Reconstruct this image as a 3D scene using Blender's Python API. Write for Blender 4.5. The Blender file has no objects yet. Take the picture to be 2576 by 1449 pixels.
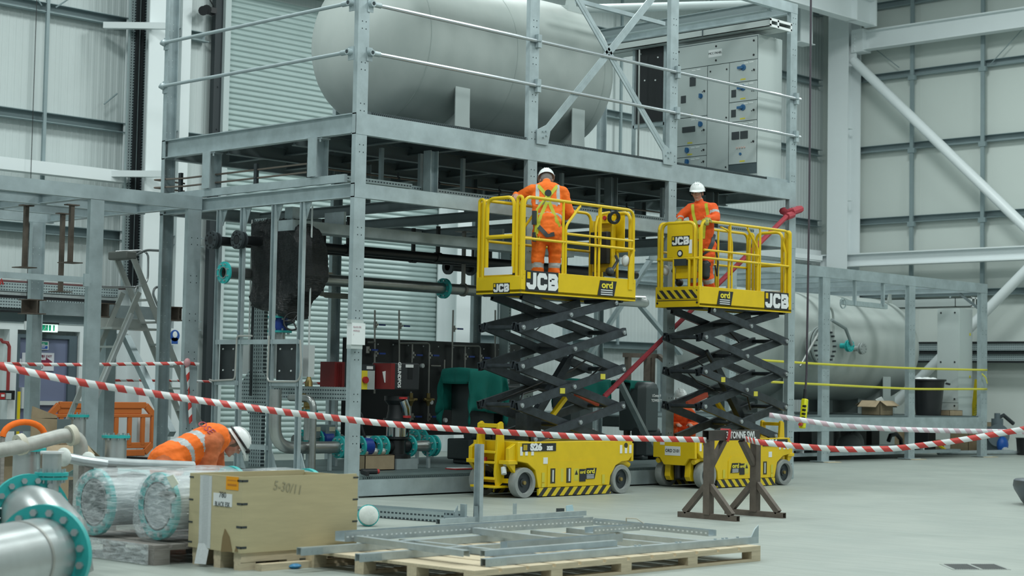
import bpy, bmesh, math, random
from mathutils import Vector, Matrix
RN = random.Random(11)
SC = bpy.context.scene
COL = SC.collection
V = Vector
# ------------------------------------------------------------------ camera
F, PITCH, ROLL, YAW, CAMZ = 4401.47, .0557264, .018102, .773701, 1.4
_w = V((math.cos(YAW)*math.cos(PITCH), math.sin(YAW)*math.cos(PITCH), math.sin(PITCH)))
_r0 = V((math.sin(YAW), -math.cos(YAW), 0)); _u0 = _r0.cross(_w)
_r = _r0*math.cos(ROLL) + _u0*math.sin(ROLL); _u = _r.cross(_w)
CO = V((0, 0, CAMZ))
cd = bpy.data.cameras.new('camera'); cam = bpy.data.objects.new('camera', cd); COL.objects.link(cam)
cd.sensor_width = 36; cd.lens = F/2576*36; cd.clip_end = 300
cd.dof.use_dof = True; cd.dof.focus_distance = 21.5; cd.dof.aperture_fstop = 2.6
m3 = Matrix((_r, _u, -_w)).transposed()
cam.matrix_world = Matrix.Translation(CO) @ m3.to_4x4()
SC.camera = cam
# ------------------------------------------------------------------ light
wd = bpy.data.worlds.new('world'); SC.world = wd; wd.use_nodes = True
wd.node_tree.nodes['Background'].inputs[0].default_value = (.80, .97, 1.0, 1)
wd.node_tree.nodes['Background'].inputs[1].default_value = .5
def lamp(x, y, z, size, e, col=(.93, 1, .985)):
    l = bpy.data.lights.new('high_bay_light', 'AREA'); l.shape = 'SQUARE'; l.size = size; l.energy = e; l.color = col
    o = bpy.data.objects.new('high_bay_light', l); COL.objects.link(o); o.location = (x, y, z)
for gx in (2, 12, 22, 32):
    for gy in (2, 11, 20):
        lamp(gx, gy, 12.3, 2.2, 640)
SC.view_settings.view_transform = 'Standard'; SC.view_settings.look = 'None'
SC.view_settings.gamma = 1; SC.view_settings.use_curve_mapping = False
SC.view_settings.exposure = -0.42
# ------------------------------------------------------------------ helpers
def P(px, py, **k):
    """world point seen at photo pixel (px,py) on the plane x=, y= or z="""
    (a, v), = k.items(); i = 'xyz'.index(a)
    d = _w + _r*((px-1288)/F) - _u*((py-724.5)/F)
    return CO + d*((v-CO[i])/d[i])
MATS = {}
def mat(n, c, rough=.5, metal=0., var=0., sc=6., bump=0., spec=.5, em=0., alpha=1., stretch=(1,1,1), c2=None, trans=0., coat=0., fac=.5):
    if n in MATS: return MATS[n]
    m = bpy.data.materials.new(n); m.use_nodes = True; t = m.node_tree; b = t.nodes['Principled BSDF']
    b.inputs['Base Color'].default_value = (*c, 1); b.inputs['Roughness'].default_value = rough
    b.inputs['Metallic'].default_value = metal; b.inputs['Specular IOR Level'].default_value = spec
    b.inputs['Alpha'].default_value = alpha; b.inputs['Transmission Weight'].default_value = trans; b.inputs['Coat Weight'].default_value = coat
    if em: b.inputs['Emission Color'].default_value = (*c, 1); b.inputs['Emission Strength'].default_value = em
    if var or bump or c2:
        tc = t.nodes.new('ShaderNodeTexCoord'); mp = t.nodes.new('ShaderNodeMapping'); mp.inputs['Scale'].default_value = stretch
        nz = t.nodes.new('ShaderNodeTexNoise'); nz.inputs['Scale'].default_value = sc; nz.inputs['Detail'].default_value = 5; nz.inputs['Roughness'].default_value = .6
        t.links.new(tc.outputs['Object'], mp.inputs[0]); t.links.new(mp.outputs[0], nz.inputs['Vector'])
        if var or c2:
            cr = t.nodes.new('ShaderNodeValToRGB'); cr.color_ramp.elements[0].position = fac-.2; cr.color_ramp.elements[1].position = fac+.2
            if c2: a, z = c2, c
            else: a = [x*(1-var) for x in c]; z = [min(1, x*(1+var)) for x in c]
            cr.color_ramp.elements[0].color = (*a, 1); cr.color_ramp.elements[1].color = (*z, 1)
            t.links.new(nz.outputs['Fac'], cr.inputs[0]); t.links.new(cr.outputs[0], b.inputs['Base Color'])
        if bump:
            bp = t.nodes.new('ShaderNodeBump'); bp.inputs['Strength'].default_value = bump; bp.inputs['Distance'].default_value = .02
            t.links.new(nz.outputs['Fac'], bp.inputs['Height']); t.links.new(bp.outputs[0], b.inputs['Normal'])
    MATS[n] = m; return m
def stripes(n, ca, cb, ax, freq, skew=0., skax='Z', duty=.5, rough=.5, alpha=1.):
    """two-colour diagonal stripes along object axis ax (metres), sheared by skax"""
    if n in MATS: return MATS[n]
    m = mat(n, ca, rough, alpha=alpha); t = m.node_tree; b = t.nodes['Principled BSDF']
    tc = t.nodes.new('ShaderNodeTexCoord'); sx = t.nodes.new('ShaderNodeSeparateXYZ'); t.links.new(tc.outputs['Object' if ax != 'U' else 'UV'], sx.inputs[0])
    o = {'X': 0, 'Y': 1, 'Z': 2, 'U': 0}
    m1 = t.nodes.new('ShaderNodeMath'); m1.operation = 'MULTIPLY_ADD'; m1.inputs[1].default_value = skew
    t.links.new(sx.outputs[o[skax]], m1.inputs[0]); t.links.new(sx.outputs[o[ax]], m1.inputs[2])
    m2 = t.nodes.new('ShaderNodeMath'); m2.operation = 'MULTIPLY'; m2.inputs[1].default_value = freq; t.links.new(m1.outputs[0], m2.inputs[0])
    m3_ = t.nodes.new('ShaderNodeMath'); m3_.operation = 'FRACT'; t.links.new(m2.outputs[0], m3_.inputs[0])
    m4 = t.nodes.new('ShaderNodeMath'); m4.operation = 'GREATER_THAN'; m4.inputs[1].default_value = duty; t.links.new(m3_.outputs[0], m4.inputs[0])
    mx = t.nodes.new('ShaderNodeMix'); mx.data_type = 'RGBA'; mx.inputs[6].default_value = (*ca, 1); mx.inputs[7].default_value = (*cb, 1)
    t.links.new(m4.outputs[0], mx.inputs[0]); t.links.new(mx.outputs[2], b.inputs['Base Color'])
    return m
OFF = {}
SPLIT = {'recess', 'white_label', 'latch', 'steering_yoke', 'timber_bearer', 'warning_label', 'skid_spacer', 'tray_bracket', 'service_pipe', 'actuator', 'actuator_label', 'support', 'lock', 'flap'}
def frame(d, up=(0, 0, 1)):
    d = V(d).normalized(); up = V(up)
    if abs(d.dot(up)) > .999: up = V((1, 0, 0)) if abs(d.x) < .9 else V((0, 1, 0))
    s = d.cross(up).normalized(); u = s.cross(d).normalized(); return d, s, u
class M:
    def __init__(s): s.v = []; s.f = []; s.mi = []; s.uv = {}; s.m = 0
    def add(s, vs, fs):
        n = len(s.v); s.v += [V(p) for p in vs]; s.f += [tuple(i+n for i in f) for f in fs]; s.mi += [s.m]*len(fs); return s
    def box(s, x0, y0, z0, x1, y1, z1):
        if x0 > x1: x0, x1 = x1, x0
        if y0 > y1: y0, y1 = y1, y0
        if z0 > z1: z0, z1 = z1, z0
        return s.add([(x0,y0,z0),(x1,y0,z0),(x1,y1,z0),(x0,y1,z0),(x0,y0,z1),(x1,y0,z1),(x1,y1,z1),(x0,y1,z1)],
                     [(0,3,2,1),(4,5,6,7),(0,1,5,4),(1,2,6,5),(2,3,7,6),(3,0,4,7)])
    def prof(s, a, b, poly, up=(0,0,1), cap=True):
        """extrude a counter-clockwise polygon (side, up) from a to b"""
        a, b = V(a), V(b); d, sd, u = frame(b-a, up); n = len(poly)
        vs = [a+sd*p[0]+u*p[1] for p in poly] + [b+sd*p[0]+u*p[1] for p in poly]
        fs = [(i, (i+1) % n, n+(i+1) % n, n+i) for i in range(n)]
        if cap: fs += [tuple(range(n))[::-1], tuple(range(n, 2*n))]
        return s.add(vs, [f[::-1] for f in fs] if False else fs)
    def bar(s, a, b, w, h=None, up=(0,0,1)):
        h = w if h is None else h
        return s.prof(a, b, [(-w/2,-h/2),(w/2,-h/2),(w/2,h/2),(-w/2,h/2)], up)
    def isec(s, a, b, w, h, t=.012, up=(0,0,1), tw=None):
        w, h, q = w/2, h/2, (tw or t)/2
        return s.prof(a, b, [(-w,-h),(w,-h),(w,-h+t),(q,-h+t),(q,h-t),(w,h-t),(w,h),(-w,h),(-w,h-t),(-q,h-t),(-q,-h+t),(-w,-h+t)], up)
    def chan(s, a, b, w, h, t=.01, up=(0,0,1), flip=False):
        """channel: web of height h on the 0 side, flanges reach w to the +side (or -side)"""
        h /= 2; p = [(0,-h),(w,-h),(w,-h+t),(t,-h+t),(t,h-t),(w,h-t),(w,h),(0,h)]
        if flip: p = [(-x, y) for x, y in p][::-1]
        return s.prof(a, b, p, up)
    def ang(s, a, b, w, h, t=.006, up=(0,0,1)):
        return s.prof(a, b, [(0,0),(w,0),(w,t),(t,t),(t,h),(0,h)], up)
    def hollow(s, a, b, w, h, t=.006, up=(0,0,1)):
        a, b = V(a), V(b); d, sd, u = frame(b-a, up); vs = []
        for c in (a, b):
            for (ww, hh) in ((w/2, h/2), (w/2-t, h/2-t)):
                vs += [c-sd*ww-u*hh, c+sd*ww-u*hh, c+sd*ww+u*hh, c-sd*ww+u*hh]
        fs = []
        for i in range(4):
            j = (i+1) % 4
            fs += [(i, j, 8+j, 8+i), (4+j, 4+i, 12+i, 12+j), (j, i, 4+i, 4+j), (8+i, 8+j, 12+j, 12+i)]
        return s.add(vs, fs)
    def tube(s, pts, r, n=10, cap=True, bend=0., up=None):
        pts = [V(p) for p in pts]
        if bend and len(pts) > 2:
            q = [pts[0]]
            for i in range(1, len(pts)-1):
                a, b, c = pts[i-1], pts[i], pts[i+1]; l = min(bend, (a-b).length*.49, (c-b).length*.49)
                p0 = b+(a-b).normalized()*l; p2 = b+(c-b).normalized()*l
                q += [p0*(1-t)**2+b*2*t*(1-t)+p2*t*t for t in (0, .15, .32, .5, .68, .85, 1)]
            pts = q+[pts[-1]]
        k = len(pts); rs = r if isinstance(r, (list, tuple)) else [r]*k
        d, sd, u = frame(pts[1]-pts[0]); vs = []
        for i, p in enumerate(pts):
            t = (pts[min(i+1, k-1)]-pts[max(i-1, 0)]).normalized()
            sd = (sd-t*sd.dot(t)).normalized(); u = sd.cross(t)
            vs += [p+(sd*math.cos(2*math.pi*j/n)+u*math.sin(2*math.pi*j/n))*rs[i] for j in range(n)]
        fs = [(i*n+j, i*n+(j+1) % n, (i+1)*n+(j+1) % n, (i+1)*n+j) for i in range(k-1) for j in range(n)]
        if cap: fs += [tuple(range(n))[::-1], tuple(range((k-1)*n, k*n))]
        return s.add(vs, fs)
    def cyl(s, a, b, r, n=16): return s.tube([a, b], r, n)
    def lathe(s, c, ax, pr, n=24, a0=0., a1=2*math.pi, up=(0,0,1)):
        """revolve [(radius, height)] about axis ax through c"""
        c = V(c); d, sd, u = frame(ax, up); full = abs(a1-a0-2*math.pi) < 1e-6; m = n if full else n+1; vs = []
        for r, h in pr:
            for j in range(m):
                a = a0+(a1-a0)*j/n; vs.append(c+d*h+(sd*math.cos(a)+u*math.sin(a))*r)
        fs = [(i*m+j, i*m+(j+1) % m, (i+1)*m+(j+1) % m, (i+1)*m+j) for i in range(len(pr)-1) for j in range(m if full else m-1)]
        return s.add(vs, fs)
    def ring(s, c, ax, ro, ri, t, n=32):
        return s.lathe(c, ax, [(ri,-t/2),(ro,-t/2),(ro,t/2),(ri,t/2),(ri,-t/2)], n)
    def bolts(s, c, ax, rad, k, br, h, n=6, ph=0.):
        c = V(c); d, sd, u = frame(ax)
        for i in range(k):
            a = 2*math.pi*(i+ph)/k; p = c+(sd*math.cos(a)+u*math.sin(a))*rad; s.cyl(p-d*h/2, p+d*h/2, br, n)
        return s
    def sph(s, c, rx, ry=None, rz=None, n=14, k=9, rot=None):
        ry = rx if ry is None else ry; rz = rx if rz is None else rz; c = V(c); vs = []
        for i in range(k+1):
            th = math.pi*i/k
            for j in range(n):
                ph = 2*math.pi*j/n; p = V((rx*math.sin(th)*math.cos(ph), ry*math.sin(th)*math.sin(ph), rz*math.cos(th)))
                vs.append(c+(rot @ p if rot else p))
        return s.add(vs, [(i*n+j, (i+1)*n+j, (i+1)*n+(j+1) % n, i*n+(j+1) % n) for i in range(k) for j in range(n)])
    def quad(s, a, b, c, d): return s.add([a, b, c, d], [(0, 1, 2, 3)])
    def poly(s, pts, t):
        """flat polygon pts given thickness vector t"""
        n = len(pts); pts = [V(p) for p in pts]; t = V(t)
        return s.add(pts+[p+t for p in pts], [tuple(range(n))[::-1], tuple(range(n, 2*n))]+[(i, (i+1) % n, n+(i+1) % n, n+i) for i in range(n)])
    def xf(s, mtx, i0=0):
        for i in range(i0, len(s.v)): s.v[i] = mtx @ s.v[i]
        return s
    def build(s, name, mats, parent=None, bevel=0., smooth=38, sub=0, origin=None):
        if not isinstance(mats, (list, tuple)): mats = [mats]
        if parent is not None and name in SPLIT and s.f:
            lab = list(range(len(s.v)))
            def fd(i):
                while lab[i] != i: lab[i] = lab[lab[i]]; i = lab[i]
                return i
            for f in s.f:
                for i in f[1:]: lab[fd(i)] = fd(f[0])
            gr = {}
            for f, m in zip(s.f, s.mi): gr.setdefault(fd(f[0]), []).append((f, m))
            if 1 < len(gr) <= 40:
                for fs in gr.values():
                    q = M(); ix = {}
                    for f, m in fs:
                        for i in f:
                            if i not in ix: ix[i] = len(q.v); q.v.append(s.v[i])
                        q.f.append(tuple(ix[i] for i in f)); q.mi.append(m)
                    o = q.build(name, mats, parent, bevel, smooth, sub)
                return o
        if parent is not None: off = OFF[parent]
        elif origin is not None: off = V(origin)
        else:
            lo = [min(p[i] for p in s.v) for i in range(3)]; hi = [max(p[i] for p in s.v) for i in range(3)]
            off = V(((lo[0]+hi[0])/2, (lo[1]+hi[1])/2, lo[2]))
        me = bpy.data.meshes.new(name); me.from_pydata([p-off for p in s.v], [], s.f)
        for m in mats: me.materials.append(m)
        me.polygons.foreach_set('material_index', s.mi)
        bm = bmesh.new(); bm.from_mesh(me); bmesh.ops.remove_doubles(bm, verts=bm.verts, dist=1e-5)
        bmesh.ops.recalc_face_normals(bm, faces=bm.faces); bm.to_mesh(me); bm.free()
        if smooth:
            me.polygons.foreach_set('use_smooth', [True]*len(me.polygons)); me.set_sharp_from_angle(angle=math.radians(smooth))
        o = bpy.data.objects.new(name, me); COL.objects.link(o); OFF[o] = off
        if parent is not None: o.parent = parent
        else: o.location = off
        if sub:
            q = o.modifiers.new('s', 'SUBSURF'); q.levels = sub; q.render_levels = sub
        if bevel:
            q = o.modifiers.new('b', 'BEVEL'); q.width = bevel; q.segments = 2; q.limit_method = 'ANGLE'; q.angle_limit = math.radians(50)
        return o
def tag(o, label, cat, group=None):
    o['label'] = label; o['category'] = cat
    if group: o['group'] = group
    return o
def T(name, label, cat, loc=(0, 0, 0), group=None):
    o = bpy.data.objects.new(name, None); COL.objects.link(o); o.location = loc; OFF[o] = V(loc); o.empty_display_size = .1
    return tag(o, label, cat, group)
def struct(o): o['kind'] = 'structure'; return o
def cp(root, loc, rz=0., label=None, group=None):
    r = root.copy(); COL.objects.link(r); r.location = loc; r.rotation_euler.z = rz
    if label: r['label'] = label
    if group: r['group'] = group
    def kids(a, b):
        for ch in list(a.children):
            c = ch.copy(); COL.objects.link(c); c.parent = b; kids(ch, c)
    kids(root, r); return r
def txt(name, s, size, mt, parent, o, x, up, thick=.002, bold=0., sx=1., align='CENTER'):
    """lettering as flat raised mesh: centre o, reading direction x, up vector"""
    cu = bpy.data.curves.new('t', 'FONT'); cu.body = s; cu.size = size; cu.align_x = align; cu.align_y = 'CENTER'; cu.extrude = thick; cu.offset = bold; cu.resolution_u = 3
    ob = bpy.data.objects.new('t', cu); COL.objects.link(ob)
    dg = bpy.context.evaluated_depsgraph_get(); me = bpy.data.meshes.new_from_object(ob.evaluated_get(dg)); bpy.data.objects.remove(ob)
    x = V(x).normalized(); up = V(up); up = (up-x*up.dot(x)).normalized(); z = x.cross(up)
    mx = Matrix((x, up, z)).transposed().to_4x4(); off = OFF[parent] if parent else V((0, 0, 0))
    me.transform(Matrix.Translation(V(o)-off) @ mx @ Matrix.Diagonal((sx, 1, 1, 1))); me.materials.clear(); me.materials.append(mt)
    q = bpy.data.objects.new(name, me); COL.objects.link(q); q.parent = parent; OFF[q] = off; return q
# ------------------------------------------------------------------ materials
GALV = mat('galvanised_steel', (.40, .475, .495), .42, .35, var=.16, sc=3.5, spec=.4)
GALVD = mat('galvanised_tray', (.38, .46, .47), .5, .2, var=.12, sc=20)
WHITE = mat('white_painted_steel', (.80, .86, .87), .4, var=.02, sc=1)
PANEL = mat('white_wall_panel', (.60, .665, .66), .5, var=.03, sc=.5)
SHUT = mat('roller_shutter_slat', (.40, .505, .495), .4, .1, var=.04, sc=2)
BLACK = mat('black_plastic', (.012, .014, .016), .4)
DARK = mat('dark_grey_paint', (.035, .045, .05), .45)
RUBBER = mat('dark_rubber', (.02, .02, .02), .8)
STAIN = mat('stainless_pipe', (.42, .44, .43), .33, .85, var=.12, sc=5)
TEAL = mat('teal_flange_paint', (.025, .42, .41), .45, var=.06, sc=8)
YEL = mat('yellow_machine_paint', (.76, .52, .006), .38, var=.05, sc=5)
GREY = mat('grey_cabinet_paint', (.46, .52, .51), .45, var=.02, sc=2)
GREYL = mat('light_grey_plastic', (.62, .66, .66), .5)
WHT = mat('white_plastic', (.78, .82, .82), .45)
CARD = mat('cardboard', (.36, .28, .18), .8, var=.1, sc=6)
BOLT = mat('zinc_bolt', (.5, .53, .54), .35, .8)
HOLE = mat('bolt_hole_shadow_gap', (.03, .045, .05), .8)
BLUEP = mat('blue_valve_paint', (.01, .05, .30), .4)
RED = mat('red_paint', (.45, .03, .03), .45)
BRASS = mat('brass', (.35, .26, .10), .35, .7)
WOODP = mat('plywood', (.52, .45, .27), .7, var=.07, sc=3, stretch=(1, 1, 8), bump=.05)
PINE = mat('pine_timber', (.58, .49, .34), .75, var=.13, sc=4, stretch=(1.5, 12, 12), bump=.1)
RUST = mat('raw_brown_steel', (.13, .105, .085), .6, .3, var=.25, sc=7)
SKIN = mat('skin', (.50, .27, .20), .55, var=.05, sc=20)
ORANGE = mat('orange_hi_vis_fabric', (.95, .17, .01), .8, var=.08, sc=9, bump=.35)
ORANGE2 = mat('orange_work_shirt', (.62, .16, .055), .85, var=.12, sc=12, bump=.4)
ORANGE3 = mat('orange_coverall_fabric', (.80, .10, .01), .8, var=.1, sc=9, bump=.35)
REFL = mat('silver_reflective_tape', (.42, .45, .46), .4)
LIME = mat('lime_webbing', (.50, .52, .03), .6)
# ------------------------------------------------------------------ hall
YW, XW = 27.0, 39.6
fl = M(); fl.add([(-25, -25, 0), (45, -25, 0), (45, 40, 0), (-25, 40, 0)], [(0, 1, 2, 3)])
FLOORM = mat('concrete_floor', (.375, .41, .375), .45, c2=(.30, .34, .315), sc=.9, spec=.35)
_t = FLOORM.node_tree; _n2 = _t.nodes.new('ShaderNodeTexNoise'); _n2.inputs['Scale'].default_value = 7; _n2.inputs['Detail'].default_value = 6
_tc = _t.nodes.new('ShaderNodeTexCoord'); _mp = _t.nodes.new('ShaderNodeMapping'); _mp.inputs['Rotation'].default_value = (0, 0, YAW); _mp.inputs['Scale'].default_value = (1.6, .18, 1)
_t.links.new(_tc.outputs['Object'], _mp.inputs[0]); _t.links.new(_mp.outputs[0], _n2.inputs['Vector'])
_mx = _t.nodes.new('ShaderNodeMix'); _mx.data_type = 'RGBA'; _mx.blend_type = 'OVERLAY'; _mx.inputs[0].default_value = .22
_b = _t.nodes['Principled BSDF']; _src = _b.inputs['Base Color'].links[0].from_socket
_t.links.new(_src, _mx.inputs[6]); _t.links.new(_n2.outputs['Fac'], _mx.inputs[7]); _t.links.new(_mx.outputs[2], _b.inputs['Base Color'])
struct(fl.build('floor', FLOORM, origin=(0, 0, 0)))
def corr(n):
    # wall sheet with fine vertical ribs
    return n
wb = M()
x = -6.
poly = []
while x < XW: poly += [(x, 0), (x+.07, 0), (x+.08, .006), (x+.12, .006)]; x += .13
n = len(poly); wb.add([(p[0], YW-p[1], 0) for p in poly]+[(p[0], YW-p[1], 13) for p in poly], [(i, i+1, n+i+1, n+i) for i in range(n-1)])
struct(wb.build('wall_back', PANEL, smooth=0))
wr = M(); wr.box(XW, -10, 0, XW+.2, YW, 13)
for y in range(-10, 27, 3): wr.box(XW-.004, y+.97, 0, XW+.01, y+1.03, 13)
struct(wr.build('wall_right', mat('cream_wall_panel', (.64, .70, .665), .5, var=.02, sc=.4)))
ce = M(); ce.box(-25, -25, 13, 45, 27.2, 13.2)
struct(ce.build('ceiling', WHITE))
tn = [0]
def trim(m, mt): tn[0] += 1; return struct(m.build('trim_%d' % tn[0], mt))
GIRT = mat('galvanised_girt', (.27, .345, .36), .5, .2, var=.06, sc=2)
for z in (2.4, 3.95, 5.89, 7.8, 9.7, 11.6):
    for xa, xb in ((-6, 19.2), (26.2, XW-.3)):
        g = M(); g.chan((xa, YW-.05, z), (xb, YW-.05, z), .16, .17, .012, flip=False); trim(g, GIRT)
    g = M(); g.chan((XW-.05, YW-.3, z), (XW-.05, -8, z), .16, .17, .012, flip=False); trim(g, GIRT)
g = M()
for x in (15.8, 31, 34.4, 37.9): g.box(x-.03, YW-.22, 2.4, x+.03, YW-.17, 13)
trim(g, GIRT)
g = M()
for y in (24.1, 22.07, 20.0, 17.9, 15.8): g.box(XW-.24, y-.05, 0, XW-.18, y+.05, 13); [g.box(XW-.26, y-.1, z-.2, XW-.16, y+.1, z-.08) for z in (2.4, 3.95, 5.89, 7.8, 9.7)]
trim(g, GIRT)
# thin diagonal stays on the walls
g = M()
for a, b in (((2200, 122), (2262, 170)), ((2572, 74), (2490, 163))):
    g.cyl(P(*a, x=XW-.2), P(*b, x=XW-.2), .012, 6)
for a, b in (((95, 0), (105, 14)), ((175, -4), (140, 19)), ((295, 235), (262, 262))): g.cyl(P(*a, y=YW-.2), P(*b, y=YW-.2), .014, 6)
trim(g, GIRT)
# white steel: crash beam along both walls
def hbox(a, b, h, d, mt=WHITE):
    q = M(); a, b = V(a), V(b); q.bar(a, b, d, h); return trim(q, mt)
zb = P(2300, 648, x=38.9).z
q = M(); q.isec((38.95, 26.6, zb), (38.95, -8, zb), .32, .34, .03); trim(q, WHITE)
a = P(0, 395.7, y=26.6); b = P(0, 427, y=26.6)
q = M(); q.bar((-5, 26.6, (a.z+b.z)/2), (17.3, 26.6, (a.z+b.z)/2), .26, abs(a.z-b.z)); trim(q, WHITE)
q = M(); q.bar((36, 26.6, (a.z+b.z)/2), (38.8, 26.6, (a.z+b.z)/2), .26, .3); trim(q, WHITE)
# white columns
def col(cx, cy, w, d, z1=13, up=(0, 1, 0)):
    q = M(); q.isec((cx, cy, 0), (cx, cy, z1), w, d, .03, up=up); return q
def colpx(pl, pr, py, y, d=.5):
    a, b = P(pl, py, y=y).x, P(pr, py, y=y).x
    q = M(); q.isec(((a+b)/2, y+d/2, 0), ((a+b)/2, y+d/2, 13), b-a, d, .03, up=(0, 1, 0)); return q
q = colpx(367, 420, 400, 26.1, .75); q.box(P(455, 200, y=26.75).x, 26.75, 0, P(478, 200, y=26.75).x, 26.9, 13); trim(q, WHITE)
q = colpx(1150, 1190, 700, 26.2, .6); trim(q, WHITE)
q = M(); q.isec((38.98, 25.9, 0), (38.98, 25.9, 12.9), .62, .62, .03, up=(1, 0, 0))
for z in (4.2, 6.4, 8.3): q.box(38.7, 25.62, z, 38.98, 26.2, z+.03)
trim(q, WHITE)
# runway beams and bracing of the hall
q = M(); q.isec((38.95, 25.6, 10.6), (38.95, -8, 10.6), .3, .5, .03); q.box(38.75, 25.2, 10.3, 39.15, 25.55, 10.9)
for i in range(5): q.cyl((38.72, 25.45, 10.75-i*.1), (38.78, 25.45, 10.75-i*.1), .02, 6)
trim(q, WHITE)
e = P(2190, 66, y=24.7)
q = M(); q.isec((26, 24.7, e.z+.33), (e.x, 24.7, e.z+.33), .3, .66, .03); q.box(e.x-.03, 24.52, e.z-.02, e.x+.02, 24.88, e.z+.66)
q.box(e.x-.9, 24.52, e.z, e.x-.87, 24.88, e.z+.6); trim(q, WHITE)
a, b = P(2012, 20, y=25.5), P(2040, 112, y=25.5)
q = M(); q.isec(((a.x+b.x)/2, 25.6, b.z), ((a.x+b.x)/2, 25.6, 12.5), b.x-a.x, .3, .03, up=(0, 1, 0)); q.box(a.x-.05, 25.4, b.z-.02, b.x+.05, 25.8, b.z); trim(q, WHITE)
for p0, p1, r in (((2146, 152), (2640, 630), .125), ((2640, 620), (2258, 1010), .125)):
    q = M(); a, b = P(*p0, x=38.9), P(*p1, x=38.9); q.cyl(a, b, r, 20)
    d = (b-a).normalized(); q.poly([a-d*.45+V((.0, -.17, .05)), a-d*.45+V((0, .17, .05)), a+d*.1+V((0, .14, .1)), a+d*.1+V((0, -.14, -.1))], (.03, 0, 0)); trim(q, WHITE)
q = M()
a, b = P(2146, 152, x=38.85), P(2146, 130, x=38.85); q.box(38.82, a.y-.1, a.z-.15, 38.88, a.y+.25, b.z+.15)
trim(q, WHITE)
# dark bracing of the module behind / stays from the white columns
for p0, p1 in (((262, 64), (426, 66)), ((248, 437), (412, 438))):
    q = M(); q.bar(P(*p0, y=26.7), P(*p1, y=25.8), .12, .11); trim(q, WHITE)
for p0, p1 in (((1990, 641), (2066, 650)), ((2128, 650), (2165, 643))):
    q = M(); q.bar(P(*p0, y=26.2), P(*p1, y=25.9), .1, .12); trim(q, WHITE)
# roller shutter
sx0, sx1, sz = 19.62, 25.95, 8.75
pr = []; z = .0; k = .1035
while z < sz:
    for t, dpt in ((0, 0), (.12, .006), (.2, .017), (.4, .026), (.65, .02), (.88, .006)): pr.append((dpt, z+t*k))
    z += k
q = M(); n = len(pr); yb = YW-.12
q.add([(sx0, yb-p[0], p[1]) for p in pr]+[(sx1, yb-p[0], p[1]) for p in pr], [(i, i+1, n+i+1, n+i) for i in range(n-1)])
sh = q.build('door_2', SHUT); struct(sh); OFFD = OFF[sh]
q = M(); q.box(sx0-.13, YW-.3, 0, sx0, YW, 9); q.box(sx1, YW-.3, 0, sx1+.13, YW, 9); q.build('guide_rail', mat('shutter_guide', (.52, .6, .6), .45), sh)
q = M(); q.box(sx0-.3, YW-.22, 0, sx0-.131, YW-.1, 9); [q.cyl((sx0-.21, YW-.24, z), (sx0-.21, YW-.2, z), .014, 6) for z in (4.6, 5.3, 6.1, 6.9)]
q.build('brush_seal', mat('black_seal', (.03, .04, .045), .6), sh)
q = M(); q.box(sx0-.3, YW-.75, 9.0, sx1+.3, YW, 10.2); q.build('hood', mat('shutter_hood', (.5, .58, .57), .45), sh)
q = M(); [q.cyl(P(px, py, y=26.7), P(px, py, y=26.5), .09, 12) for px, py in ((520, 24), (511, 27))]; q.box(P(508, 20, y=26.9).x, 26.65, P(508, 32, y=26.8).z, P(526, 20, y=26.9).x, 26.85, P(508, 18, y=26.8).z)
q.tube([P(528, 0, y=26.7), P(540, 20, y=26.7), P(543, 34, y=26.7), P(534, 40, y=26.7), P(520, 30, y=26.7)], .012, 6); q.build('chain_motor', BLACK, sh)
# cable ladders up the back wall
def perf(n, pitch=.05, hole=.018, base=(.38, .46, .47)):
    if n in MATS: return MATS[n]
    m = mat(n, base, .5, .2); t = m.node_tree; b = t.nodes['Principled BSDF']
    tc = t.nodes.new('ShaderNodeTexCoord'); ma = []
    sx = t.nodes.new('ShaderNodeSeparateXYZ'); t.links.new(tc.outputs['UV'], sx.inputs[0])
    for i in (0, 1):
        f = t.nodes.new('ShaderNodeMath'); f.operation = 'MULTIPLY'; f.inputs[1].default_value = 1/pitch; t.links.new(sx.outputs[i], f.inputs[0])
        g = t.nodes.new('ShaderNodeMath'); g.operation = 'FRACT'; t.links.new(f.outputs[0], g.inputs[0])
        h = t.nodes.new('ShaderNodeMath'); h.operation = 'LESS_THAN'; h.inputs[1].default_value = (hole*(1.7 if i == 0 else 1))/pitch; t.links.new(g.outputs[0], h.inputs[0]); ma.append(h)
    a = t.nodes.new('ShaderNodeMath'); a.operation = 'MULTIPLY'; t.links.new(ma[0].outputs[0], a.inputs[0]); t.links.new(ma[1].outputs[0], a.inputs[1])
    mx = t.nodes.new('ShaderNodeMix'); mx.data_type = 'RGBA'; mx.inputs[6].default_value = (*base, 1); mx.inputs[7].default_value = (.05, .07, .08, 1)
    t.links.new(a.outputs[0], mx.inputs[0]); t.links.new(mx.outputs[2], b.inputs['Base Color']); return m
PERF = perf('perforated_tray')
def uvplane(o, ax, up):
    """UVs in metres along ax / up, for the perforated sheet"""
    me = o.data; l = me.uv_layers.new(name='m'); ax = V(ax); up = V(up)
    for p in me.loops: co = me.vertices[p.vertex_index].co; l.data[p.index].uv = (co.dot(ax), co.dot(up))
    return o
def tray(name, a, b, w, h, up, label, cat='cable tray', parent=None, group=None):
    """perforated tray from a to b; w = width across, h = lip height along up"""
    q = M(); a, b = V(a), V(b); d, s, u = frame(b-a, up); t = .006
    q.prof(a, b, [(-w/2, 0), (w/2, 0), (w/2, h), (w/2-t, h), (w/2-t, t), (-w/2+t, t), (-w/2+t, h), (-w/2, h)], up)
    o = q.build(name, PERF, parent); uvplane(o, d, s if w > h else u)
    return o if parent is not None else tag(o, label, cat, group)
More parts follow.
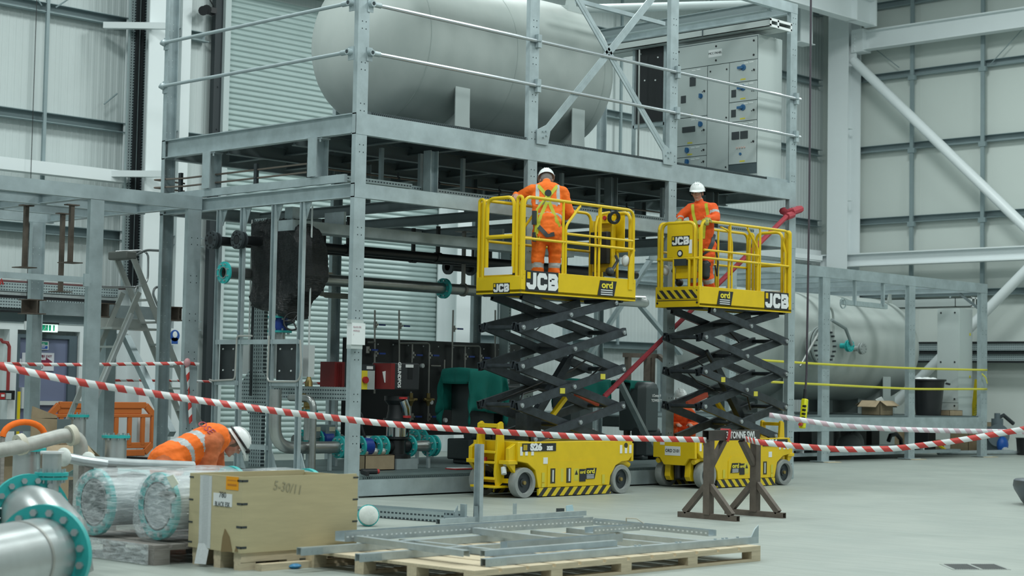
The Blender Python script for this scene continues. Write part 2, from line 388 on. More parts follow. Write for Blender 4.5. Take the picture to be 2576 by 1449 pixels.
for i, (pa, pb) in enumerate(((326, 343), (350, 366))):
    xa, xb = P(pa, 100, y=26.45).x, P(pb, 100, y=26.45).x
    t = T('cable_ladder', 'upright perforated cable tray with black cable beside %s' % ('the white wall panels at upper left' if i == 0 else 'the white hall column at upper left'), 'cable tray', ((xa+xb)/2, 26.45, 3.0))
    tray('tray_sheet', ((xa+xb)/2, 26.5, 3.0), ((xa+xb)/2, 26.5, 13), xb-xa, .06, (0, -1, 0), '', parent=t)
    q = M(); xc = (P(342, 100, y=26.4).x+P(352, 100, y=26.4).x)/2 if i == 0 else (P(357, 100, y=26.4).x+P(362, 100, y=26.4).x)/2
    q.bar((xc, 26.42, 3.0), (xc, 26.42, 13), .055 if i == 0 else .04, .05); q.build('cable_bundle', BLACK, t)
# horizontal trays on the left wall
x0, x1 = 13.2, 17.3
t = T('cable_tray', 'double perforated cable tray with dark cables along the wall above the blue door', 'cable tray', (15.5, 26.7, 2.55))
q = M(); 
for z0, z1 in ((2.83, 2.99), (2.55, 2.72)):
    q.box(x0, 26.66, z0, x1, 26.67, z1); q.box(x0, 26.66, z0, x1, 26.82, z0+.008)
o = q.build('tray_sheet', PERF, t); uvplane(o, (1, 0, 0), (0, 0, 1))
q = M(); q.cyl((x0, 26.72, 3.0), (x1, 26.72, 3.0), .03, 8); q.tube([(x1, 26.72, 3.0), (x1+.25, 26.72, 3.02), (x1+.4, 26.72, 3.2)], .03, 8); q.build('cable_bundle', mat('red_brown_cable', (.10, .03, .03), .6), t)
q = M(); q.bar((x0, 26.7, 2.75), (x1, 26.7, 2.75), .06, .05); q.bar((x0, 26.7, 2.5), (x1-1.4, 26.7, 2.5), .06, .03); q.build('cable_bundle', BLACK, t)
# blue door and its surroundings
xa, xb = P(44.6, 850, y=26.95).x, P(166.6, 856, y=26.95).x
q = M(); q.box(xa, 26.9, .02, xb, 26.98, 2.06)
d1 = q.build('door_1', mat('slate_blue_door', (.19, .22, .34), .5)); struct(d1)
q = M(); DF = mat('dark_door_frame', (.10, .14, .165), .5)
q.box(xa-.07, 26.85, 0, xa-.005, 27, 2.13); q.box(xb+.005, 26.85, 0, xb+.16, 27, 2.13); q.box(xa-.005, 26.85, 2.065, xb+.005, 27, 2.13); q.build('frame', DF, d1)
q = M(); q.box(xa+.02, 26.84, .92, xb-.1, 26.88, .99); q.box(xa+.03, 26.8, .86, xa+.12, 26.9, 1.22); q.build('push_bar', GREYL, d1)
q = M(); q.box(xa-.24, 26.8, 0, xa-.09, 27, 2.2); q.box(xb+.18, 26.8, 0, xb+.32, 27, 2.2); q.box(14.0, 26.8, 2.2, 18.6, 27, 2.33); trim(q, WHITE)
def pan(name, pl, pt, pr_, pb, y, th, mt, label, cat, parent=None, group=None):
    a, b = P(pl, pt, y=y), P(pr_, pb, y=y); q = M(); q.box(a.x, y, b.z, b.x, y+th, a.z); o = q.build(name, mt, parent)
    if parent is None: tag(o, label, cat, group)
    return o, a, b
PAPER = mat('white_paper', (.74, .76, .82), .7)
GRN = mat('green_sign', (.02, .30, .18), .5)
o, a, b = pan('exit_sign', 104, 815, 145, 836, 26.6, .09, mat('lit_exit_sign', (.75, 1, .9), .5, em=1.2), 'illuminated green and white emergency exit sign above the blue door', 'exit sign')
q = M(); w = b.x-a.x; h = a.z-b.z; z0 = b.z+.15*h
q.box(a.x+.03*w, 26.595, z0, a.x+.40*w, 26.6, a.z-.1*h); q.box(a.x+.46*w, 26.595, z0, a.x+.58*w, 26.6, a.z-.1*h); q.box(a.x+.72*w, 26.595, z0, a.x+.80*w, 26.6, a.z-.1*h)
q.build('pictogram_panel', mat('lit_green', (.0, .45, .22), .5, em=.25), o)
q = M(); q.m = 0; q.sph((a.x+.24*w, 26.593, a.z-.24*h), .015); q.bar((a.x+.24*w, 26.593, a.z-.35*h), (a.x+.2*w, 26.593, a.z-.6*h), .02, .004); q.bar((a.x+.2*w, 26.593, a.z-.6*h), (a.x+.12*w, 26.593, b.z+.2*h), .014, .004); q.bar((a.x+.2*w, 26.593, a.z-.6*h), (a.x+.3*w, 26.593, b.z+.2*h), .014, .004); q.bar((a.x+.23*w, 26.593, a.z-.4*h), (a.x+.33*w, 26.593, a.z-.5*h), .012, .004)
q.build('running_figure', WHT, o)
q = M(); q.box(a.x, 26.56, a.z, b.x, 26.7, a.z+.03); q.box(a.x+.1*w, 26.69, b.z-.02, a.x+.9*w, 26.82, a.z); q.build('housing', BLACK, o)
o, a, b = pan('fire_door_sign', 72, 857, 122, 880, 26.88, .012, WHT, 'small green and blue door sign near the top of the blue door', 'sign')
q = M(); q.box(a.x+.02, 26.877, (a.z+b.z)/2+.008, b.x-.02, 26.88, a.z-.015); q.build('green_band', GRN, o)
q = M(); q.box(a.x+.02, 26.877, b.z+.015, b.x-.02, 26.88, (a.z+b.z)/2-.008); q.build('blue_band', mat('blue_sign', (.02, .10, .42), .5), o)
txt('lettering', 'Fire exit', .07, WHT, o, ((a.x+b.x)/2, 26.875, a.z-.055), (1, 0, 0), (0, 0, 1)); txt('lettering', 'Keep clear', .06, WHT, o, ((a.x+b.x)/2, 26.875, b.z+.05), (1, 0, 0), (0, 0, 1))
o, a, b = pan('paper_notice', 56, 887, 84, 933, 26.88, .006, PAPER, 'plain white paper taped to the blue door beside the arrow notice', 'notice')
o, a, b = pan('arrow_notice', 95, 887, 135, 933, 26.88, .006, PAPER, 'white paper with a maroon arrow taped to the blue door', 'notice')
q = M(); zc = (a.z+b.z)/2-.0; q.poly([(a.x+.03, 26.878, zc-.03), (a.x+.16, 26.878, zc-.03), (a.x+.16, 26.878, zc-.075), (b.x-.03, 26.878, zc), (a.x+.16, 26.878, zc+.075), (a.x+.16, 26.878, zc+.03), (a.x+.03, 26.878, zc+.03)], (0, -.004, 0))
for s_ in (-1, 1): q.bar((a.x+.03, 26.876, zc+s_*.11), (a.x+.1, 26.876, zc+s_*.11), .012, .004); q.bar((a.x+.1, 26.876, zc+s_*.11), (a.x+.1, 26.876, zc+s_*.05), .012, .004)
q.build('arrow', mat('maroon_ink', (.22, .02, .06), .7), o)
txt('lettering', 'FIRE EXIT', .055, MATS['maroon_ink'], o, ((a.x+b.x)/2, 26.876, a.z-.06), (1, 0, 0), (0, 0, 1))
o, a, b = pan('paper_notice', 46, 902, 54, 916, 26.88, .006, PAPER, 'tiny white label at the left edge of the blue door', 'notice')
o, a, b = pan('call_point_board', -6, 982, 37, 1006, 26.7, .03, BLACK, 'black board with a red alarm call point left of the blue door', 'call point board')
q = M(); q.box(P(0, 985, y=26.6).x, 26.6, P(0, 1004, y=26.6).z, P(13, 985, y=26.6).x, 26.7, P(0, 988, y=26.6).z); c1 = q.build('call_point', RED, o)
q = M(); q.box(P(3, 985, y=26.6).x, 26.59, P(0, 998, y=26.6).z, P(11, 985, y=26.6).x, 26.6, P(0, 992, y=26.6).z); q.build('call_label', WHT, c1)
q = M(); q.box(P(16, 985, y=26.6).x, 26.6, P(0, 1004, y=26.6).z, P(29, 985, y=26.6).x, 26.7, P(0, 989, y=26.6).z); q.build('junction_box', GREY, o)
q = M(); q.tube([P(0, 852, y=26.75), P(6, 861, y=26.75), P(17, 863, y=26.75), P(22, 872, y=26.75), P(18, 982, y=26.75)], .02, 8); q.tube([P(4, 852, y=26.7), P(8, 858, y=26.7), P(21, 860, y=26.7), P(26, 872, y=26.7), P(22, 982, y=26.7)], .012, 6)
tag(q.build('conduit', mat('red_conduit', (.38, .05, .05), .5)), 'red conduit running down the wall to the call point board', 'conduit')
q = M(); q.tube([P(0, 716, y=26.6), P(4, 702, y=26.6), P(8, 716, y=26.6)], .015, 8); tag(q.build('cable_loop', RED), 'small red cable loop above the left end of the cable tray', 'cable')
q = M(); q.cyl(P(68, 808, y=26.4), P(68, 828, y=26.4), .05, 10); q.m = 1; q.cyl(P(66, 788, y=26.4), P(66, 808, y=26.4), .015, 6); q.cyl(P(70, 788, y=26.4), P(70, 808, y=26.4), .015, 6)
q.cyl(P(66, 788, y=26.4), (P(66, 788, y=26.4).x, 26.4, 12.99), .006, 5); tag(q.build('hanging_lamp_pair', [WHT, BLACK]), 'small white lamp hanging from black leads beside the exit sign', 'lamp')
o, a, b = pan('mandatory_sign', 431, 826, 448, 868, 26.6, .01, WHT, 'white sign with a blue mandatory circle behind the stepladder', 'sign')
q = M(); c = V(((a.x+b.x)/2, 26.595, a.z-.13)); q.cyl(c, c+V((0, .004, 0)), .105, 24); q.box(a.x+.01, 26.595, b.z+.02, b.x-.01, 26.599, b.z+.13); q.build('blue_disc', mat('sign_blue', (.02, .09, .36), .5), o)
q = M(); q.sph(c+V((0, -.004, .02)), .05, .004, .06); q.build('head_symbol', WHT, o)
# lower white wall and grey details behind the ladder
for (pl, pt, pr_, pb, lab) in ((258, 905, 266, 937, 'white notice with dark edge on the wall left of the stepladder'), (268, 893, 280, 945, 'tall white notice on the wall behind the stepladder')):
    pan('paper_notice', pl, pt, pr_, pb, 26.85, .02, PAPER, lab, 'notice')
# right wall cable tray
q = M(); t = T('cable_tray', 'double perforated cable tray with black cables along the cream right wall', 'cable tray', (39.2, 22, 2.2))
for z0, z1 in ((2.47, 2.66), (2.2, 2.4)):
    q.box(39.2, 26, z0, 39.21, 8, z1); q.box(39.2, 26, z0, 39.35, 8, z0+.01)
o = q.build('tray_sheet', PERF, t); uvplane(o, (0, 1, 0), (0, 0, 1))
q = M(); q.bar((39.18, 26, 2.68), (39.18, 8, 2.68), .05, .04); q.bar((39.17, 26, 2.42), (39.17, 8, 2.42), .05, .05); q.bar((39.17, 26, 2.2), (39.17, 8, 2.2), .05, .05); q.build('cable_bundle', BLACK, t)
# ------------------------------------------------------------------ main steel platform
XL, YF, YB, XR = 13.87, 16.27, 20.4, 23.13
ZD = 4.75                                                   # upper deck
plat = T('steel_platform', 'large two-storey galvanised steel platform frame carrying the big grey tank', 'steel platform', (18.5, 18.3, 0))
def holes(q, c, s, u, zs, k=2, gap=.045, r=.009, n=None):
    pass
def pfc(x0, x1, y, z0, z1, face, name='column', parent=None, mt=GALV, t=.011, d=.075, hl=True):
    """upright channel: web on plane y spanning x0..x1, flanges to the side opposite 'face' (-1 web looks to -Y)"""
    q = M(); f = -face
    q.box(x0, y, z0, x1, y+f*t, z1); q.box(x0, y+f*t, z0, x0+t, y+f*d, z1); q.box(x1-t, y+f*t, z0, x1, y+f*d, z1)
    o = q.build(name, mt, parent)
    if not hl: return o
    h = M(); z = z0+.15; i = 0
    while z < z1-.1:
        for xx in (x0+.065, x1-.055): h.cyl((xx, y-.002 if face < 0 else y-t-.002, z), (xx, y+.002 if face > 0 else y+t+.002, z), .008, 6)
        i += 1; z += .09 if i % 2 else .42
    h.build('bolt_hole', HOLE if face < 0 else mat('bolt_hole_backlit', (.6, .68, .68), .6), o).__setitem__('kind', 'stuff')  # rear web holes painted pale, like light showing through from behind
    return o
for x0, x1 in ((XL, XL+.18), (16.92, 17.1), (19.92, 20.1), (22.95, XR)):
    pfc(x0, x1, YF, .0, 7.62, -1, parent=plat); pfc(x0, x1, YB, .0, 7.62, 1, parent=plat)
def xbeam(y, x0, x1, z0, z1, kind='C', parent=plat, mt=GALV, name='beam', w=.09, face=-1):
    q = M(); zc = (z0+z1)/2; h = z1-z0
    if kind == 'I': q.isec((x0, y, zc), (x1, y, zc), w, h, .013, tw=.01)
    else:
        f = -face; q.box(x0, y, z0, x1, y+f*.012, z1); q.box(x0, y+f*.012, z0, x1, y+f*w, z0+.014); q.box(x0, y+f*.012, z1-.014, x1, y+f*w, z1)
    return q.build(name, mt, parent)
def ybeam(x, y0, y1, z0, z1, w=.1, parent=plat, mt=GALV, name='beam'):
    q = M(); q.isec((x, y0, (z0+z1)/2), (x, y1, (z0+z1)/2), w, z1-z0, .013, tw=.01); return q.build(name, mt, parent)
e = .004
for y, fc in ((YF-e, -1), (YB+e, 1)):
    xbeam(y, XL+.0, XR-.16 if fc < 0 else XR, 4.447, 4.71, face=fc); xbeam(y, XL, XR, .02, .217, face=fc)
    xbeam(y, XL, XR, 3.668, 3.845, face=fc); xbeam(y, XL, XR, 7.46, 7.62, face=fc)
for x in (XL+.04, XR-.06):
    ybeam(x, YF+.09, YB-.09, 4.462, 4.71); ybeam(x, YF+.09, YB-.09, 3.668, 3.845); ybeam(x, YF+.09, YB-.09, .02, .217); ybeam(x, YF+.09, YB-.09, 7.46, 7.62)
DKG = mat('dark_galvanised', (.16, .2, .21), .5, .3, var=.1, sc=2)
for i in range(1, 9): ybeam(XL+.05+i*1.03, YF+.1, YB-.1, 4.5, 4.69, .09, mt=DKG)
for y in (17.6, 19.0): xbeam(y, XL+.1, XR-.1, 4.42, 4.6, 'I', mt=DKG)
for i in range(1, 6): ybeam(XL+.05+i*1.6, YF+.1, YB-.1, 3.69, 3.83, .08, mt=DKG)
q = M(); q.box(XL+.06, YF+.06, 3.60, 19.5, YB-.1, 3.62); 
# deck grating: bearing bars at the edges, solid-looking field behind
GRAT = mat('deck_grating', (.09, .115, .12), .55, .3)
def grating(x0, y0, x1, y1, z0, z1, name, label=None, parent=plat, mt=GRAT, field=True):
    q = M()
    if field: q.box(x0+.06, y0+.06, z0+.004, x1-.06, y1-.06, z1-.004)
    n = int((x1-x0)/.034)
    for i in range(n+1): x = x0+(x1-x0)*i/n; q.box(x-.0035, y0, z0, x+.0035, y0+.06, z1)
    n = int((y1-y0)/.034)
    for i in range(n+1): y = y0+(y1-y0)*i/n; q.box(x0, y-.0035, z0, x0+.06, y+.0035, z1)
    q.box(x0, y0, z1-.006, x1, y0+.005, z1); q.box(x0, y0, z1-.006, x0+.005, y1, z1); q.box(x0, y0, z0, x1, y0+.004, z0+.004)
    return q.build(name, mt, parent, smooth=0)
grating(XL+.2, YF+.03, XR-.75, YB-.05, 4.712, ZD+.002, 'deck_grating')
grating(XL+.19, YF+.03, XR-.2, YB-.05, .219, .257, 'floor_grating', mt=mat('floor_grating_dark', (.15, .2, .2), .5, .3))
q = M(); q.box(XR-.75, YF+.03, 4.712, XR-.16, YB, 4.76); q.build('deck_plate', GALV, plat)
# handrails
for z in (5.468, 6.078):
    q = M(); q.cyl((XL+.19, YF-.03, z), (XR+.06, YF-.03, z), .0245, 12); q.build('handrail', mat('bright_galvanised_tube', (.52, .56, .59), .28, .75), plat)
    q = M(); q.cyl((XL-.03, YF+.17, z), (XL-.03, YB+.05, z), .0245, 12); q.build('handrail', mat('dull_galvanised_tube', (.40, .47, .49), .45, .3), plat)
    q = M()
    for x in (XL+.21,): q.cyl((x-.05, YF-.03, z), (x+.12, YF-.03, z), .034, 12); q.cyl((x-.03, YF-.075, z), (x-.03, YF-.0, z), .04, 12); q.box(x-.07, YF-.012, z-.1, x+.02, YF-.002, z+.07)
    q.cyl((XL-.03, YF+.1, z), (XL-.03, YF+.27, z), .034, 12); q.cyl((XL-.075, YF+.12, z), (XL, YF+.12, z), .04, 12); q.box(XL-.012, YF+.07, z-.1, XL-.002, YF+.17, z+.07)
    for x in (17.04, 20.04, 23.06): q.cyl((x, YF-.03, z-.01), (x, YF-.03, z+.01), .05, 8); q.box(x-.02, YF-.06, z-.09, x+.05, YF-.003, z+.09)
    q.sph((XL-.03, YB-.02, z), .05); q.box(XL-.02, YB-.12, z-.1, XL-.002, YB, z+.07)
    q.m = 1; q.cyl((XL+.18, YF-.078, z), (XL+.18, YF-.076, z), .024, 10); q.cyl((XL-.078, YF+.12, z), (XL-.076, YF+.12, z), .024, 10)
    q.build('rail_clamp', [GALV, HOLE], plat)
# X bracing of the upper storey
ga, gb = P(1365, 340, y=YF-.02), P(1680, 392, y=YF-.02)
for p, q1, s in ((ga, P(1665, -35, y=YF-.02), 1), (gb, P(1432, -40, y=YF-.02), -1)):
    q = M(); q.bar(p, q1, .012 if 0 else .11, .014, up=(0, 1, 0)); q.bar(p+V((0, .02, .0)), q1+V((0, .02, 0)), .02, .06, up=(0, 1, 0)); q.build('brace', GALV, plat)
    q = M(); q.poly([p+V((-.12*s, -.012, -.13)), p+V((.1*s, -.012, -.13)), p+V((.14*s, -.012, .06)), p+V((.07*s, -.012, .15)), p+V((-.12*s, -.012, .06))], (0, .014, 0))
    for dx, dz in ((0, -.03), (.06, 0), (-.01*s, .05), (.05*s, .06)): q.cyl(p+V((dx*s, -.03, dz)), p+V((dx*s, -.01, dz)), .014, 6)
    q.build('gusset_plate', GALV, plat)
# posts between middle and upper beams, left face
for y in (19.3, 17.06):
    q = M(); q.isec((XL+.06, y, 3.97), (XL+.06, y, 4.46), .17, .2, .014, up=(1, 0, 0)); q.box(XL-.0, y-.14, 4.44, XL+.14, y+.14, 4.459)
    for s in (-.1, .1): q.cyl((XL+.01, y+s, 4.405), (XL+.01, y+s, 4.44), .014, 6)
    q.build('stub_post', GALV, plat)
for x in (15.6, 17.7, 19.2, 21.6):
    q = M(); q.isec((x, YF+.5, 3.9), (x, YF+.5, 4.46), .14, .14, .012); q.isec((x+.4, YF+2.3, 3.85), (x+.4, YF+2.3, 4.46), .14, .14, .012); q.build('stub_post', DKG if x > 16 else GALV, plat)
# hangers and cross members under the deck
for x, y in ((15.2, 17.3), (15.9, 17.3), (16.6, 17.2), (17.9, 17.2), (18.6, 17.2), (19.4, 17.2), (20.9, 17.2)): q = M(); q.bar((x, y, 3.9), (x, y, 4.5), .05, .05); q.build('hanger', GALV, plat)
# perforated trays on the middle level
q = M(); q.box(XL+.0, YF+.2, 3.866, XL+.05, YB, 3.966); q.build('edge_tray', GALV, plat)
def ptray(a, b, w, h, name='cable_tray_run', parent=plat, mt=PERF):
    q = M(); a, b = V(a), V(b); d, s, u = frame(b-a); t = .006
    q.prof(a, b, [(-w/2, 0), (w/2, 0), (w/2, h), (w/2-t, h), (w/2-t, t), (-w/2+t, t), (-w/2+t, h), (-w/2, h)])
    return uvplane(q.build(name, mt, parent), d, u)
ptray((15.05, YF+.75, 3.93), (XR-.3, YF+.75, 3.93), .3, .06); ptray((XL+.1, YF+.62, 3.93), (15.25, YF+.62, 3.93), .3, .06)
q = M(); 
for x in (15.4, 16.2, 18.0, 19.8): q.box(x, YF+.58, 3.85, x+.05, YF+.63, 3.93)
q.build('tray_bracket', WHT, plat)
# thin copper-brown service pipes between the levels, with clips
BRN = mat('dull_copper_pipe', (.24, .2, .17), .4, .6)
q = M()
for z in (4.06, 4.17): q.cyl((XL+.3, YF+1.3, z), (XR-.5, YF+1.3, z), .013, 8); q.cyl((XL+.12, YF+.9, z), (XL+.12, YB-.4, z), .013, 8); q.tube([(XL+.12, YB-.4, z), (XL-.02, YB+.12, z), (XL+.5, YB+.15, z)], .013, 8)
q.build('service_pipe', BRN, plat)
q = M()
for x in (15.0, 15.75, 16.5, 17.7, 18.8, 20.5):
    for z in (4.06, 4.17): q.cyl((x-.012, YF+1.3, z), (x+.012, YF+1.3, z), .024, 8)
    q.box(x-.008, YF+1.3, 3.98, x+.008, YF+1.32, 4.25)
for y in (17.3, 18.4, 20.1):
    q.box(XL+.1, y-.03, 3.97, XL+.14, y+.03, 4.25)
    for z in (4.06, 4.17): q.cyl((XL+.12, y-.02, z), (XL+.12, y+.02, z), .026, 8)
q.build('pipe_clip', DARK, plat)
# ------------------------------------------------------------------ tank on the deck
TANK = mat('grey_tank_primer', (.43, .475, .455), .42, c2=(.335, .385, .37), sc=1.1, stretch=(1, 1, .55), spec=.45, fac=.45)
def tank(name, label, c, R, L, a, parts=True):
    x0 = c[0]; t = T(name, label, 'tank', (c[0]+L/2, c[1], c[2]-R))
    pr = [(R*math.sin(th), -a*math.cos(th)) for th in [i*math.pi/2/12 for i in range(13)]]+[(R+.002, 0), (R+.002, L)]+[(R*math.cos(th), L+a*math.sin(th)) for th in [i*math.pi/2/12 for i in range(13)]]
    q = M(); q.lathe(c, (1, 0, 0), pr, 64); q.build('shell', TANK, t, smooth=60)
    return t
tk = tank('storage_tank', 'big grey cylindrical tank lying on the upper deck of the platform', (16.2, 18.6, 6.2), 1.15, 3.6, .72)
q = M()
for x in (16.2, 17.9, 19.8): q.ring((x, 18.6, 6.2), (1, 0, 0), 1.155, 1.14, .02, 64)
q.build('weld_seam', mat('weld_seam_grey', (.36, .41, .395), .5), tk)
def saddle(tk, x, y, zc, R, zd, w=.17):
    q = M(); n = 12; pts = [(y-R*.86, zd), (y+R*.86, zd)]
    arc = [(y+R*math.sin(t), zc-R*math.cos(t)) for t in [(-.95+1.9*i/n) for i in range(n+1)]][::-1]
    q.poly([(x, p[0], p[1]) for p in pts+arc], (.016, 0, 0))
    for yy in (-.86, -.3, .3, .86):
        yv = y+yy*R*.98; zt = zc-math.sqrt(max(0, R*R-(yv-y)**2))+.0; q.box(x-w, yv-.008, zd, x+.0, yv+.008, min(zt, zd+(zc-zd)*.62))
    q.box(x-w, y-R*.88, zd, x+w*.2, y+R*.88, zd+.015); q.build('saddle', mat('saddle_grey', (.44, .5, .49), .45), tk)
for x in (17.12, 19.55): saddle(tk, x, 18.6, 6.2, 1.15, ZD+.003, .28)
q = M(); lx = P(1546, 60, y=17.9); q.poly([(19.55, 18.05, 7.2), (19.8, 18.05, 7.2), (19.76, 18.05, 7.42), (19.6, 18.05, 7.42)], (0, .03, 0)); q.box(19.5, 17.95, 7.15, 19.85, 18.15, 7.24); q.build('lifting_lug', mat('saddle_grey', (.4, .46, .45)), tk)
# ------------------------------------------------------------------ control cabinet on the deck (faces -X)
cab = T('control_cabinet', 'tall grey electrical control cabinet on the upper deck with blue rotary handles', 'cabinet', (22.62, 17.3, ZD))
CX, CY0, CY1, CZ0, CZ1 = 22.28, 16.42, 18.12, 4.764, 7.03
q = M(); q.box(CX+.012, CY0, CZ0, 22.93, CY1, CZ1); q.build('body', GREY, cab, bevel=.006)
GAP = mat('cabinet_gap_line', (.07, .1, .11), .6)
q = M(); q.box(CX+.008, CY0+.01, CZ0+.05, CX+.013, CY1-.01, CZ1-.02); q.build('seal', GAP, cab)
def yz(px, py): p = P(px, py, x=CX); return p.y, p.z
def cdoor(y0, y1, z0, z1, kind='door'):
    q = M(); q.box(CX-.006, y0+.006, z0+.005, CX+.009, y1-.006, z1-.005); return q.build(kind, GREY, cab, bevel=.003)
HB = mat('blue_rotary_handle', (.03, .12, .26), .35)
def knob(d, y, z, lever=0, s=.05):
    q = M(); q.cyl((CX-.02, y, z), (CX-.006, y, z), s, 16); q.box(CX-.05, y-.014, z-s*.9, CX-.02, y+.014, z+s*.9) if lever == 1 else q.box(CX-.05, y-.005, z-.02, CX-.02, y+.095, z+.02)
    q.build('rotary_handle', HB, d)
def tags(d, y0, y1, z0, z1):
    q = M(); yc = (y0+y1)/2
    q.box(CX-.008, yc-.05, z0+.03, CX-.006, yc+.05, z0+.055); q.build('warning_label', mat('yellow_label', (.62, .55, .06), .5), d)
    q = M(); q.cyl((CX-.016, y0+.06, (z0+z1)/2), (CX-.006, y0+.06, (z0+z1)/2), .018, 10); q.cyl((CX-.01, y0+.1, (z0+z1)/2-.01), (CX-.006, y0+.1, (z0+z1)/2-.01), .009, 8); q.build('lock', BLACK, d)
    q = M(); q.box(CX-.008, yc-.1, z1-.05, CX-.006, yc-.02, z1-.035); q.box(CX-.008, yc-.2, z1-.045, CX-.006, yc-.12, z1-.03); q.build('name_label', WHT, d)
ztop = CZ1-.03; zh = 6.63
d = cdoor(CY0+.01, CY1-.01, zh, ztop)
q = M(); [q.cyl((CX-.012, y, z), (CX-.006, y, z), .018, 10) for y in (CY0+.08, 17.25, CY1-.1) for z in (zh+.07, ztop-.07)]; q.build('lock', BLACK, d)
q = M(); q.box(CX-.009, 17.13, zh+.13, CX-.006, 17.4, zh+.25); q.build('name_plate', WHT, d)
txt('name_plate_lettering', 'MCC PANEL', .05, DARK, d, (CX-.011, 17.265, zh+.19), (0, -1, 0), (0, 0, 1))
yc1, yc2 = 16.98, 17.42                                     # column splits
zz = [6.63, 6.29, 5.98, 5.66]
for i in range(3):
    d = cdoor(CY0+.01, yc1, zz[i+1], zz[i]); tags(d, CY0+.01, yc1, zz[i+1], zz[i]); knob(d, 16.7, (zz[i]+zz[i+1])/2+.06)
    if i:
        q = M(); q.box(CX-.012, 16.84, zz[i+1]+.08, CX-.006, 16.93, zz[i+1]+.2); q.build('meter', DARK, d)
d = cdoor(CY0+.01, yc1, 4.98, 5.66); tags(d, CY0+.01, yc1, 4.98, 5.66)
q = M(); q.box(CX-.02, 16.6, 5.38, CX-.006, 16.74, 5.5); q.box(CX-.02, 16.77, 5.38, CX-.006, 16.91, 5.5); q.build('meter', DARK, d)
q = M(); [q.cyl((CX-.02, 16.66+i*.05, 5.24), (CX-.006, 16.66+i*.05, 5.24), .016, 8) for i in range(4)]; q.m = 1; q.cyl((CX-.02, 16.74, 5.14), (CX-.006, 16.74, 5.14), .022, 10); q.build('indicator_lamps', [mat('lamp_white_red', (.55, .42, .38), .4), HB], d)
d = cdoor(yc1, yc2, 4.85, 6.63); q = M(); [q.cyl((CX-.012, y, z), (CX-.006, y, z), .015, 8) for y in (yc1+.05, yc2-.06) for z in (4.95, 5.75, 6.53)]; q.build('lock', BLACK, d)
zl = [6.63, 5.83, 5.31, 5.07, 4.85]
z1 = 6.63
for z0, kd in ((5.82, 'a'), (5.36, 'b'), (5.17, 'c'), (4.98, 'c'), (4.80, 'c')):
    d = cdoor(yc2, CY1-.01, z0, z1); tags(d, yc2, CY1-.01, z0, z1); q = M()
    if kd == 'a': q.box(CX-.014, 17.66, z1-.3, CX-.006, 17.78, z1-.15); q.box(CX-.014, 17.86, z1-.56, CX-.006, 17.96, z1-.44); knob(d, 17.55, z1-.48, 1, .04)
    elif kd == 'b': q.box(CX-.02, 17.66, z0+.22, CX-.006, 17.92, z0+.31); knob(d, 17.55, z0+.33, 1, .045)
    else: knob(d, 17.82, (z0+z1)/2+.02, 1, .045)
    if q.v: q.build('meter', DARK, d)
    z1 = z0
# trunking box above the cabinet
tr = T('cable_trunking', 'long light grey trunking box above the control cabinet with an open two-cell end', 'trunking', (22.6, 17.5, CZ1+.05))
q = M(); TY0 = 16.12; a = P(1938, 43, y=TY0); b = P(1990, 88, y=TY0); tx0, tx1, tz0, tz1 = a.x, b.x, CZ1+.07, a.z-.02
q.box(tx0, TY0, tz0, tx1, YB-.4, tz0+.012); q.box(tx0, TY0, tz1-.012, tx1, YB-.4, tz1); q.box(tx0, TY0, tz0, tx0+.012, YB-.4, tz1); q.box(tx1-.012, TY0, tz0, tx1, YB-.4, tz1); xm = tx0+(tx1-tx0)*.36; q.box(xm-.012, TY0, tz0, xm+.012, YB-.4, tz1); q.box(tx0+.01, TY0+.5, tz0, tx1-.01, TY0+.52, tz1)
q.build('duct', GREY, tr)
q = M(); t_ = .02
for x0, x1, z0, z1 in ((tx0-.01, tx1+.01, tz0-.01, tz0+.03), (tx0-.01, tx1+.01, tz1-.03, tz1+.01), (tx0-.01, tx0+.02, tz0, tz1), (tx1-.02, tx1+.01, tz0, tz1), (xm-.02, xm+.02, tz0, tz1)): q.box(x0, TY0-.01, z0, x1, TY0+.004, z1)
q.build('end_frame', WHT, tr)
q = M(); [q.box(xm+.06+i*.05, TY0+.3, tz0+.06, xm+.075+i*.05, TY0+.49, tz1-.06) for i in range(3)]; q.build('busbars', WHT, tr)
q = M(); q.box(tx0-.02, 17.45, tz0, tx0-.001, 17.46, tz1); q.build('joint_line', GAP, tr)
q = M(); q.isec((22.5, YF+.1, 7.5), (22.5, YB-.1, 7.5), .12, .15, .012); q.build('beam', mat('galv_dim', (.28, .34, .35), .5, .2), plat)
# black cable board left of the cabinet
bb = T('black_board', 'tall black backboard on a grey strut frame beside the control cabinet', 'board', (22.4, 19.0, ZD))
by0, by1 = P(1667, 200, x=22.4).y, P(1600, 200, x=22.4).y
bz0, bz1 = P(1635, 308, x=22.4).z, P(1635, 118, x=22.4).z
q = M(); q.box(22.4, by0, bz0, 22.42, by1, bz1); q.build('panel', BLACK, bb)
q = M()
for y in (by0-.06, by1+.04): q.box(22.38, y-.025, ZD+.012, 22.43, y+.025, bz1+.08)
for z in (bz0-.05, bz1+.04): q.box(22.38, by0-.06, z-.025, 22.43, by1+.04, z+.025)
q.build('strut_frame', GALV, bb)
q = M(); [q.cyl((22.385, y, z), (22.4, y, z), .014, 8) for y, z in ((by0+.1, bz1-.2), (by0+.15, bz0+.7), (by1-.2, bz0+.72), (by1-.1, bz1-.1), (by1-.2, bz0+.15))]; q.build('screw', WHT, bb)
q = M(); x_, y_ = P(1608, 200, x=22.2).x, P(1608, 200, x=22.2).y; q.cyl((x_, y_, ZD+.01), (x_, y_, 7.05), .016, 8); q.build('conduit', STAIN, bb)
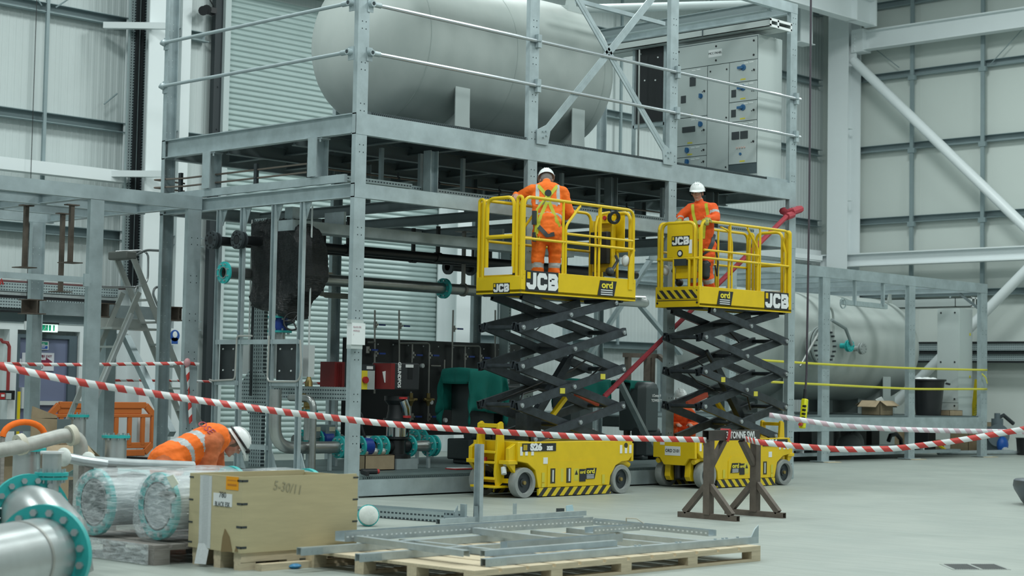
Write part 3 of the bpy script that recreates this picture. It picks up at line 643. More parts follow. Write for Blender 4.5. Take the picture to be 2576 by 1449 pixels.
# roof pipe over the tank and the top members
q = M(); a = P(1470, 22, y=19.9); b = P(1925, 10, y=17.9); q.tube([(a.x, a.y, a.z), (b.x, b.y, b.z)], .075, 16); 
tag(q.build('overhead_pipe', mat('grey_pipe_primer', (.46, .52, .52), .45)), 'grey horizontal pipe running above the tank to the trunking', 'pipe')
q = M(); q.bar(P(1450, 2, y=17.2), P(1670, 60, y=17.2), .06, .06); q.build('brace', GALV, plat)
q = M(); a = P(1540, -30, y=18.6); b = P(1541, 40, y=18.05); q.bar((19.66, 18.07, 7.41), (19.6, 18.07, 9.0), .11, .015, up=(0, 1, 0)); q.m = 1; q.cyl((19.6, 18.07, 8.9), (19.6, 18.07, 12.98), .01, 6)
tag(q.build('lifting_sling', [mat('orange_sling', (.78, .18, .03), .7), DARK]), 'orange lifting sling fastened to the lug on top of the tank', 'sling')
# ------------------------------------------------------------------ low open steel frame, left
YL = 19.4
lf = T('equipment_module', 'low open galvanised steel frame joined to the left side of the platform', 'steel frame', (12.2, 21, 0))
for x0, x1 in ((12.14, 12.34), (13.64, 13.855), (10.62, 10.84)): pfc(x0, x1, YL, 0, 3.68, -1, parent=lf, hl=x0 > 13)
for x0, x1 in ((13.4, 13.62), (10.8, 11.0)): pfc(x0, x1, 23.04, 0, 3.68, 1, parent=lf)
xbeam(YL-.006, 6, 13.855, 3.685, 3.86, parent=lf); xbeam(23.04, 6, 13.8, 3.685, 3.86, parent=lf); xbeam(YL+1.3, 6, 13.8, 3.69, 3.84, 'I', parent=lf); xbeam(YL+2.4, 6, 13.8, 3.69, 3.84, 'I', parent=lf)
for x in (10.75, 12.2, 13.72): ybeam(x, YL+.1, 23, 3.70, 3.84, parent=lf)
a = P(0, 1055, y=YL).z; b = P(215, 1084, y=YL).z
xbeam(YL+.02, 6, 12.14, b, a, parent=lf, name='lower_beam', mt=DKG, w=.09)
q = M(); q.bar((9, YL-.02, 2.64), (12.16, YL-.02, 2.64), .03, .075); q.box(12.05, YL-.05, 2.56, 12.13, YL-.02, 2.72); q.build('side_rail', GALV, lf)
q = M(); pa, pb = P(318, 850, y=22.0), P(432, 1092, y=20.6); q.bar(pa, pb, .1, .1); q.build('diagonal_brace', GALV, lf)
for px, pt, pb_, y in ((66, 536, 672, 21.0), (158, 546, 733, 21.6), (181, 515, 660, 20.4)):
    t = P(px, pt, y=y); b = P(px-3, pb_, y=y); q = M(); q.bar((t.x, y, 3.70), (t.x, y, b.z), .055, .055); q.box(t.x-.12, y-.12, b.z-.012, t.x+.12, y+.12, b.z); q.box(t.x-.09, y-.05, 3.685, t.x+.09, y+.05, 3.7)
    q.build('hanger', RUST, lf)
# brown stub bracket beams on a pale cross beam
cb = T('cross_beam', 'pale steel cross beam with three raw brown stub ends behind the stepladder', 'beam', (13, 22.2, 2.0))
yc = 22.0; z0, z1 = P(300, 800, y=yc).z, P(300, 768, y=yc).z
q = M(); q.box(P(105, 780, y=yc).x, yc, z0, P(425, 780, y=yc).x, yc+.1, z1); q.build('beam', GALV, cb)
for pl, pr_ in ((68, 113), (250, 289), (423, 472)):
    xa, xb = P(pl, 785, y=yc-.25).x, P(pr_, 785, y=yc-.25).x; q = M(); q.isec(((xa+xb)/2, yc-.28, (z0+z1)/2), ((xa+xb)/2, yc+.0, (z0+z1)/2), xb-xa, z1-z0+.02, .014); q.box(xa, yc-.1, z0, xb, yc-.09, z1)
    for s in (.06, z1-z0-.06): q.cyl((xb-.03, yc-.12, z0+s), (xb-.03, yc-.08, z0+s), .018, 6)
    q.build('stub_end', RUST, cb)
q = M(); q.box(P(269, 790, y=22.1).x, 22.101, 0, P(295, 790, y=22.1).x, 22.3, z0); q.build('post', GALV, cb)
q = M(); q.box(P(82, 790, y=22.1).x, 22.101, 0, P(105, 790, y=22.1).x, 22.25, z0); q.build('post', GALV, cb)
# ------------------------------------------------------------------ right module with the second tank
YR = 19.78
rm = T('steel_module', 'long low galvanised steel module carrying the second grey tank on the right', 'steel module', (30, 22, 0))
for x0, x1 in ((26.05, 26.25), (29.06, 29.32), (32.26, 32.5), (35.26, 35.53)):
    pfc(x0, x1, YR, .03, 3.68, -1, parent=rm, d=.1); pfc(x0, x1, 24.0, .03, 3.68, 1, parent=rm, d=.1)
    q = M(); q.box(x0-.1, YR-.1, .012, x1+.08, YR+.2, .03); q.m = 1; q.box(x0-.05, YR-.2, 0, x1+.14, YR+.15, .012); q.build('base_plate', [GALV, PINE], rm)
xbeam(YR-.006, 23.7, 35.53, 3.66, 3.87, parent=rm); xbeam(24.0, 23.7, 35.5, 3.66, 3.87, parent=rm, face=1)
xbeam(YR-.006, 23.7, 35.26, .61, .885, parent=rm); xbeam(24.0, 23.7, 35.5, .61, .885, parent=rm, face=1)
for x in (26.1, 27.6, 29.1, 30.7, 32.3, 33.8, 35.4): ybeam(x, YR+.1, 23.9, 3.68, 3.83, parent=rm); ybeam(x, YR+.1, 23.9, .63, .86, parent=rm, mt=DKG)
for z0, z1 in ((.1, .17), (.22, .29)): xbeam(YR+.35, 24, 35.0 if z0 < .2 else 33.6, z0, z1, parent=rm, name='skid_rail', w=.2)
q = M()
for i in range(11): q.box(24.4+i*.9, YR+.33, .17, 24.44+i*.9, YR+.5, .22)
q.build('skid_spacer', WHT, rm)
q = M(); q.box(23.8, YR+.03, .886, 35.2, 23.95, .912); q.build('deck_plate', mat('deck_dark_plate', (.12, .16, .165), .5, .2), rm)
ax, bx = P(2255, 905, y=23.9), P(2372, 850, y=23.9)
q = M(); q.bar((32.4, 23.9, .9), (35.3, 23.9, 3.6), .08, .08); q.bar((32.4, 23.9, 3.6), (35.3, 23.9, .9), .08, .08); q.bar((35.4, 19.9, 3.3), (35.4, 20.4, 3.66), .05, .05); q.build('brace', DKG, rm)
q = M()
for px in (2150, 2221): p = P(px, 720, y=YR+.05); q.bar((p.x, YR+.05, 3.67), (p.x, YR+.05, P(px, 768, y=YR).z), .07, .05)
q.build('hanger', GALV, rm)
q = M(); a, b = P(2118, 760, y=YR+.1), P(2228, 766, y=YR+.1); q.bar((a.x, YR+.1, a.z), (b.x, YR+.1, a.z-.02), .1, .1); q.ring(P(2121, 763, y=YR+.05), (0, 1, 0), .11, .09, .02, 20); q.build('tray_bundle', GALVD, rm)
y2, z2 = 21.85, 2.36
t2 = tank('storage_tank', 'second grey tank on the low module at right, with a bolted manway', (28.6, y2, z2), 1.15, 5.45, .72)
for x in (29.6, 33.3): saddle(t2, x, y2, z2, 1.15, .915, .3)
mw = P(2075, 870, y=y2-1.42)
q = M(); q.cyl((mw.x, y2-.9, mw.z), (mw.x, y2-1.3, mw.z), .31, 32); q.ring((mw.x, y2-1.03, mw.z), (0, 1, 0), .5, .3, .02, 32); q.build('manway_neck', TANK, t2)
q = M(); q.ring((mw.x, y2-1.3, mw.z), (0, 1, 0), .4, .0, .045, 36); q.ring((mw.x, y2-1.37, mw.z), (0, 1, 0), .4, .0, .045, 36); 
c = q.build('manway_cover', mat('manway_grey', (.38, .43, .42), .42, .3), t2)
q = M(); q.bolts((mw.x, y2-1.38, mw.z), (0, 1, 0), .345, 20, .022, .16); q.build('bolts', DARK, c)
q = M(); q.tube([(mw.x+.06, y2-1.4, mw.z+.1), (mw.x+.06, y2-1.47, mw.z+.1), (mw.x+.06, y2-1.47, mw.z-.1), (mw.x+.06, y2-1.4, mw.z-.1)], .012, 6); q.tube([(mw.x+.42, y2-1.34, mw.z-.3), (mw.x+.42, y2-1.34, mw.z+.62), (mw.x+.36, y2-1.34, mw.z+.78), (mw.x+.15, y2-1.34, mw.z+.84)], .025, 8, bend=.1); q.build('davit_handle', TANK, c)
def nozzle(px, py, r, mt, nm, teal=False):
    p = P(px, py, y=y2-1.4); q = M(); q.cyl((p.x, y2-.9, p.z), (p.x, y2-1.38, p.z), r*.45, 14); q.ring((p.x, y2-1.33, p.z), (0, 1, 0), r, 0, .03, 20); q.ring((p.x, y2-1.38, p.z), (0, 1, 0), r, 0, .03, 20)
    q.bolts((p.x, y2-1.36, p.z), (0, 1, 0), r*.75, 8, .012, .13); q.build(nm, mt, t2); return p
p = nozzle(2141, 870, .125, TEAL, 'teal_nozzle')
q = M(); q.tube([(p.x, y2-1.42, p.z+.02), (p.x-.3, y2-1.46, p.z+.35), P(2092, 805, y=y2-1.46)], .035, 10); q.build('drain_hose', mat('grey_hose', (.25, .3, .3), .5), t2)
nozzle(2173, 877, .12, mat('nozzle_grey', (.36, .4, .39), .42, .3), 'blank_nozzle')
q = M(); q.cyl(P(2073, 812, y=y2-1.6), P(2013, 922, y=y2-1.5), .028, 10); tag(q.build('loose_pipe', STAIN), 'slim steel bar leaning diagonally across the manway of the second tank', 'bar')
q = M(); q.poly([(33.9, y2-.5, z2+.95), (34.1, y2-.5, z2+.95), (34.07, y2-.5, z2+1.25), (33.98, y2-.5, z2+1.25)], (0, .03, 0)); q.build('lifting_lug', TANK, t2)
# things on that module
q = M(); bxp = P(2335, 1041, z=.915); bx_, by_ = 34.25, 20.35
bx_ = P(2335, 1000, y=20.3).x; by_ = 20.3
bn = T('dustbin', 'large black plastic bin full of white waste on the right module', 'bin', (bx_, by_, .915))
q = M(); q.lathe((bx_, by_, .915), (0, 0, 1), [(0, 0), (.27, 0), (.35, .74), (.39, .75), (.39, .79), (.35, .79), (.345, .7), (0, .66)], 28); q.build('body', BLACK, bn)
q = M(); q.bar((bx_+.3, by_-.26, 1.62), (bx_+.36, by_-.32, 1.6), .1, .04); q.bar((bx_-.3, by_+.26, 1.62), (bx_-.36, by_+.32, 1.6), .1, .04); q.build('handles', BLACK, bn)
q = M(); [q.sph((bx_+RN.uniform(-.2, .2), by_+RN.uniform(-.2, .2), 1.66), .13, .12, .09, 8, 6) for i in range(7)]; q.build('waste', WHT, bn)
def carton(name, label, x, y, z, w, d, h, flaps=False, mt=CARD, group=None, rz=0.):
    t = T(name, label, 'box', (0, 0, 0), group); k = .008
    q = M(); q.box(-w/2, -d/2, 0, w/2, d/2, k); q.box(-w/2, -d/2, 0, -w/2+k, d/2, h); q.box(w/2-k, -d/2, 0, w/2, d/2, h); q.box(-w/2, -d/2, 0, w/2, -d/2+k, h); q.box(-w/2, d/2-k, 0, w/2, d/2, h)
    if not flaps: q.box(-w/2, -d/2, h-k, w/2, d/2, h)
    q.build('walls', mt, t)
    if flaps:
        for sx in (-1, 1): q = M(); q.poly([(sx*w/2, -d/2, h), (sx*w/2, d/2, h), (sx*(w/2+.17), d/2, h-.13), (sx*(w/2+.17), -d/2, h-.13)], (0, 0, .008)); q.build('flap', mt, t)
        for sy in (-1, 1): q = M(); q.poly([(-w/2, sy*d/2, h), (w/2, sy*d/2, h), (w/2, sy*(d/2+.16), h-.1), (-w/2, sy*(d/2+.16), h-.1)], (0, 0, .008)); q.build('flap', mt, t)
    else:
        q = M(); q.box(-w/2-.001, -.025, h-.001, w/2+.001, .025, h+.002); q.build('packing_tape', mat('brown_tape', (.42, .33, .2), .4), t)
    t.location = (x, y, z); t.rotation_euler.z = rz; return t
p = P(2212, 1042, y=20.4)
carton('cardboard_box', 'open cardboard box with flaps out on the deck beside the second tank', p.x, 20.45, .915, .5, .45, .3, True)
q = M(); q.poly([P(2203, 1005, y=20.3), P(2218, 998, y=20.3), P(2232, 1020, y=20.3), P(2215, 1023, y=20.3)], (.01, .02, 0)); tag(q.build('paper_sheet', WHT), 'white paper sheet sticking out of the open cardboard box', 'paper')
p = P(2390, 1035, y=20.1); carton('cardboard_box', 'flat pale cardboard box on the deck in front of the grey cabinet', p.x, 20.1, .915, .55, .3, .12)
c2 = T('control_cabinet', 'tall pale grey cabinet standing on the right module beside the black bin', 'cabinet', (35.0, 22, .915))
cy0 = 20.02; xa = P(2412, 900, y=cy0).x; xb = P(2446, 900, y=cy0).x; z_t = P(2412, 775, y=cy0).z
yb = P(2357, 900, x=xa).y
q = M(); q.box(xa+.01, cy0, .915, xb, yb, z_t); q.build('body', GREY, c2, bevel=.005)
q = M(); q.box(xa-.004, cy0+.01, 1.2, xa+.009, yb-.01, z_t-.01); q.box(xa-.004, cy0+.01, .95, xa+.009, yb-.01, 1.19); q.build('door', GREY, c2)
q = M(); [q.cyl((xa-.01, y, z), (xa-.004, y, z), .022, 8) for y in (cy0+.1, yb-.1) for z in (1.02, 1.13, 1.28, 2.1, z_t-.1)]; q.build('lock', BLACK, c2)
q = M(); [q.box(xb-.14, cy0-.003, z, xb-.07, cy0, z+.06) for z in (1.75, 2.7)]; q.build('warning_label', MATS['yellow_label'], c2)
c3 = T('control_cabinet', 'grey cabinet half hidden behind the rounded end of the second tank', 'cabinet', (33.5, 23.2, 0))
xa3 = P(2252, 900, y=22.9).x; q = M(); q.box(xa3-.75, 22.9, .0, xa3, 23.7, P(2250, 790, y=22.9).z); q.build('body', GREY, c3, bevel=.005)
q = M(); q.cyl((xa3-.5, 22.89, 3.0), (xa3-.5, 22.9, 3.0), .03, 8); q.build('lock', BLACK, c3)
t = T('cable_trunking', 'pale grey trunking box along the right module with an open two-cell end', 'trunking', (35.0, 22, 3.2))
yt = 20.6; a, b = P(2443, 748, y=yt), P(2475, 774, y=yt)
q = M()
for x0, x1, z0, z1 in ((a.x, b.x, b.z, b.z+.015), (a.x, b.x, a.z-.015, a.z), (a.x, a.x+.015, b.z, a.z), (b.x-.015, b.x, b.z, a.z), (a.x+.28*(b.x-a.x), a.x+.28*(b.x-a.x)+.015, b.z, a.z)): q.box(x0, yt, z0, x1, 23.8, z1)
q.box(a.x, yt+.4, b.z, b.x, yt+.42, a.z); q.build('duct', GREY, t)
q = M()
for x0, x1, z0, z1 in ((a.x-.01, b.x+.01, b.z-.01, b.z+.03), (a.x-.01, b.x+.01, a.z-.03, a.z+.01), (a.x-.01, a.x+.025, b.z, a.z), (b.x-.025, b.x+.01, b.z, a.z), (a.x+.28*(b.x-a.x)-.01, a.x+.28*(b.x-a.x)+.03, b.z, a.z)): q.box(x0, yt-.012, z0, x1, yt, z1)
q.build('end_frame', WHT, t)
q = M(); [q.bar((a.x+.1, y, a.z), (a.x+.1, y, 3.67), .03, .03) for y in (21.2, 22.4, 23.5)]; q.build('hanger', GALV, t)
q = M(); q.bar((P(2449, 1000, y=20.1).x, 20.1, .914), P(2458, 955, y=20.15), .1, .05); tag(q.build('spirit_level', mat('tool_yellow', (.75, .58, .01), .45)), 'yellow spirit level leaning beside the grey cabinet on the right module', 'tool')
q = M(); q.bar((P(2452, 1000, y=19.98).x, 19.98, .914), P(2466, 996, y=19.98), .07, .02, up=(1, 0, 0)); tag(q.build('striped_strap', stripes('black_yellow', (.6, .55, .02), (.02, .02, .02), 'X', 18, 1., 'Z')), 'black and yellow striped strap lying against the yellow level', 'strap')
# ------------------------------------------------------------------ scissor lifts
YS = mat('hazard_stripes', (.70, .52, .02), .5)
HAZ = stripes('hazard_tape', (.70, .53, .02), (.03, .03, .03), 'X', 6.2, -1., 'Z')
HAZY = stripes('hazard_tape_end', (.70, .53, .02), (.03, .03, .03), 'Y', 7.5, 1., 'Z')
SCIS = mat('black_scissor_steel', (.035, .043, .05), .38, .15, var=.35, sc=9)
TYRE = mat('grey_solid_tyre', (.27, .29, .28), .75, var=.1, sc=12)
PLATE = mat('black_decal', (.02, .023, .026), .4)
OFFW = mat('white_decal', (.78, .8, .8), .5)
def decal(nm, t, c, x, up, w, h, mt=None, skew=0., th=.003):
    c = V(c); x = V(x); up = V(up); n = x.cross(up); q = M()
    q.poly([c-x*(w/2+skew)-up*h/2, c+x*(w/2-skew)-up*h/2, c+x*(w/2+skew)+up*h/2, c-x*(w/2-skew)+up*h/2], n*th)
    return q.build(nm, mt or PLATE, t)
def jcb(t, c, x, up, w):
    x = V(x); up = V(up); n = x.cross(up); h = w*.43; c = V(c)
    d = decal('maker_plate', t, c, x, up, w, h); f = c+n*.0035; q = M(); s = w*.1; T_ = .0015
    kk = [0]
    def st(pts):
        kk[0] += 1; f = c+n*(.0035+.0006*kk[0])
        pts = [V((a*w, b*h, 0)) for a, b in pts]; k = len(pts); vs = []
        for i, p in enumerate(pts):
            d1 = (p-pts[i-1]).normalized() if i else (pts[1]-p).normalized(); d2 = (pts[i+1]-p).normalized() if i < k-1 else d1
            n1 = V((-d1.y, d1.x, 0)); n2 = V((-d2.y, d2.x, 0)); m = (n1+n2); m = m/max(.4, m.length_squared)*2*s/2
            for o_ in (p+m, p-m): vs += [f+x*o_.x+up*o_.y, f+x*o_.x+up*o_.y+n*T_]
        q.add(vs, [(4*i+a, 4*i+b, 4*i+4+b, 4*i+4+a) for i in range(k-1) for a, b in ((0, 1), (1, 3), (3, 2), (2, 0))]+[(0, 1, 3, 2), (4*k-4, 4*k-3, 4*k-1, 4*k-2)])
    st([(-.43, -.1), (-.43, -.2), (-.39, -.3), (-.27, -.3), (-.235, -.2), (-.235, .41)])
    st([(.1, .12), (.1, .2), (.07, .3), (-.07, .3), (-.11, .18), (-.11, -.18), (-.07, -.3), (.07, -.3), (.1, -.2), (.1, -.12)])
    st([(.23, .02), (.23, .3), (.39, .3), (.43, .2), (.42, .06), (.38, .0), (.23, .0)]); st([(.23, .02), (.23, -.3), (.39, -.3), (.44, -.2), (.43, -.06), (.38, .0)])
    q.build('maker_letters', OFFW, d)
    q = M(); q.poly([f+x*(-.46*w)+up*(.1*h), f+x*(-.36*w)+up*(.1*h), f+x*(-.36*w)+up*(.42*h), f+x*(-.46*w)+up*(.42*h)], n*.001); q.build('maker_emblem', YEL, d)
def ordp(t, c, x, up, w, h, sk=.02):
    d = decal('hire_plate', t, c, x, up, w, h, skew=sk); c = V(c); x = V(x); up = V(up); n = x.cross(up)
    txt('hire_lettering', 'ord', h*.62, mat('decal_yellow', (.80, .68, .05), .5), d, c+n*.005+up*h*.2, x, up, .001, h*.02, 1.25)
    q = M(); [q.poly([c+n*.0035-x*w*.38-up*(h*.1+i*h*.14), c+n*.0035+x*w*.33-up*(h*.1+i*h*.14), c+n*.0035+x*w*.33-up*(h*.16+i*h*.14), c+n*.0035-x*w*.38-up*(h*.16+i*h*.14)], n*.001) for i in range(3)]
    q.build('hire_small_print', OFFW, d)
def scissor_lift(label):
    t = T('scissor_lift', label, 'scissor lift')
    # chassis with wheel arches, as a side profile pulled across the width
    pr = [(-1.08, .70), (-1.08, .46), (-.9, .43), (-.76, .34), (-.70, .12), (.66, .12), (.68, .24), (.78, .37), (.9, .42), (1.04, .43), (1.115, .50), (1.115, .70)]
    q = M(); q.poly([(x, -.4, z) for x, z in pr], (0, .8, 0)); q.build('chassis', YEL, t, bevel=.008)
    for s in (-1, 1):
        q = M(); q.poly([(x, s*.401, z) for x, z in ((-.54, .125), (-.54, .40), (-.48, .45), (.36, .45), (.43, .38), (.43, .125))], (0, s*.006, 0)); p = q.build('side_door', YEL, t)
        q = M()
        for x in (-.44, -.14): q.box(x-.05, s*.409, .17, x+.04, s*.404, .36)
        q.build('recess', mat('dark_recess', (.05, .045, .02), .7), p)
        q = M(); q.box(-.455, s*.411, .19, -.43, s*.406, .34); q.box(-.15, s*.411, .19, -.12, s*.406, .35); q.build('latch', GREYL, p)
        q = M()
        for x, z, w, h in ((-.27, .27, .05, .17), (.0, .27, .09, .16), (-.62, .25, .05, .12), (.53, .2, .05, .12), (-.62, .15, .05, .05)): q.box(x-w/2, s*.4075, z-h/2, x+w/2, s*.403, z+h/2)
        for x, w in ((0, .07),): q.box(x-w/2, s*.409, .2, x+w/2, s*.403, .22)
        q.build('warning_label', MATS['yellow_label'], t)
        q = M(); q.poly([(-.03, s*.4095, .27), (.03, s*.4095, .27), (0, s*.4095, .33)], (0, -s*.001, 0)); q.build('warning_triangle', PLATE, t)
        q = M(); [q.box(x-.022, s*.405, .53, x+.022, s*.4, .64) for x in (-1.02, -.93, -.82, .88, .98, 1.07)]; q.box(-.62, s*.405, .42, -.54, s*.4, .5); q.build('white_label', OFFW, t)
        xd = (-s, 0, 0); ordp(t, (.27, s*.41, .28), xd, (0, 0, 1), .2, .14); d = decal('hire_plate', t, (.115, s*.41, .26), xd, (0, 0, 1), .12, .16); txt('hire_lettering', 'ord', .06, MATS['decal_yellow'], d, (.115, s*.415, .3), xd, (0, 0, 1), .001, .002, 1.2)
        d = decal('model_plate', t, (-.70, s*.403, .63), xd, (0, 0, 1), .62, .1)
        k = -s
        txt('model_lettering', 'S26', .115, OFFW, d, (-.70-k*.06, s*.408, .63), xd, (0, 0, 1), .001, .008, 1.25); txt('model_lettering', '32E', .065, OFFW, d, (-.70+k*.19, s*.408, .615), xd, (0, 0, 1), .001, .005, 1.1)
        q = M(); q.box(-.70-k*.29, s*.406, .595, -.70-k*.22, s*.403, .665); q.build('maker_emblem', YEL, d)
        q = M(); q.box(-.70, s*.375, .012, .68, s*.405, .118); q.build('pothole_guard', HAZ, t)
        q = M(); q.cyl((.98, s*.406, .635), (.98, s*.399, .635), .035, 12); q.build('tie_down_hole', MATS['dark_recess'], t)
        for x in (-.95, .9):
            q = M(); q.lathe((x, s*.35, .19), (0, s, 0), [(.125, -.06), (.185, -.06), (.19, -.045), (.19, .045), (.185, .06), (.135, .06), (.13, .02)], 28); w = q.build('wheel', TYRE, t)
            q = M(); q.lathe((x, s*.35, .19), (0, s, 0), [(0, .03), (.05, .03), (.055, .012), (.13, .012), (.135, .05)], 28); h = q.build('hub', DARK, w)
            q = M(); q.cyl((x, s*.37, .19), (x, s*.405, .19), .025, 10); q.build('axle_nut', BRASS, h)
    q = M(); q.box(-.85, -.3, .1, .85, .3, .3); q.build('underframe', DARK, t)
    # ladder end
    q = M()
    for y in (-.17, .17): q.poly([(-1.22, y-.02, .12), (-1.1, y-.02, .2), (-1.1, y-.02, .62), (-1.13, y-.02, .93), (-1.16, y-.02, .95), (-1.22, y-.02, .92), (-1.26, y-.02, .3)], (0, .04, 0))
    q.box(-1.22, -.17, .87, -1.14, .17, .92)
    for z in (.22, .42, .55): q.box(-1.26, -.17, z, -1.12, .17, z+.03)
    q.box(-1.12, -.36, .18, -1.08, .36, .24); q.box(-1.3, -.22, .12, -1.05, .22, .15); q.box(-1.22, -.38, .42, -1.06, -.2, .47); q.box(-1.22, .2, .42, -1.06, .38, .47)
    for y in (-.36, .3): q.poly([(-1.08, y, .3), (-1.2, y, .42), (-1.2, y, .62), (-1.08, y, .68)], (0, .06, 0))
    q.build('access_ladder', YEL, t, bevel=.006)
    q = M(); q.cyl((-1.2, -.27, .38), (-1.22, -.3, .3), .035, 10); q.cyl((-1.17, -.27, .4), (-1.15, -.27, .46), .03, 10); q.build('charging_plug', GREYL, t)
    q = M(); q.box(-1.23, .02, .44, -1.2, .1, .5); q.build('red_lamp', RED, t)
    # far end
    q = M(); q.poly([(1.116, y, z) for y, z in ((-.38, .66), (-.38, .42), (-.26, .42), (-.18, .32), (.18, .32), (.26, .42), (.38, .42), (.38, .66))], (.05, 0, 0)); e = q.build('end_plate', YEL, t, bevel=.008)
    d = decal('number_plate', t, (1.167, -.02, .52), (0, 1, 0), (0, 0, 1), .28, .13, OFFW); txt('number_lettering', 'ORD 2101', .062, PLATE, d, (1.172, -.02, .52), (0, 1, 0), (0, 0, 1), .001, .001, .95)
    q = M(); q.box(1.167, -.25, .6, 1.17, -.17, .65); q.build('white_label', OFFW, t)
    q = M()
    for y in (-.22, .14): q.poly([(1.02, y, .42), (1.08, y, .42), (1.1, y, .16), (1.06, y, .1), (1.0, y, .1)], (0, .1, 0))
    for y in (-.4, .24): q.tube([(.78, y+.08, .395), (.98, y+.08, .42), (1.13, y+.08, .37)], .04, 10)
    q.build('steering_yoke', YEL, t, bevel=.006)
    q = M(); q.cyl((1.06, 0, .14), (1.06, 0, .32), .05, 10); q.box(.9, -.1, .12, 1.02, .1, .36); q.build('steering_ram', BLACK, t)
    # scissor stack
    zs = [.665, 1.155, 1.646, 2.134, 2.56]; xl, xr = -1.0, .94
    for k in range(4):
        z0, z1 = zs[k], zs[k+1]
        for s in (-1, 1):
            for nm, y, a, b in (('scissor_arm', .34*s, (xl, z0), (xr, z1)), ('scissor_arm', .26*s, (xl, z1), (xr, z0))):
                a = V((a[0], y, a[1])); b = V((b[0], y, b[1])); e = (b-a).normalized()*.06
                if k == 0 and a.z < .7: a = a+(b-a)*.13
                if k == 0 and b.z < .7: b = b+(a-b)*.1
                if k == 3:
                    if b.z > 2.5: b = b+(a-b)*.09
                    if a.z > 2.5: a = a+(b-a)*.07
                q = M(); q.hollow(a-e, b+e, .055, .105, .008); arm = q.build(nm, SCIS, t)
                if abs(y) > .3:
                    q = M(); m = (a+b)/2
                    for p in (a, m, b): q.cyl(p-V((0, s*.0, 0)), p+V((0, s*.05, 0)), .03, 10); q.cyl(p, p+V((0, s*.06, 0)), .016, 6)
                    q.build('pivot_pin', BOLT, arm)
        q = M()
        for x, z in ((xl, z1), (xr, z1), ((xl+xr)/2, (z0+z1)/2)): q.cyl((x, -.33, z), (x, .33, z), .03, 12)
        q.build('cross_tube', SCIS, t)
    q = M(); q.hollow((-.55, 0, .8), (.25, 0, 1.75), .09, .11); q.cyl((-.3, 0, 1.15), (.45, 0, 1.95), .035, 10); q.box(-.62, -.1, .7, -.35, .1, 1.05); q.build('lift_ram', SCIS, t)
    q = M(); q.tube([(-.9, -.2, 1.1), (-.75, -.15, 1.3), (-.5, -.18, 1.36), (-.2, -.2, 1.33), (.4, -.2, 1.5), (.8, -.15, 1.7), (.3, -.2, 1.85), (-.6, -.2, 2.1), (-.2, -.2, 2.35)], .014, 6); q.tube([(-.85, .2, 1.2), (-.3, .1, 1.4), (.5, .15, 1.62), (.85, .15, 1.8)], .012, 6); q.build('hydraulic_hose', BLACK, t)
    q = M(); [q.box(x-.045, s*.375, z-.035, x+.045, s*.368, z+.035) for s in (-1, 1) for x, z in ((-.25, 1.345), (.53, 1.54))]; q.build('warning_label', MATS['yellow_label'], t)
    q = M(); q.bar((-.15, -.1, 1.02), (.1, -.1, 1.25), .06, .05); q.build('safety_prop', YEL, t)
    q = M(); q.bar((.3, -.1, 1.32), (.75, -.1, 1.18), .05, .07); q.build('red_ram_cover', mat('red_ram', (.5, .08, .04), .5), t)
    # platform
    zb, zp, zr, zm = 2.557, 2.848, 3.78, 3.265
    q = M(); q.box(-1.08, -.4, zb+.02, 1.13, .4, zb+.05); q.build('deck', DARK, t)
    for s in (-1, 1):
        q = M(); q.box(-1.08, s*.4, zb, 1.135, s*.375, zp); p = q.build('side_panel', YEL, t, bevel=.004)
    q = M(); q.box(-1.08, -.375, zb, -1.055, .375, zp-.07); q.box(1.11, -.375, zb, 1.135, .375, zp); q.box(1.0, -.41, zp-.2, 1.06, -.4, zp+.35) if 0 else None; q.build('end_panel', YEL, t, bevel=.004)
    def tb(pts, r=.019, bend=.09, nm='rail', par=None): q = M(); q.tube(pts, r, 8, bend=bend); return q.build(nm, YEL, par or t)
    for s in (-1, 1):
        y = s*.385
        fr = tb([(-1.03, y, zp-.05), (-1.03, y, zr), (1.09, y, zr), (1.09, y, zp-.05)], .021, .13, 'guardrail')
        tb([(-1.03, y, zm-.01), (1.09, y, zm-.01)], .018, 0, 'mid_rail', fr)
        for x, z0 in ((-.3, zp-.02), (.42, zm+.0)): tb([(x, y, z0), (x, y, zr)], .017, 0, 'post', fr)
        tb([(-.25, y, zp-.03), (-.25, y, zm+.2), (.02, y, zr-.03)], .018, .06, 'post', fr); tb([(-.25, y+s*.02, zm+.1), (1.05, y+s*.02, zm+.1)], .016, 0, 'mid_rail', fr)
        tb([(.42, y*.95, zp), (.42, y*.95, zr-.03)], .018, 0, 'post', fr); tb([(.35, y*.95, zp), (.35, y*.95, zr-.25), (.42, y*.95, zr-.1), (.62, y*.95, zr-.06)], .015, .08, 'post', fr)
    # gate end (-x): two post pairs and a gate loop
    g = tb([(-1.06, -.24, zp-.03), (-1.06, -.24, zr), (-1.06, .24, zr), (-1.06, .24, zp-.03)], .024, .12, 'gate')
    tb([(-1.06, -.24, zm+.02), (-1.06, .24, zm+.02)], .028, 0, 'gate_bar', g); tb([(-1.06, -.24, zp-.02), (-1.06, .24, zp-.02)], .02, 0, 'gate_bar', g)
    for s in (-1, 1):
        tb([(-1.06, s*.3, zp-.1), (-1.06, s*.3, zr+.0), (-1.06, s*.385, zr), (-1.06, s*.385, zp-.1)], .021, .05, 'post'); tb([(-1.04, s*.345, zp-.1), (-1.04, s*.345, zr-.05)], .018, 0, 'post')
        q = M(); q.tube([(-1.0, s*.34, zp), (-1.0, s*.34, zm+.2), (-.98, s*.31, zm+.35), (-.98, s*.31, zr-.1)], .02, 8); q.build('post', YEL, t)
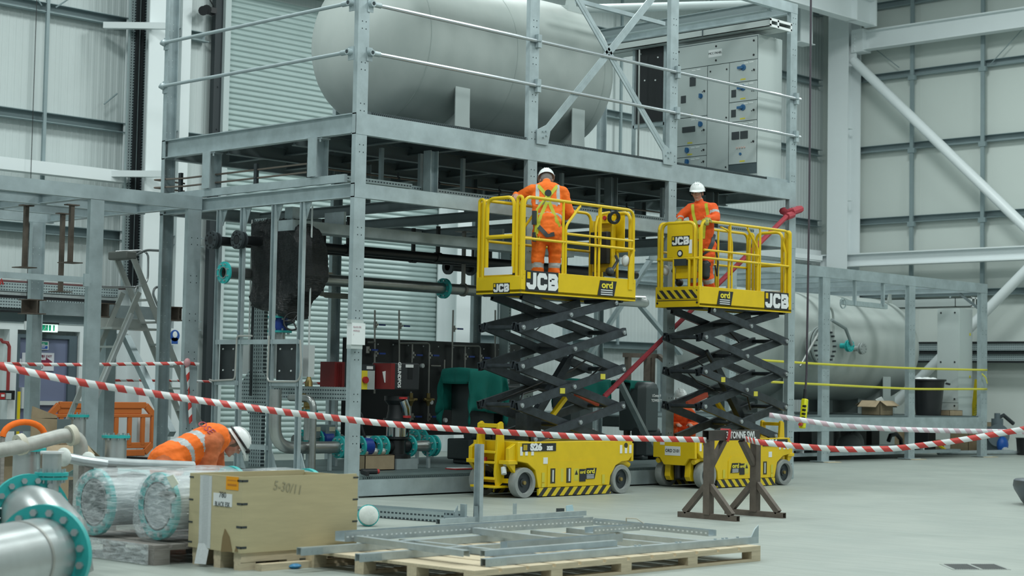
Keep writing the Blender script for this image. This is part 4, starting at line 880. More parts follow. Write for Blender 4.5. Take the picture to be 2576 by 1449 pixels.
    decal('white_plate', t, (-1.085, .0, zp-.0), (0, -1, 0), (0, 0, 1), .5, .1, OFFW); jcb(t, (-1.083, -.06, zb+.075), (0, -1, 0), (0, 0, 1), .29)
    # panel end (+x)
    e = tb([(1.12, -.3, zp-.03), (1.12, -.3, zr-.02), (1.12, .3, zr-.02), (1.12, .3, zp-.03)], .023, .12, 'end_rail')
    for y in (-.37, .37): tb([(1.1, y, zp-.05), (1.1, y, zr-.1)], .019, 0, 'post', e)
    tb([(1.12, -.38, zm-.02), (1.12, .38, zm-.02)], .021, 0, 'end_rail', e)
    for y in (-.08, .2): tb([(1.12, y, zp-.03), (1.12, y, zm)], .019, 0, 'post', e)
    q = M(); q.box(1.115, -.2, zm, 1.13, .26, zr-.03); q.build('sign_panel', YEL, t)
    jcb(t, (1.135, .05, zr-.28), (0, 1, 0), (0, 0, 1), .32)
    q = M(); q.cyl((1.131, .04, zr-.46), (1.137, .04, zr-.46), .05, 18); c = q.build('round_sticker', PLATE, t); q = M(); q.cyl((1.137, .04, zr-.46), (1.139, .04, zr-.46), .032, 14); q.build('sticker_centre', OFFW, c)
    q = M(); q.box(1.131, .2, zm+.05, 1.136, .255, zr-.27); q.build('white_label', OFFW, t)
    q = M(); q.box(1.10, -.06, zm-.12, 1.14, .16, zm-.02); q.build('document_holder', DARK, t)
    q = M(); q.box(1.136, -.36, zp-.17, 1.142, .36, zp-.05); q.build('hazard_band', HAZY, t)
    q = M(); q.box(1.135, -.37, zb+.09, 1.14, .37, zb+.1); q.cyl((1.135, -.36, zb+.06), (1.145, -.36, zb+.06), .016, 8); q.cyl((1.135, .36, zb+.06), (1.145, .36, zb+.06), .016, 8); q.build('bolts', PLATE, t)
    # controls inside
    q = M(); q.box(.98, -.1, zm-.3, 1.06, .24, zr-.12); c = q.build('control_panel', YEL, t, bevel=.006)
    q = M(); q.box(.9, -.08, zm-.2, .98, .22, zr-.28); q.build('battery_box', BLACK, c, bevel=.008)
    q = M(); q.box(.88, -.1, zr-.17, 1.02, .1, zr-.06); q.m = 1; q.cyl((.86, -.06, zr-.1), (.88, -.06, zr-.1), .03, 10); q.build('control_box', [YEL, RED], c)
    q = M(); q.ring((.9, -.2, zr-.1), (.3, 1, .2), .09, .055, .05, 18); q.build('cable_coil', BLACK, c)
    q = M(); q.tube([(.95, -.2, zm-.1), (.9, -.28, zp+.25), (.75, -.3, zp+.1)], .02, 8); q.sph((.72, -.3, zp+.09), .06); q.m = 1; q.sph((1.0, -.33, zp+.25), .06, .05, .08); q.build('plug_lead', [DARK, GREYL], c)
    for s in (-1, 1):
        xd = (-s, 0, 0)
        jcb(t, (-.70, s*.403, (zb+zp)/2+.02), xd, (0, 0, 1), .60)
        ordp(t, (.55, s*.403, (zb+zp)/2-.0), xd, (0, 0, 1), .33, .2, .025)
    q = M(); q.poly([(.98, -.41, zp-.14), (1.06, -.41, zp-.14), (1.06, -.41, zp+.36), (1.02, -.41, zp+.3), (.98, -.41, zp+.14)], (0, .012, 0)); q.build('folding_stay', YEL, t)
    return t
l1 = scissor_lift('front-left yellow scissor lift marked S26, raised, beneath the worker seen from behind'); l1.location = (16.8, 15.6, 0)
l2 = cp(l1, (20.55, 15.68, 0), math.pi, 'rear-right yellow scissor lift with number plate ORD 2101, raised, beneath the worker facing left')
# ------------------------------------------------------------------ people
from mathutils import noise as NZ
from mathutils.bvhtree import BVHTree
BVH = {}
def body(parent, segs, extra=(), voxel=.011, smooth_it=6, fine=()):
    """one continuous skin: lofted limbs, merged by voxel remesh; segs = (material key, p0, p1, (a,b)0, (a,b)1, side)"""
    q = M()
    for k, p0, p1, r0, r1, sd in segs:
        p0, p1 = V(p0), V(p1); d = (p1-p0).normalized(); s = V(sd); s = (s-d*s.dot(d))
        if s.length < 1e-3: s = V((1, 0, 0))-d*d.x
        s.normalize(); u = d.cross(s); L = (p1-p0).length; n = 16; rings = []
        for i in range(5): th = math.pi/2*i/4; rings.append((-math.cos(th)*min(r0)*.9, math.sin(th), 0))
        for i in range(1, 5): rings.append((L*i/5, 1, i/5))
        for i in range(5): th = math.pi/2*(4-i)/4; rings.append((L+math.cos(th)*min(r1)*.9, math.sin(th), 1))
        vs = []
        for h, sc_, t in rings:
            a = (r0[0]*(1-t)+r1[0]*t)*max(sc_, .02); b = (r0[1]*(1-t)+r1[1]*t)*max(sc_, .02)
            vs += [p0+d*h+s*(a*math.cos(2*math.pi*j/n))+u*(b*math.sin(2*math.pi*j/n)) for j in range(n)]
        k_ = len(rings); q.add(vs, [(i*n+j, i*n+(j+1) % n, (i+1)*n+(j+1) % n, (i+1)*n+j) for i in range(k_-1) for j in range(n)]+[tuple(range(n))[::-1], tuple(range((k_-1)*n, k_*n))])
    o = q.build('body', SKIN, parent)
    rm_ = o.modifiers.new('r', 'REMESH'); rm_.mode = 'VOXEL'; rm_.voxel_size = voxel; rm_.use_smooth_shade = True
    sm_ = o.modifiers.new('s', 'SMOOTH'); sm_.iterations = smooth_it; sm_.factor = .5
    dg = bpy.context.evaluated_depsgraph_get(); me = bpy.data.meshes.new_from_object(o.evaluated_get(dg)); o.modifiers.clear(); old = o.data; o.data = me; bpy.data.meshes.remove(old)
    off = OFF[parent]; keys = {}; me.materials.clear(); sg = []
    for k, p0, p1, r0, r1, sd in segs:
        if k is None: continue
        sg.append((k, V(p0)-off, V(p1)-off, (r0[0]*r0[1])**.5, (r1[0]*r1[1])**.5))
    mid = []
    for p in me.polygons:
        c = p.center; best = None
        for k, a, b, ra, rb in sg:
            ab = b-a; t = max(0, min(1, (c-a).dot(ab)/ab.length_squared)); dd = (c-a-ab*t).length-(ra*(1-t)+rb*t)
            if best is None or dd < best[0]: best = (dd, k, t)
        _, k, t = best
        if isinstance(k, (tuple, list)):
            m = k[0]
            for lo, hi, mm in k[1:]:
                if lo <= t <= hi: m = mm
        else: m = k
        if m not in keys: keys[m] = len(keys); me.materials.append(m)
        mid.append(keys[m])
    cloth = [False]*len(me.vertices); ml = list(me.materials)
    for p, m in zip(me.polygons, mid):
        if ml[m].name.startswith('orange') or ml[m] == REFL:
            for v in p.vertices: cloth[v] = True
    nv = [v.normal.copy() for v in me.vertices]
    for v, c, n in zip(me.vertices, cloth, nv):
        if c: q_ = v.co; v.co = q_+n*(NZ.noise(V((q_.x*9, q_.y*9, q_.z*17)))*.011+NZ.noise(V((q_.x*26, q_.y*26, q_.z*40)))*.004+.004)
    BVH[parent] = BVHTree.FromPolygons([v.co.copy() for v in me.vertices], [tuple(p.vertices) for p in me.polygons])
    me.polygons.foreach_set('material_index', mid); me.polygons.foreach_set('use_smooth', [True]*len(me.polygons)); return o
def hand(m, wrist, dr, palm, grip, side=1, s=1., curl=1.5):
    """palm plus five bent fingers; dr = direction along the hand, palm = palm normal, fingers curl towards the palm"""
    wrist = V(wrist); d = V(dr).normalized(); n = V(palm); n = (n-d*n.dot(d)).normalized(); a = d.cross(n)*side; o = []
    k = wrist+d*.085*s
    o.append((m, wrist, k, (.028*s, .018*s), (.042*s, .016*s), a))
    for i, (off_, ln) in enumerate(((.032, .068), (.011, .078), (-.011, .073), (-.031, .056))):
        p = k+a*off_*s; an = 0.
        for j, f in enumerate((.45, .32, .23)):
            an += curl*(.30, .42, .34)[j]; e = p+(d*math.cos(an)+n*math.sin(an))*ln*f*s*1.05
            o.append((m, p, e, (.0095*s, .0095*s), (.0088*s, .0088*s), a)); p = e
    p = wrist+d*.025*s+a*.03*s; e = p+(d*.6+a*.7+n*.35).normalized()*.042*s; g = e+(d*.8+n*.7*curl*.6).normalized()*.032*s
    o += [(m, p, e, (.014*s, .013*s), (.0115*s, .011*s), n), (m, e, g, (.0105*s, .0105*s), (.0095*s, .0095*s), n)]
    return o
def head(parent, c, fw, up, hat_rot=None, hair=(.08, .07, .06), strap=False):
    """head segments (skull, jaw, nose, ears, brow) plus child parts for eyes, hair and hard hat"""
    c = V(c); f = V(fw).normalized(); u = V(up); u = (u-f*u.dot(f)).normalized(); r = f.cross(u)
    sg = [(SKIN, c-f*.01+u*.02, c-f*.012+u*.05, (.074, .092), (.070, .085), r), (SKIN, c+f*.018-u*.03, c+f*.03-u*.085, (.062, .072), (.036, .036), r),
          (SKIN, c+f*.086+u*.02, c+f*.103-u*.018, (.009, .010), (.016, .012), r), (SKIN, c+f*.074+u*.036-r*.03, c+f*.074+u*.036+r*.03, (.012, .014), (.012, .014), u),
          (SKIN, c+f*.082-u*.058-r*.018, c+f*.082-u*.058+r*.018, (.009, .008), (.009, .008), u), (SKIN, c+f*.078-u*.095, c+f*.072-u*.1, (.018, .016), (.018, .016), r)]
    for s in (-1, 1): sg += [(SKIN, c+r*s*.078-f*.005+u*.02, c+r*s*.082-f*.012-u*.025, (.018, .009), (.012, .008), f), (SKIN, c+r*s*.045+f*.06-u*.015, c+r*s*.04+f*.065-u*.03, (.022, .018), (.018, .016), r)]
    def acc():
        q = M()
        for s in (-1, 1): q.m = 0; q.sph(c+r*s*.032+f*.083+u*.016, .0115); q.m = 1; q.sph(c+r*s*.032+f*.0915+u*.016, .0055)
        q.build('eyes', [WHT, BLACK], parent)
        q = M(); q.m = 0; q.bar(c+f*.0935-u*.06-r*.022, c+f*.0935-u*.06+r*.022, .006, .005); q.build('mouth', mat('lips', (.3, .10, .09), .6), parent)
        rot = Matrix((r, f, u)).transposed()
        q = M(); q.sph(c-f*.02+u*.018, .081, .094, .10, 18, 12, rot); q.v = [p if (p-c).dot(f) < .045+.0*(p-c).dot(u) and (p-c).dot(u) > -.075 else c+(p-c)*.8 for p in q.v]; q.build('hair', mat('short_hair_%d' % int(hair[0]*100), hair, .9, bump=.4, sc=60), parent)
        # hard hat
        h = M(); cc = c-f*.005+u*.05; n = 28; rings = []
        for i in range(9):
            th = math.pi/2*i/8; rings.append((math.cos(th), math.sin(th)))
        vs = []
        for cs, sn in rings: vs += [cc+(r*math.cos(2*math.pi*j/n)*.108+f*math.sin(2*math.pi*j/n)*.132)*max(cs, .01)+u*(.112*sn) for j in range(n)]
        h.add(vs, [(i*n+j, i*n+(j+1) % n, (i+1)*n+(j+1) % n, (i+1)*n+j) for i in range(8) for j in range(n)])
        vs = []
        for rr, zz in ((1.0, .0), (1.05, -.012), (1.05, -.02), (.97, -.01)):
            for j in range(n):
                a = 2*math.pi*j/n; pk = max(0, math.sin(a))**2*.05; vs.append(cc+r*math.cos(a)*.108*rr+f*(math.sin(a)*.132*rr+(pk if rr > 1 else 0))+u*(zz-(pk*.35 if rr > 1 else 0)))
        h.add(vs, [(i*n+j, i*n+(j+1) % n, (i+1)*n+(j+1) % n, (i+1)*n+j) for i in range(3) for j in range(n)])
        for dx in (-.025, 0, .025): h.tube([cc+r*dx+f*.10+u*.075, cc+r*dx+f*.05+u*.108, cc+r*dx-f*.0+u*.115, cc+r*dx-f*.06+u*.102, cc+r*dx-f*.1+u*.07], .006, 6)
        hh = h.build('hard_hat', mat('white_hard_hat', (.80, .83, .82), .35), parent)
        if strap:
            q = M(); q.tube([cc+(r*math.cos(a)*.111+f*math.sin(a)*.135)+u*(.018) for a in [2*math.pi*i/24 for i in range(25)]], .012, 6); q.box(0, 0, 0, 0, 0, 0) if 0 else None; q.sph(cc+f*.14+u*.018, .025); q.build('lamp_strap', BLACK, hh)
        else:
            q = M(); q.m = 0; q.sph(cc+r*.11-f*.02+u*.01, .012); q.sph(cc-r*.11-f*.02+u*.01, .012); q.build('hat_rivet', DARK, hh)
    return sg, acc
def limb_mats(base, *bands): return (base,)+tuple((a, b, REFL) for a, b in bands)
def strap_(parent, pts, w, mt, nm, t=.006, nrm=None):
    """webbing laid on the body surface along pts (outward normals nrm per span)"""
    pts = [V(p) for p in pts]; nr = [V(n).normalized() for n in nrm]+[V(nrm[-1]).normalized()]; tr = BVH.get(parent); ps = []; ns = []
    for i in range(len(pts)-1):
        for k in range(8):
            ps.append(pts[i].lerp(pts[i+1], k/8)); ns.append(nr[i].lerp(nr[i+1], k/8).normalized())
    ps.append(pts[-1]); ns.append(nr[-1])
    if tr:
        for i, (p, n) in enumerate(zip(ps, ns)):
            h = tr.ray_cast(p-OFF[parent]+n*.25, -n, .5)
            if h[0]: ps[i] = h[0]+OFF[parent]+n*.009
    q = M(); vs = []; k = len(ps)
    for i, p in enumerate(ps):
        tg = (ps[min(i+1, k-1)]-ps[max(i-1, 0)]).normalized(); s = tg.cross(ns[i]).normalized()*w/2
        vs += [p-s, p+s, p+s-ns[i]*t, p-s-ns[i]*t]
    q.add(vs, [(i*4+j, i*4+(j+1) % 4, i*4+4+(j+1) % 4, i*4+4+j) for i in range(k-1) for j in range(4)]+[(0, 1, 2, 3), (k*4-1, k*4-2, k*4-3, k*4-4)])
    return q.build(nm, mt, parent)
# --- worker seen from behind on the first lift
Y1 = 15.62
def Q(px, py, dy=0.): return P(px, py, y=Y1+dy)
zd = 2.608
pel = Q(1377, 572); p1 = T('person', 'person in orange hi-vis suit and white hard hat seen from behind on the front-left lift', 'person', (pel.x, pel.y, zd))
ax = (Q(1410, 470)-Q(1320, 470)).normalized()               # image-right across the back
fwd = V((0, 0, 1)).cross(ax); fwd.z = 0; fwd.normalize(); rt = ax.copy(); rt.z = 0; rt.normalize()
rt = V((math.sin(math.radians(48)), -math.cos(math.radians(48)), 0)); fwd = V((math.cos(math.radians(48)), math.sin(math.radians(48)), 0))
U = V((0, 0, 1)); B0 = V((pel.x, pel.y, 0))
def L(r, f, z): return B0+rt*r+fwd*f+U*z
hz = pel.z
hipL, hipR = L(-.09, 0, hz-.06), L(.10, 0, hz-.06)
knL, knR = L(-.115, .03, zd+.50), L(.105, .05, zd+.51); anL, anR = L(-.12, -.02, zd+.10), L(.10, .02, zd+.10)
ch = L(-.0, .16, hz+.50); wst = L(0, .04, hz+.16); nk = L(-.0, .22, hz+.60); shL = L(-.19, .17, hz+.50); shR = L(.21, .15, hz+.48)
elL = L(-.40, .30, hz+.40); wrL = Q(1298, 490, .28); elR = L(.30, .16, hz+.22); wrR = L(.22, .38, hz+.12)
hc = L(-.0, .31, hz+.66); hs, acc = head(p1, hc, fwd*.86-U*.5, U*.86+fwd*.5, hair=(.22, .21, .2))
segs = [None, (limb_mats(ORANGE, (.0, .0)), ch, L(0, .2, hz+.57), (.19, .115), (.08, .075), rt), (ORANGE, shL, shR, (.08, .08), (.08, .08), U), (ORANGE, L(0, -.02, hz-.1), L(0, .0, hz+.08), (.19, .145), (.18, .135), rt),
        (SKIN, nk-fwd*.02, hc-fwd*.02, (.058, .06), (.056, .06), rt)]
segs[0] = ((ORANGE, (.18, .30, REFL)), pel, ch, (.185, .135), (.205, .13), rt)
for hp, kn, an, s in ((hipL, knL, anL, -1), (hipR, knR, anR, 1)):
    segs += [(ORANGE, hp, kn, (.108, .115), (.082, .085), rt), ((ORANGE, (.28, .44, REFL), (.70, .86, REFL)), kn, an, (.083, .086), (.07, .075), rt), (DARK, an+U*-.02, an+fwd*.15-U*.055, (.045, .05), (.048, .035), rt), (DARK, an-U*.0, an-U*.06, (.05, .05), (.045, .04), rt)]
for sh, el, wr, s in ((shL, elL, wrL, -1), (shR, elR, wrR, 1)):
    segs += [(ORANGE, sh, el, (.075, .078), (.06, .06), U), ((ORANGE, (.45, .7, REFL)), el, wr, (.058, .058), (.042, .04), U)]
segs += hand(SKIN, wrL, (wrL-elL)+V((0, 0, -.1)), V((0, 0, -1)), 0, -1) + hand(SKIN, wrR, fwd-U*.3, -U, 0, 1) + hs
body(p1, segs); acc()
hb = mat('harness_grey', (.05, .06, .07), .6)
def bk(r, z, o=.14): return L(r, (z-hz)*.3-o, z)
strap_(p1, [bk(-.13, hz+.56, .05), bk(-.02, hz+.42, .145), bk(.11, hz+.08, .15), bk(.15, hz-.0, .15)], .045, LIME, 'harness_strap', nrm=[-fwd]*3)
strap_(p1, [bk(.13, hz+.56, .05), bk(.02, hz+.42, .145), bk(-.11, hz+.1, .15), bk(-.14, hz-.1, .15)], .045, LIME, 'harness_strap', nrm=[-fwd]*3)
strap_(p1, [bk(-.13, hz+.30, .135), bk(-.0, hz+.33, .15), bk(.13, hz+.30, .135)], .05, REFL, 'back_band', nrm=[-fwd]*2)
for s in (-1, 1): strap_(p1, [bk(s*.13, hz+.57, .04), bk(s*.135, hz+.44, .13), bk(s*.135, hz+.30, .135)], .05, REFL, 'shoulder_band', nrm=[-fwd]*2)
strap_(p1, [bk(-.13, hz-.0, .155), bk(-.02, hz-.12, .19), bk(.08, hz-.1, .185)], .055, hb, 'seat_strap', nrm=[-fwd]*2)
q = M(); q.cyl(bk(0, hz+.45, .15), bk(0, hz+.45, .165), .045, 12); q.build('harness_ring', DARK, p1)
q = M(); a = bk(-.15, hz+.12, .16); q.tube([bk(-.02, hz+.4, .16), a+V((0, 0, .1)), a, a-U*.2+rt*-.02, a-U*.3+rt*.02, a-U*.2+rt*.07], .016, 8); q.build('lanyard', LIME, p1)
q = M(); q.tube([a+U*.08-rt*.03, a-rt*.03-U*.1], .035, 8); q.tube([a-U*.2-rt*.03, a-U*.32-rt*.03], .025, 8); q.build('lanyard_pack', DARK, p1)
# --- worker on the second lift, turned to the left
Y1 = 15.55
pel = Q(1768, 606); zd = 2.608
p2 = T('person', 'person in orange coverall and white hard hat facing the camera on the rear-right lift', 'person', (pel.x, pel.y, zd))
ya = math.radians(203); fwd = V((math.cos(ya), math.sin(ya), 0)); rt = fwd.cross(U); B0 = V((pel.x, pel.y, 0)); hz = pel.z   # rt = the worker's own right (away/left in the picture)
hipR, hipL = L(.09, 0, hz-.05), L(-.09, 0, hz-.05)
ch = L(.03, .03, hz+.46); nk = L(.05, .05, hz+.57); shR, shL = L(.18, .06, hz+.46), L(-.14, -.02, hz+.47)
knR, knL = L(.10, .12, zd+.50), L(-.08, .07, zd+.49); anR, anL = L(.10, .06, zd+.10), L(-.12, -.06, zd+.10)
wrL = P(1779, 545, y=15.33); wrL.z = 3.82; elL = (shL+wrL)/2+V((.07, -.05, -.07)); wrR = P(1712, 553, y=15.75); elR = (shR+wrR)/2+fwd*-.02+rt*.08-U*.03
hc = L(.065, .09, hz+.675); tocam = V((CO.x-hc.x, CO.y-hc.y, 0)).normalized(); hf = (tocam*.75+fwd*.55-U*.12)
hs, acc = head(p2, hc, hf, U, hair=(.1, .08, .07))
segs = [((ORANGE3,), pel, ch, (.165, .12), (.185, .12), rt), (ORANGE3, ch, L(.045, .05, hz+.53), (.18, .11), (.075, .07), rt), (ORANGE3, shL, shR, (.075, .075), (.075, .075), U), (ORANGE3, L(0, -.01, hz-.1), L(0, 0, hz+.06), (.175, .13), (.165, .125), rt),
        (SKIN, nk-fwd*.01, hc-fwd*.015-U*.03, (.054, .056), (.053, .056), rt)]
for hp, kn, an in ((hipL, knL, anL), (hipR, knR, anR)):
    segs += [(ORANGE3, hp, kn, (.105, .11), (.085, .088), rt), ((ORANGE3, (.30, .46, REFL)), kn, an, (.085, .088), (.075, .08), rt), (DARK, an-U*.02, an+fwd*.15-U*.055, (.045, .05), (.048, .035), rt), (DARK, an, an-U*.06, (.05, .05), (.045, .04), rt), (DARK, kn+fwd*.06+U*.08, kn+fwd*.065-U*.08, (.07, .045), (.065, .045), rt)]
segs += [((ORANGE3, (.42, .62, REFL)), shL, elL, (.075, .078), (.062, .062), U), (ORANGE3, elL, wrL, (.06, .06), (.046, .045), U), (ORANGE3, shR, elR, (.072, .074), (.06, .06), U), ((ORANGE3, (.6, .85, REFL)), elR, wrR, (.057, .057), (.044, .042), U)]
GLV = mat('yellow_grey_glove', (.55, .52, .04), .7, c2=(.1, .12, .12), sc=30)
segs += hand(GLV, wrL, V((-.6, -.35, -.25)), -U, 0, 1, 1.15, 1.7) + hand(GLV, wrR, fwd-U*.25, -U, 0, -1, 1.1, 1.4) + hs
body(p2, segs); acc()
def fr(r, z, o=.135): return L(r, (z-hz)*.06+o, z)
strap_(p2, [fr(.12, hz+.52, .06), fr(.11, hz+.38, .145), fr(.06, hz+.2, .15), fr(.02, hz+.02, .15)], .045, LIME, 'harness_strap', nrm=[fwd]*3)
strap_(p2, [fr(-.07, hz+.53, .06), fr(-.10, hz+.38, .14), fr(-.06, hz+.22, .15), fr(-.04, hz+.02, .15)], .045, LIME, 'harness_strap', nrm=[fwd]*3)
strap_(p2, [fr(.10, hz+.27, .15), fr(.0, hz+.24, .158), fr(-.10, hz+.32, .15)], .05, LIME, 'chest_strap', nrm=[fwd]*2)
q = M(); q.cyl(fr(.0, hz+.25, .155), fr(.0, hz+.25, .175), .035, 10); q.build('harness_buckle', BOLT, p2)
strap_(p2, [L(-.17, .0, hz+.1), L(-.13, .12, hz-.14), L(-.02, .15, hz-.26)], .06, hb, 'leg_strap', nrm=[fwd-rt]*2)
q = M(); a = hc+hf.normalized()*.092+U*.018; s_ = hf.normalized().cross(U); q.tube([a-s_*.07-hf.normalized()*.03, a-s_*.045, a+s_*.045, a+s_*.07-hf.normalized()*.03], .006, 6); q.build('safety_glasses', DARK, p2)
q = M(); q.tube([L(-.16, -.06, hz-.0), L(-.2, -.1, hz-.3), L(-.2, -.06, hz-.5), L(-.18, -.02, hz-.35)], .014, 6); q.build('lanyard', DARK, p2)
# --- worker bending behind the crate
Y1 = 13.2
def hp_(px, py, y): return P(px, py, y=y)
hipc = hp_(405, 1178, 13.6); p3 = T('person', 'person in orange hi-vis waistcoat and white hard hat bending over behind the wooden crate', 'person', (hipc.x+.2, hipc.y, 0))
img_r = V((math.sin(YAW+.18), -math.cos(YAW+.18), 0)); deep = V((math.cos(YAW+.18), math.sin(YAW+.18), 0))
def at3(px, py, dd=0.):
    b = P(px, py, y=13.4); return b+(b-CO).normalized()*dd
hipc = at3(415, 1160); ch = at3(535, 1105); nk = at3(566, 1102); shN, shF = at3(530, 1118, -.16), at3(540, 1112, .2)
hc = at3(588, 1115); fw3 = img_r*.55-U*.8-deep*.12; up3 = img_r*.8+U*.5
hs, acc = head(p3, hc, fw3, up3, hair=(.16, .14, .11), strap=True)
VEST = ORANGE
segs = [((VEST, (.22, .36, REFL), (.55, .69, REFL)), hipc, ch, (.20, .15), (.205, .15), deep), (VEST, ch, at3(556, 1103), (.18, .13), (.085, .08), deep), (VEST, shN, shF, (.085, .085), (.085, .085), U), (SKIN, nk-img_r*.02, hc-fw3*.02, (.06, .06), (.056, .06), deep),
        (VEST, hipc-img_r*.0, hipc+img_r*.06, (.195, .15), (.2, .155), deep)]
elN, elF = at3(510, 1195, -.12), at3(548, 1175, .2); wrN, wrF = at3(530, 1225, -.02), at3(556, 1200, .15)
segs += [(ORANGE2, shN, elN, (.105, .108), (.082, .08), deep), (ORANGE2, elN, wrN, (.075, .075), (.045, .042), deep), (ORANGE2, shF, elF, (.085, .085), (.064, .064), deep), ((ORANGE2, (.0, .35, REFL)), elF, wrF, (.062, .062), (.045, .042), deep)]
zk = .12
for dd, kx in ((-.14, .32), (.14, .30)):
    h_ = hipc+deep*dd-img_r*.02; h_ = V((h_.x, h_.y, hipc.z-.06)); k_ = h_+img_r*kx; k_.z = zk; a_ = k_-img_r*.4; a_.z = .1
    segs += [(ORANGE2, h_, k_, (.11, .115), (.085, .085), deep), (ORANGE2, k_, a_, (.083, .085), (.065, .07), deep), (DARK, a_, a_+img_r*-.06-U*.0+V((0, 0, -.03)), (.06, .06), (.05, .05), deep)]
segs += hand(SKIN, wrN, img_r*.4-U*.9, -deep, 0, 1, 1., .9) + hand(SKIN, wrF, img_r*.4-U*.9, deep, 0, 1, 1., .9) + hs
body(p3, segs); acc()
q = M(); n_ = at3(556, 1098); q.lathe(n_, (nk-ch), [(.075, -.03), (.09, .0), (.085, .04)], 18); q.build('collar', BLACK, p3)
axv = (ch-hipc).normalized(); nv_ = (U*.75-deep*.62); nv_ = (nv_-axv*nv_.dot(axv)).normalized(); pc = hipc.lerp(ch, .82)
h_ = BVH[p3].ray_cast(pc+nv_*.5-OFF[p3], -nv_, .8)
if h_[0]: txt('vest_lettering', 'OSE', .11, mat('vest_print', (.35, .05, .08), .7), p3, h_[0]+OFF[p3]+nv_*.012, axv.cross(nv_), axv, .002)
# --- fourth person glimpsed behind the second lift
b = P(1705, 982, y=18.5); p4 = T('person', 'person in orange clothing crouching far back behind the rear-right lift', 'person', (b.x, 18.5, .26))
f4 = V((-.6, -.75, 0)).normalized(); r4 = f4.cross(U); c4 = V((b.x, 18.5, .26))
def C4(r, f, z): return c4+r4*r+f4*f+U*z
hs, acc = head(p4, C4(0, .2, .98), f4-U*.3, U, hair=(.1, .08, .07))
segs = [(ORANGE3, C4(0, -.05, .3), C4(0, .12, .72), (.18, .14), (.2, .13), r4), (ORANGE3, C4(-.19, .12, .74), C4(.19, .12, .74), (.08, .08), (.08, .08), U), (SKIN, C4(0, .14, .8), C4(0, .19, .95), (.055, .055), (.055, .055), r4)]
for s in (-1, 1):
    segs += [(ORANGE3, C4(s*.1, 0, .28), C4(s*.16, .38, .46), (.1, .1), (.08, .08), r4), (ORANGE3, C4(s*.16, .38, .46), C4(s*.14, .16, .1), (.08, .08), (.065, .065), r4), (DARK, C4(s*.14, .14, .06), C4(s*.14, .3, .04), (.045, .045), (.045, .035), r4),
             (ORANGE3, C4(s*.2, .13, .73), C4(s*.24, .28, .52), (.07, .07), (.058, .058), U), (ORANGE3, C4(s*.24, .28, .52), C4(s*.1, .46, .55), (.056, .056), (.042, .042), U)]
    segs += hand(SKIN, C4(s*.1, .46, .55), f4, -U, 0, s, 1., .9)
body(p4, segs+hs); acc()
# ------------------------------------------------------------------ plant inside the platform
FZ = .258
def flange(par, c, ax, ro, ri, t=.028, mt=TEAL, k=8, nm='flange', hub=True):
    q = M(); q.ring(c, ax, ro, ri, t, 36); o = q.build(nm, mt, par)
    q = M(); q.bolts(c, ax, (ro+ri)/2+.004, k, ro*.075, t+.05, 6, .5); b = q.build('bolts', BOLT, o)
    if k >= 12: b['kind'] = 'stuff'
    return o
X_ = V((1, 0, 0)); Y_ = V((0, 1, 0)); Z_ = V((0, 0, 1))
# long steel pipe with teal flanges
py_, pz_ = 18.75, 2.815
t = T('steel_pipe', 'long grey steel pipe with teal flanges running through the platform at head height', 'pipe', (18, py_, pz_))
q = M(); q.lathe((13.75, py_, pz_), X_, [(.068, 0), (.08, 0), (.08, 8.6), (.0, 8.6)], 24); q.sph((22.35, py_, pz_), .09, .08, .08); q.build('pipe', STAIN, t)
flange(t, (13.775, py_, pz_), X_, .145, .075); flange(t, (17.75, py_, pz_+.0), X_, .15, .08, .05)
q = M()
for x in (18.15, 20.4): q.bar((x, py_+.0, pz_), (x, py_, 3.69), .06, .03); q.ring((x, py_, pz_), X_, .1, .08, .04, 24); q.box(x-.1, py_-.1, 3.68, x+.1, py_+.1, 3.69)
q.build('hanger', mat('brownish_steel', (.25, .24, .22), .5, .5), t)
# black pipes
for i, (y, z, x0, x1, lab) in enumerate(((19.0, 3.25, 13.72, 21.5, 'left black flanged pipe of the pair entering the platform at upper left'), (18.47, 3.235, 13.75, 21.8, 'right black flanged pipe of the pair entering the platform at upper left'))):
    t = T('black_pipe', lab, 'pipe', (x0, y, z)); q = M(); q.cyl((x0, y, z), (x1, y, z), .062, 18); [q.cyl((x, y, z), (x+.1, y, z), .075, 18) for x in (15.6, 17.3, 18.9)]; q.build('pipe', BLACK, t)
    q = M(); q.ring((x0+.02, y, z), X_, .125, .055, .04, 28); q.ring((x0+.1, y, z), X_, .11, .055, .02, 28); f = q.build('flange', DARK, t); q = M(); q.bolts((x0+.02, y, z), X_, .095, 8, .012, .06); q.build('bolts', BLACK, f)
    q = M(); [q.box(x+.03, y-.02, z+.05, x+.08, y+.02, 3.69) for x in (15.6, 17.3, 18.9)]; q.build('hanger', BLACK, t)
# another short black branch
y = 19.6; a = P(1137, 672, y=y); t = T('black_pipe', 'short black flanged pipe just left of the front lift platform', 'pipe', (a.x, y, a.z)); q = M(); q.cyl(a-X_*.1, a+X_*2.2, .06, 16); q.build('pipe', BLACK, t)
q = M(); q.ring(a-X_*.08, X_, .12, .0, .04, 24); q.ring(a+X_*.4, X_, .11, .05, .05, 24); q.build('flange', DARK, t); q = M(); q.bar(a+X_*.45, a+X_*.45+Z_*(3.69-a.z), .03, .03); q.build('hanger', BLACK, t)
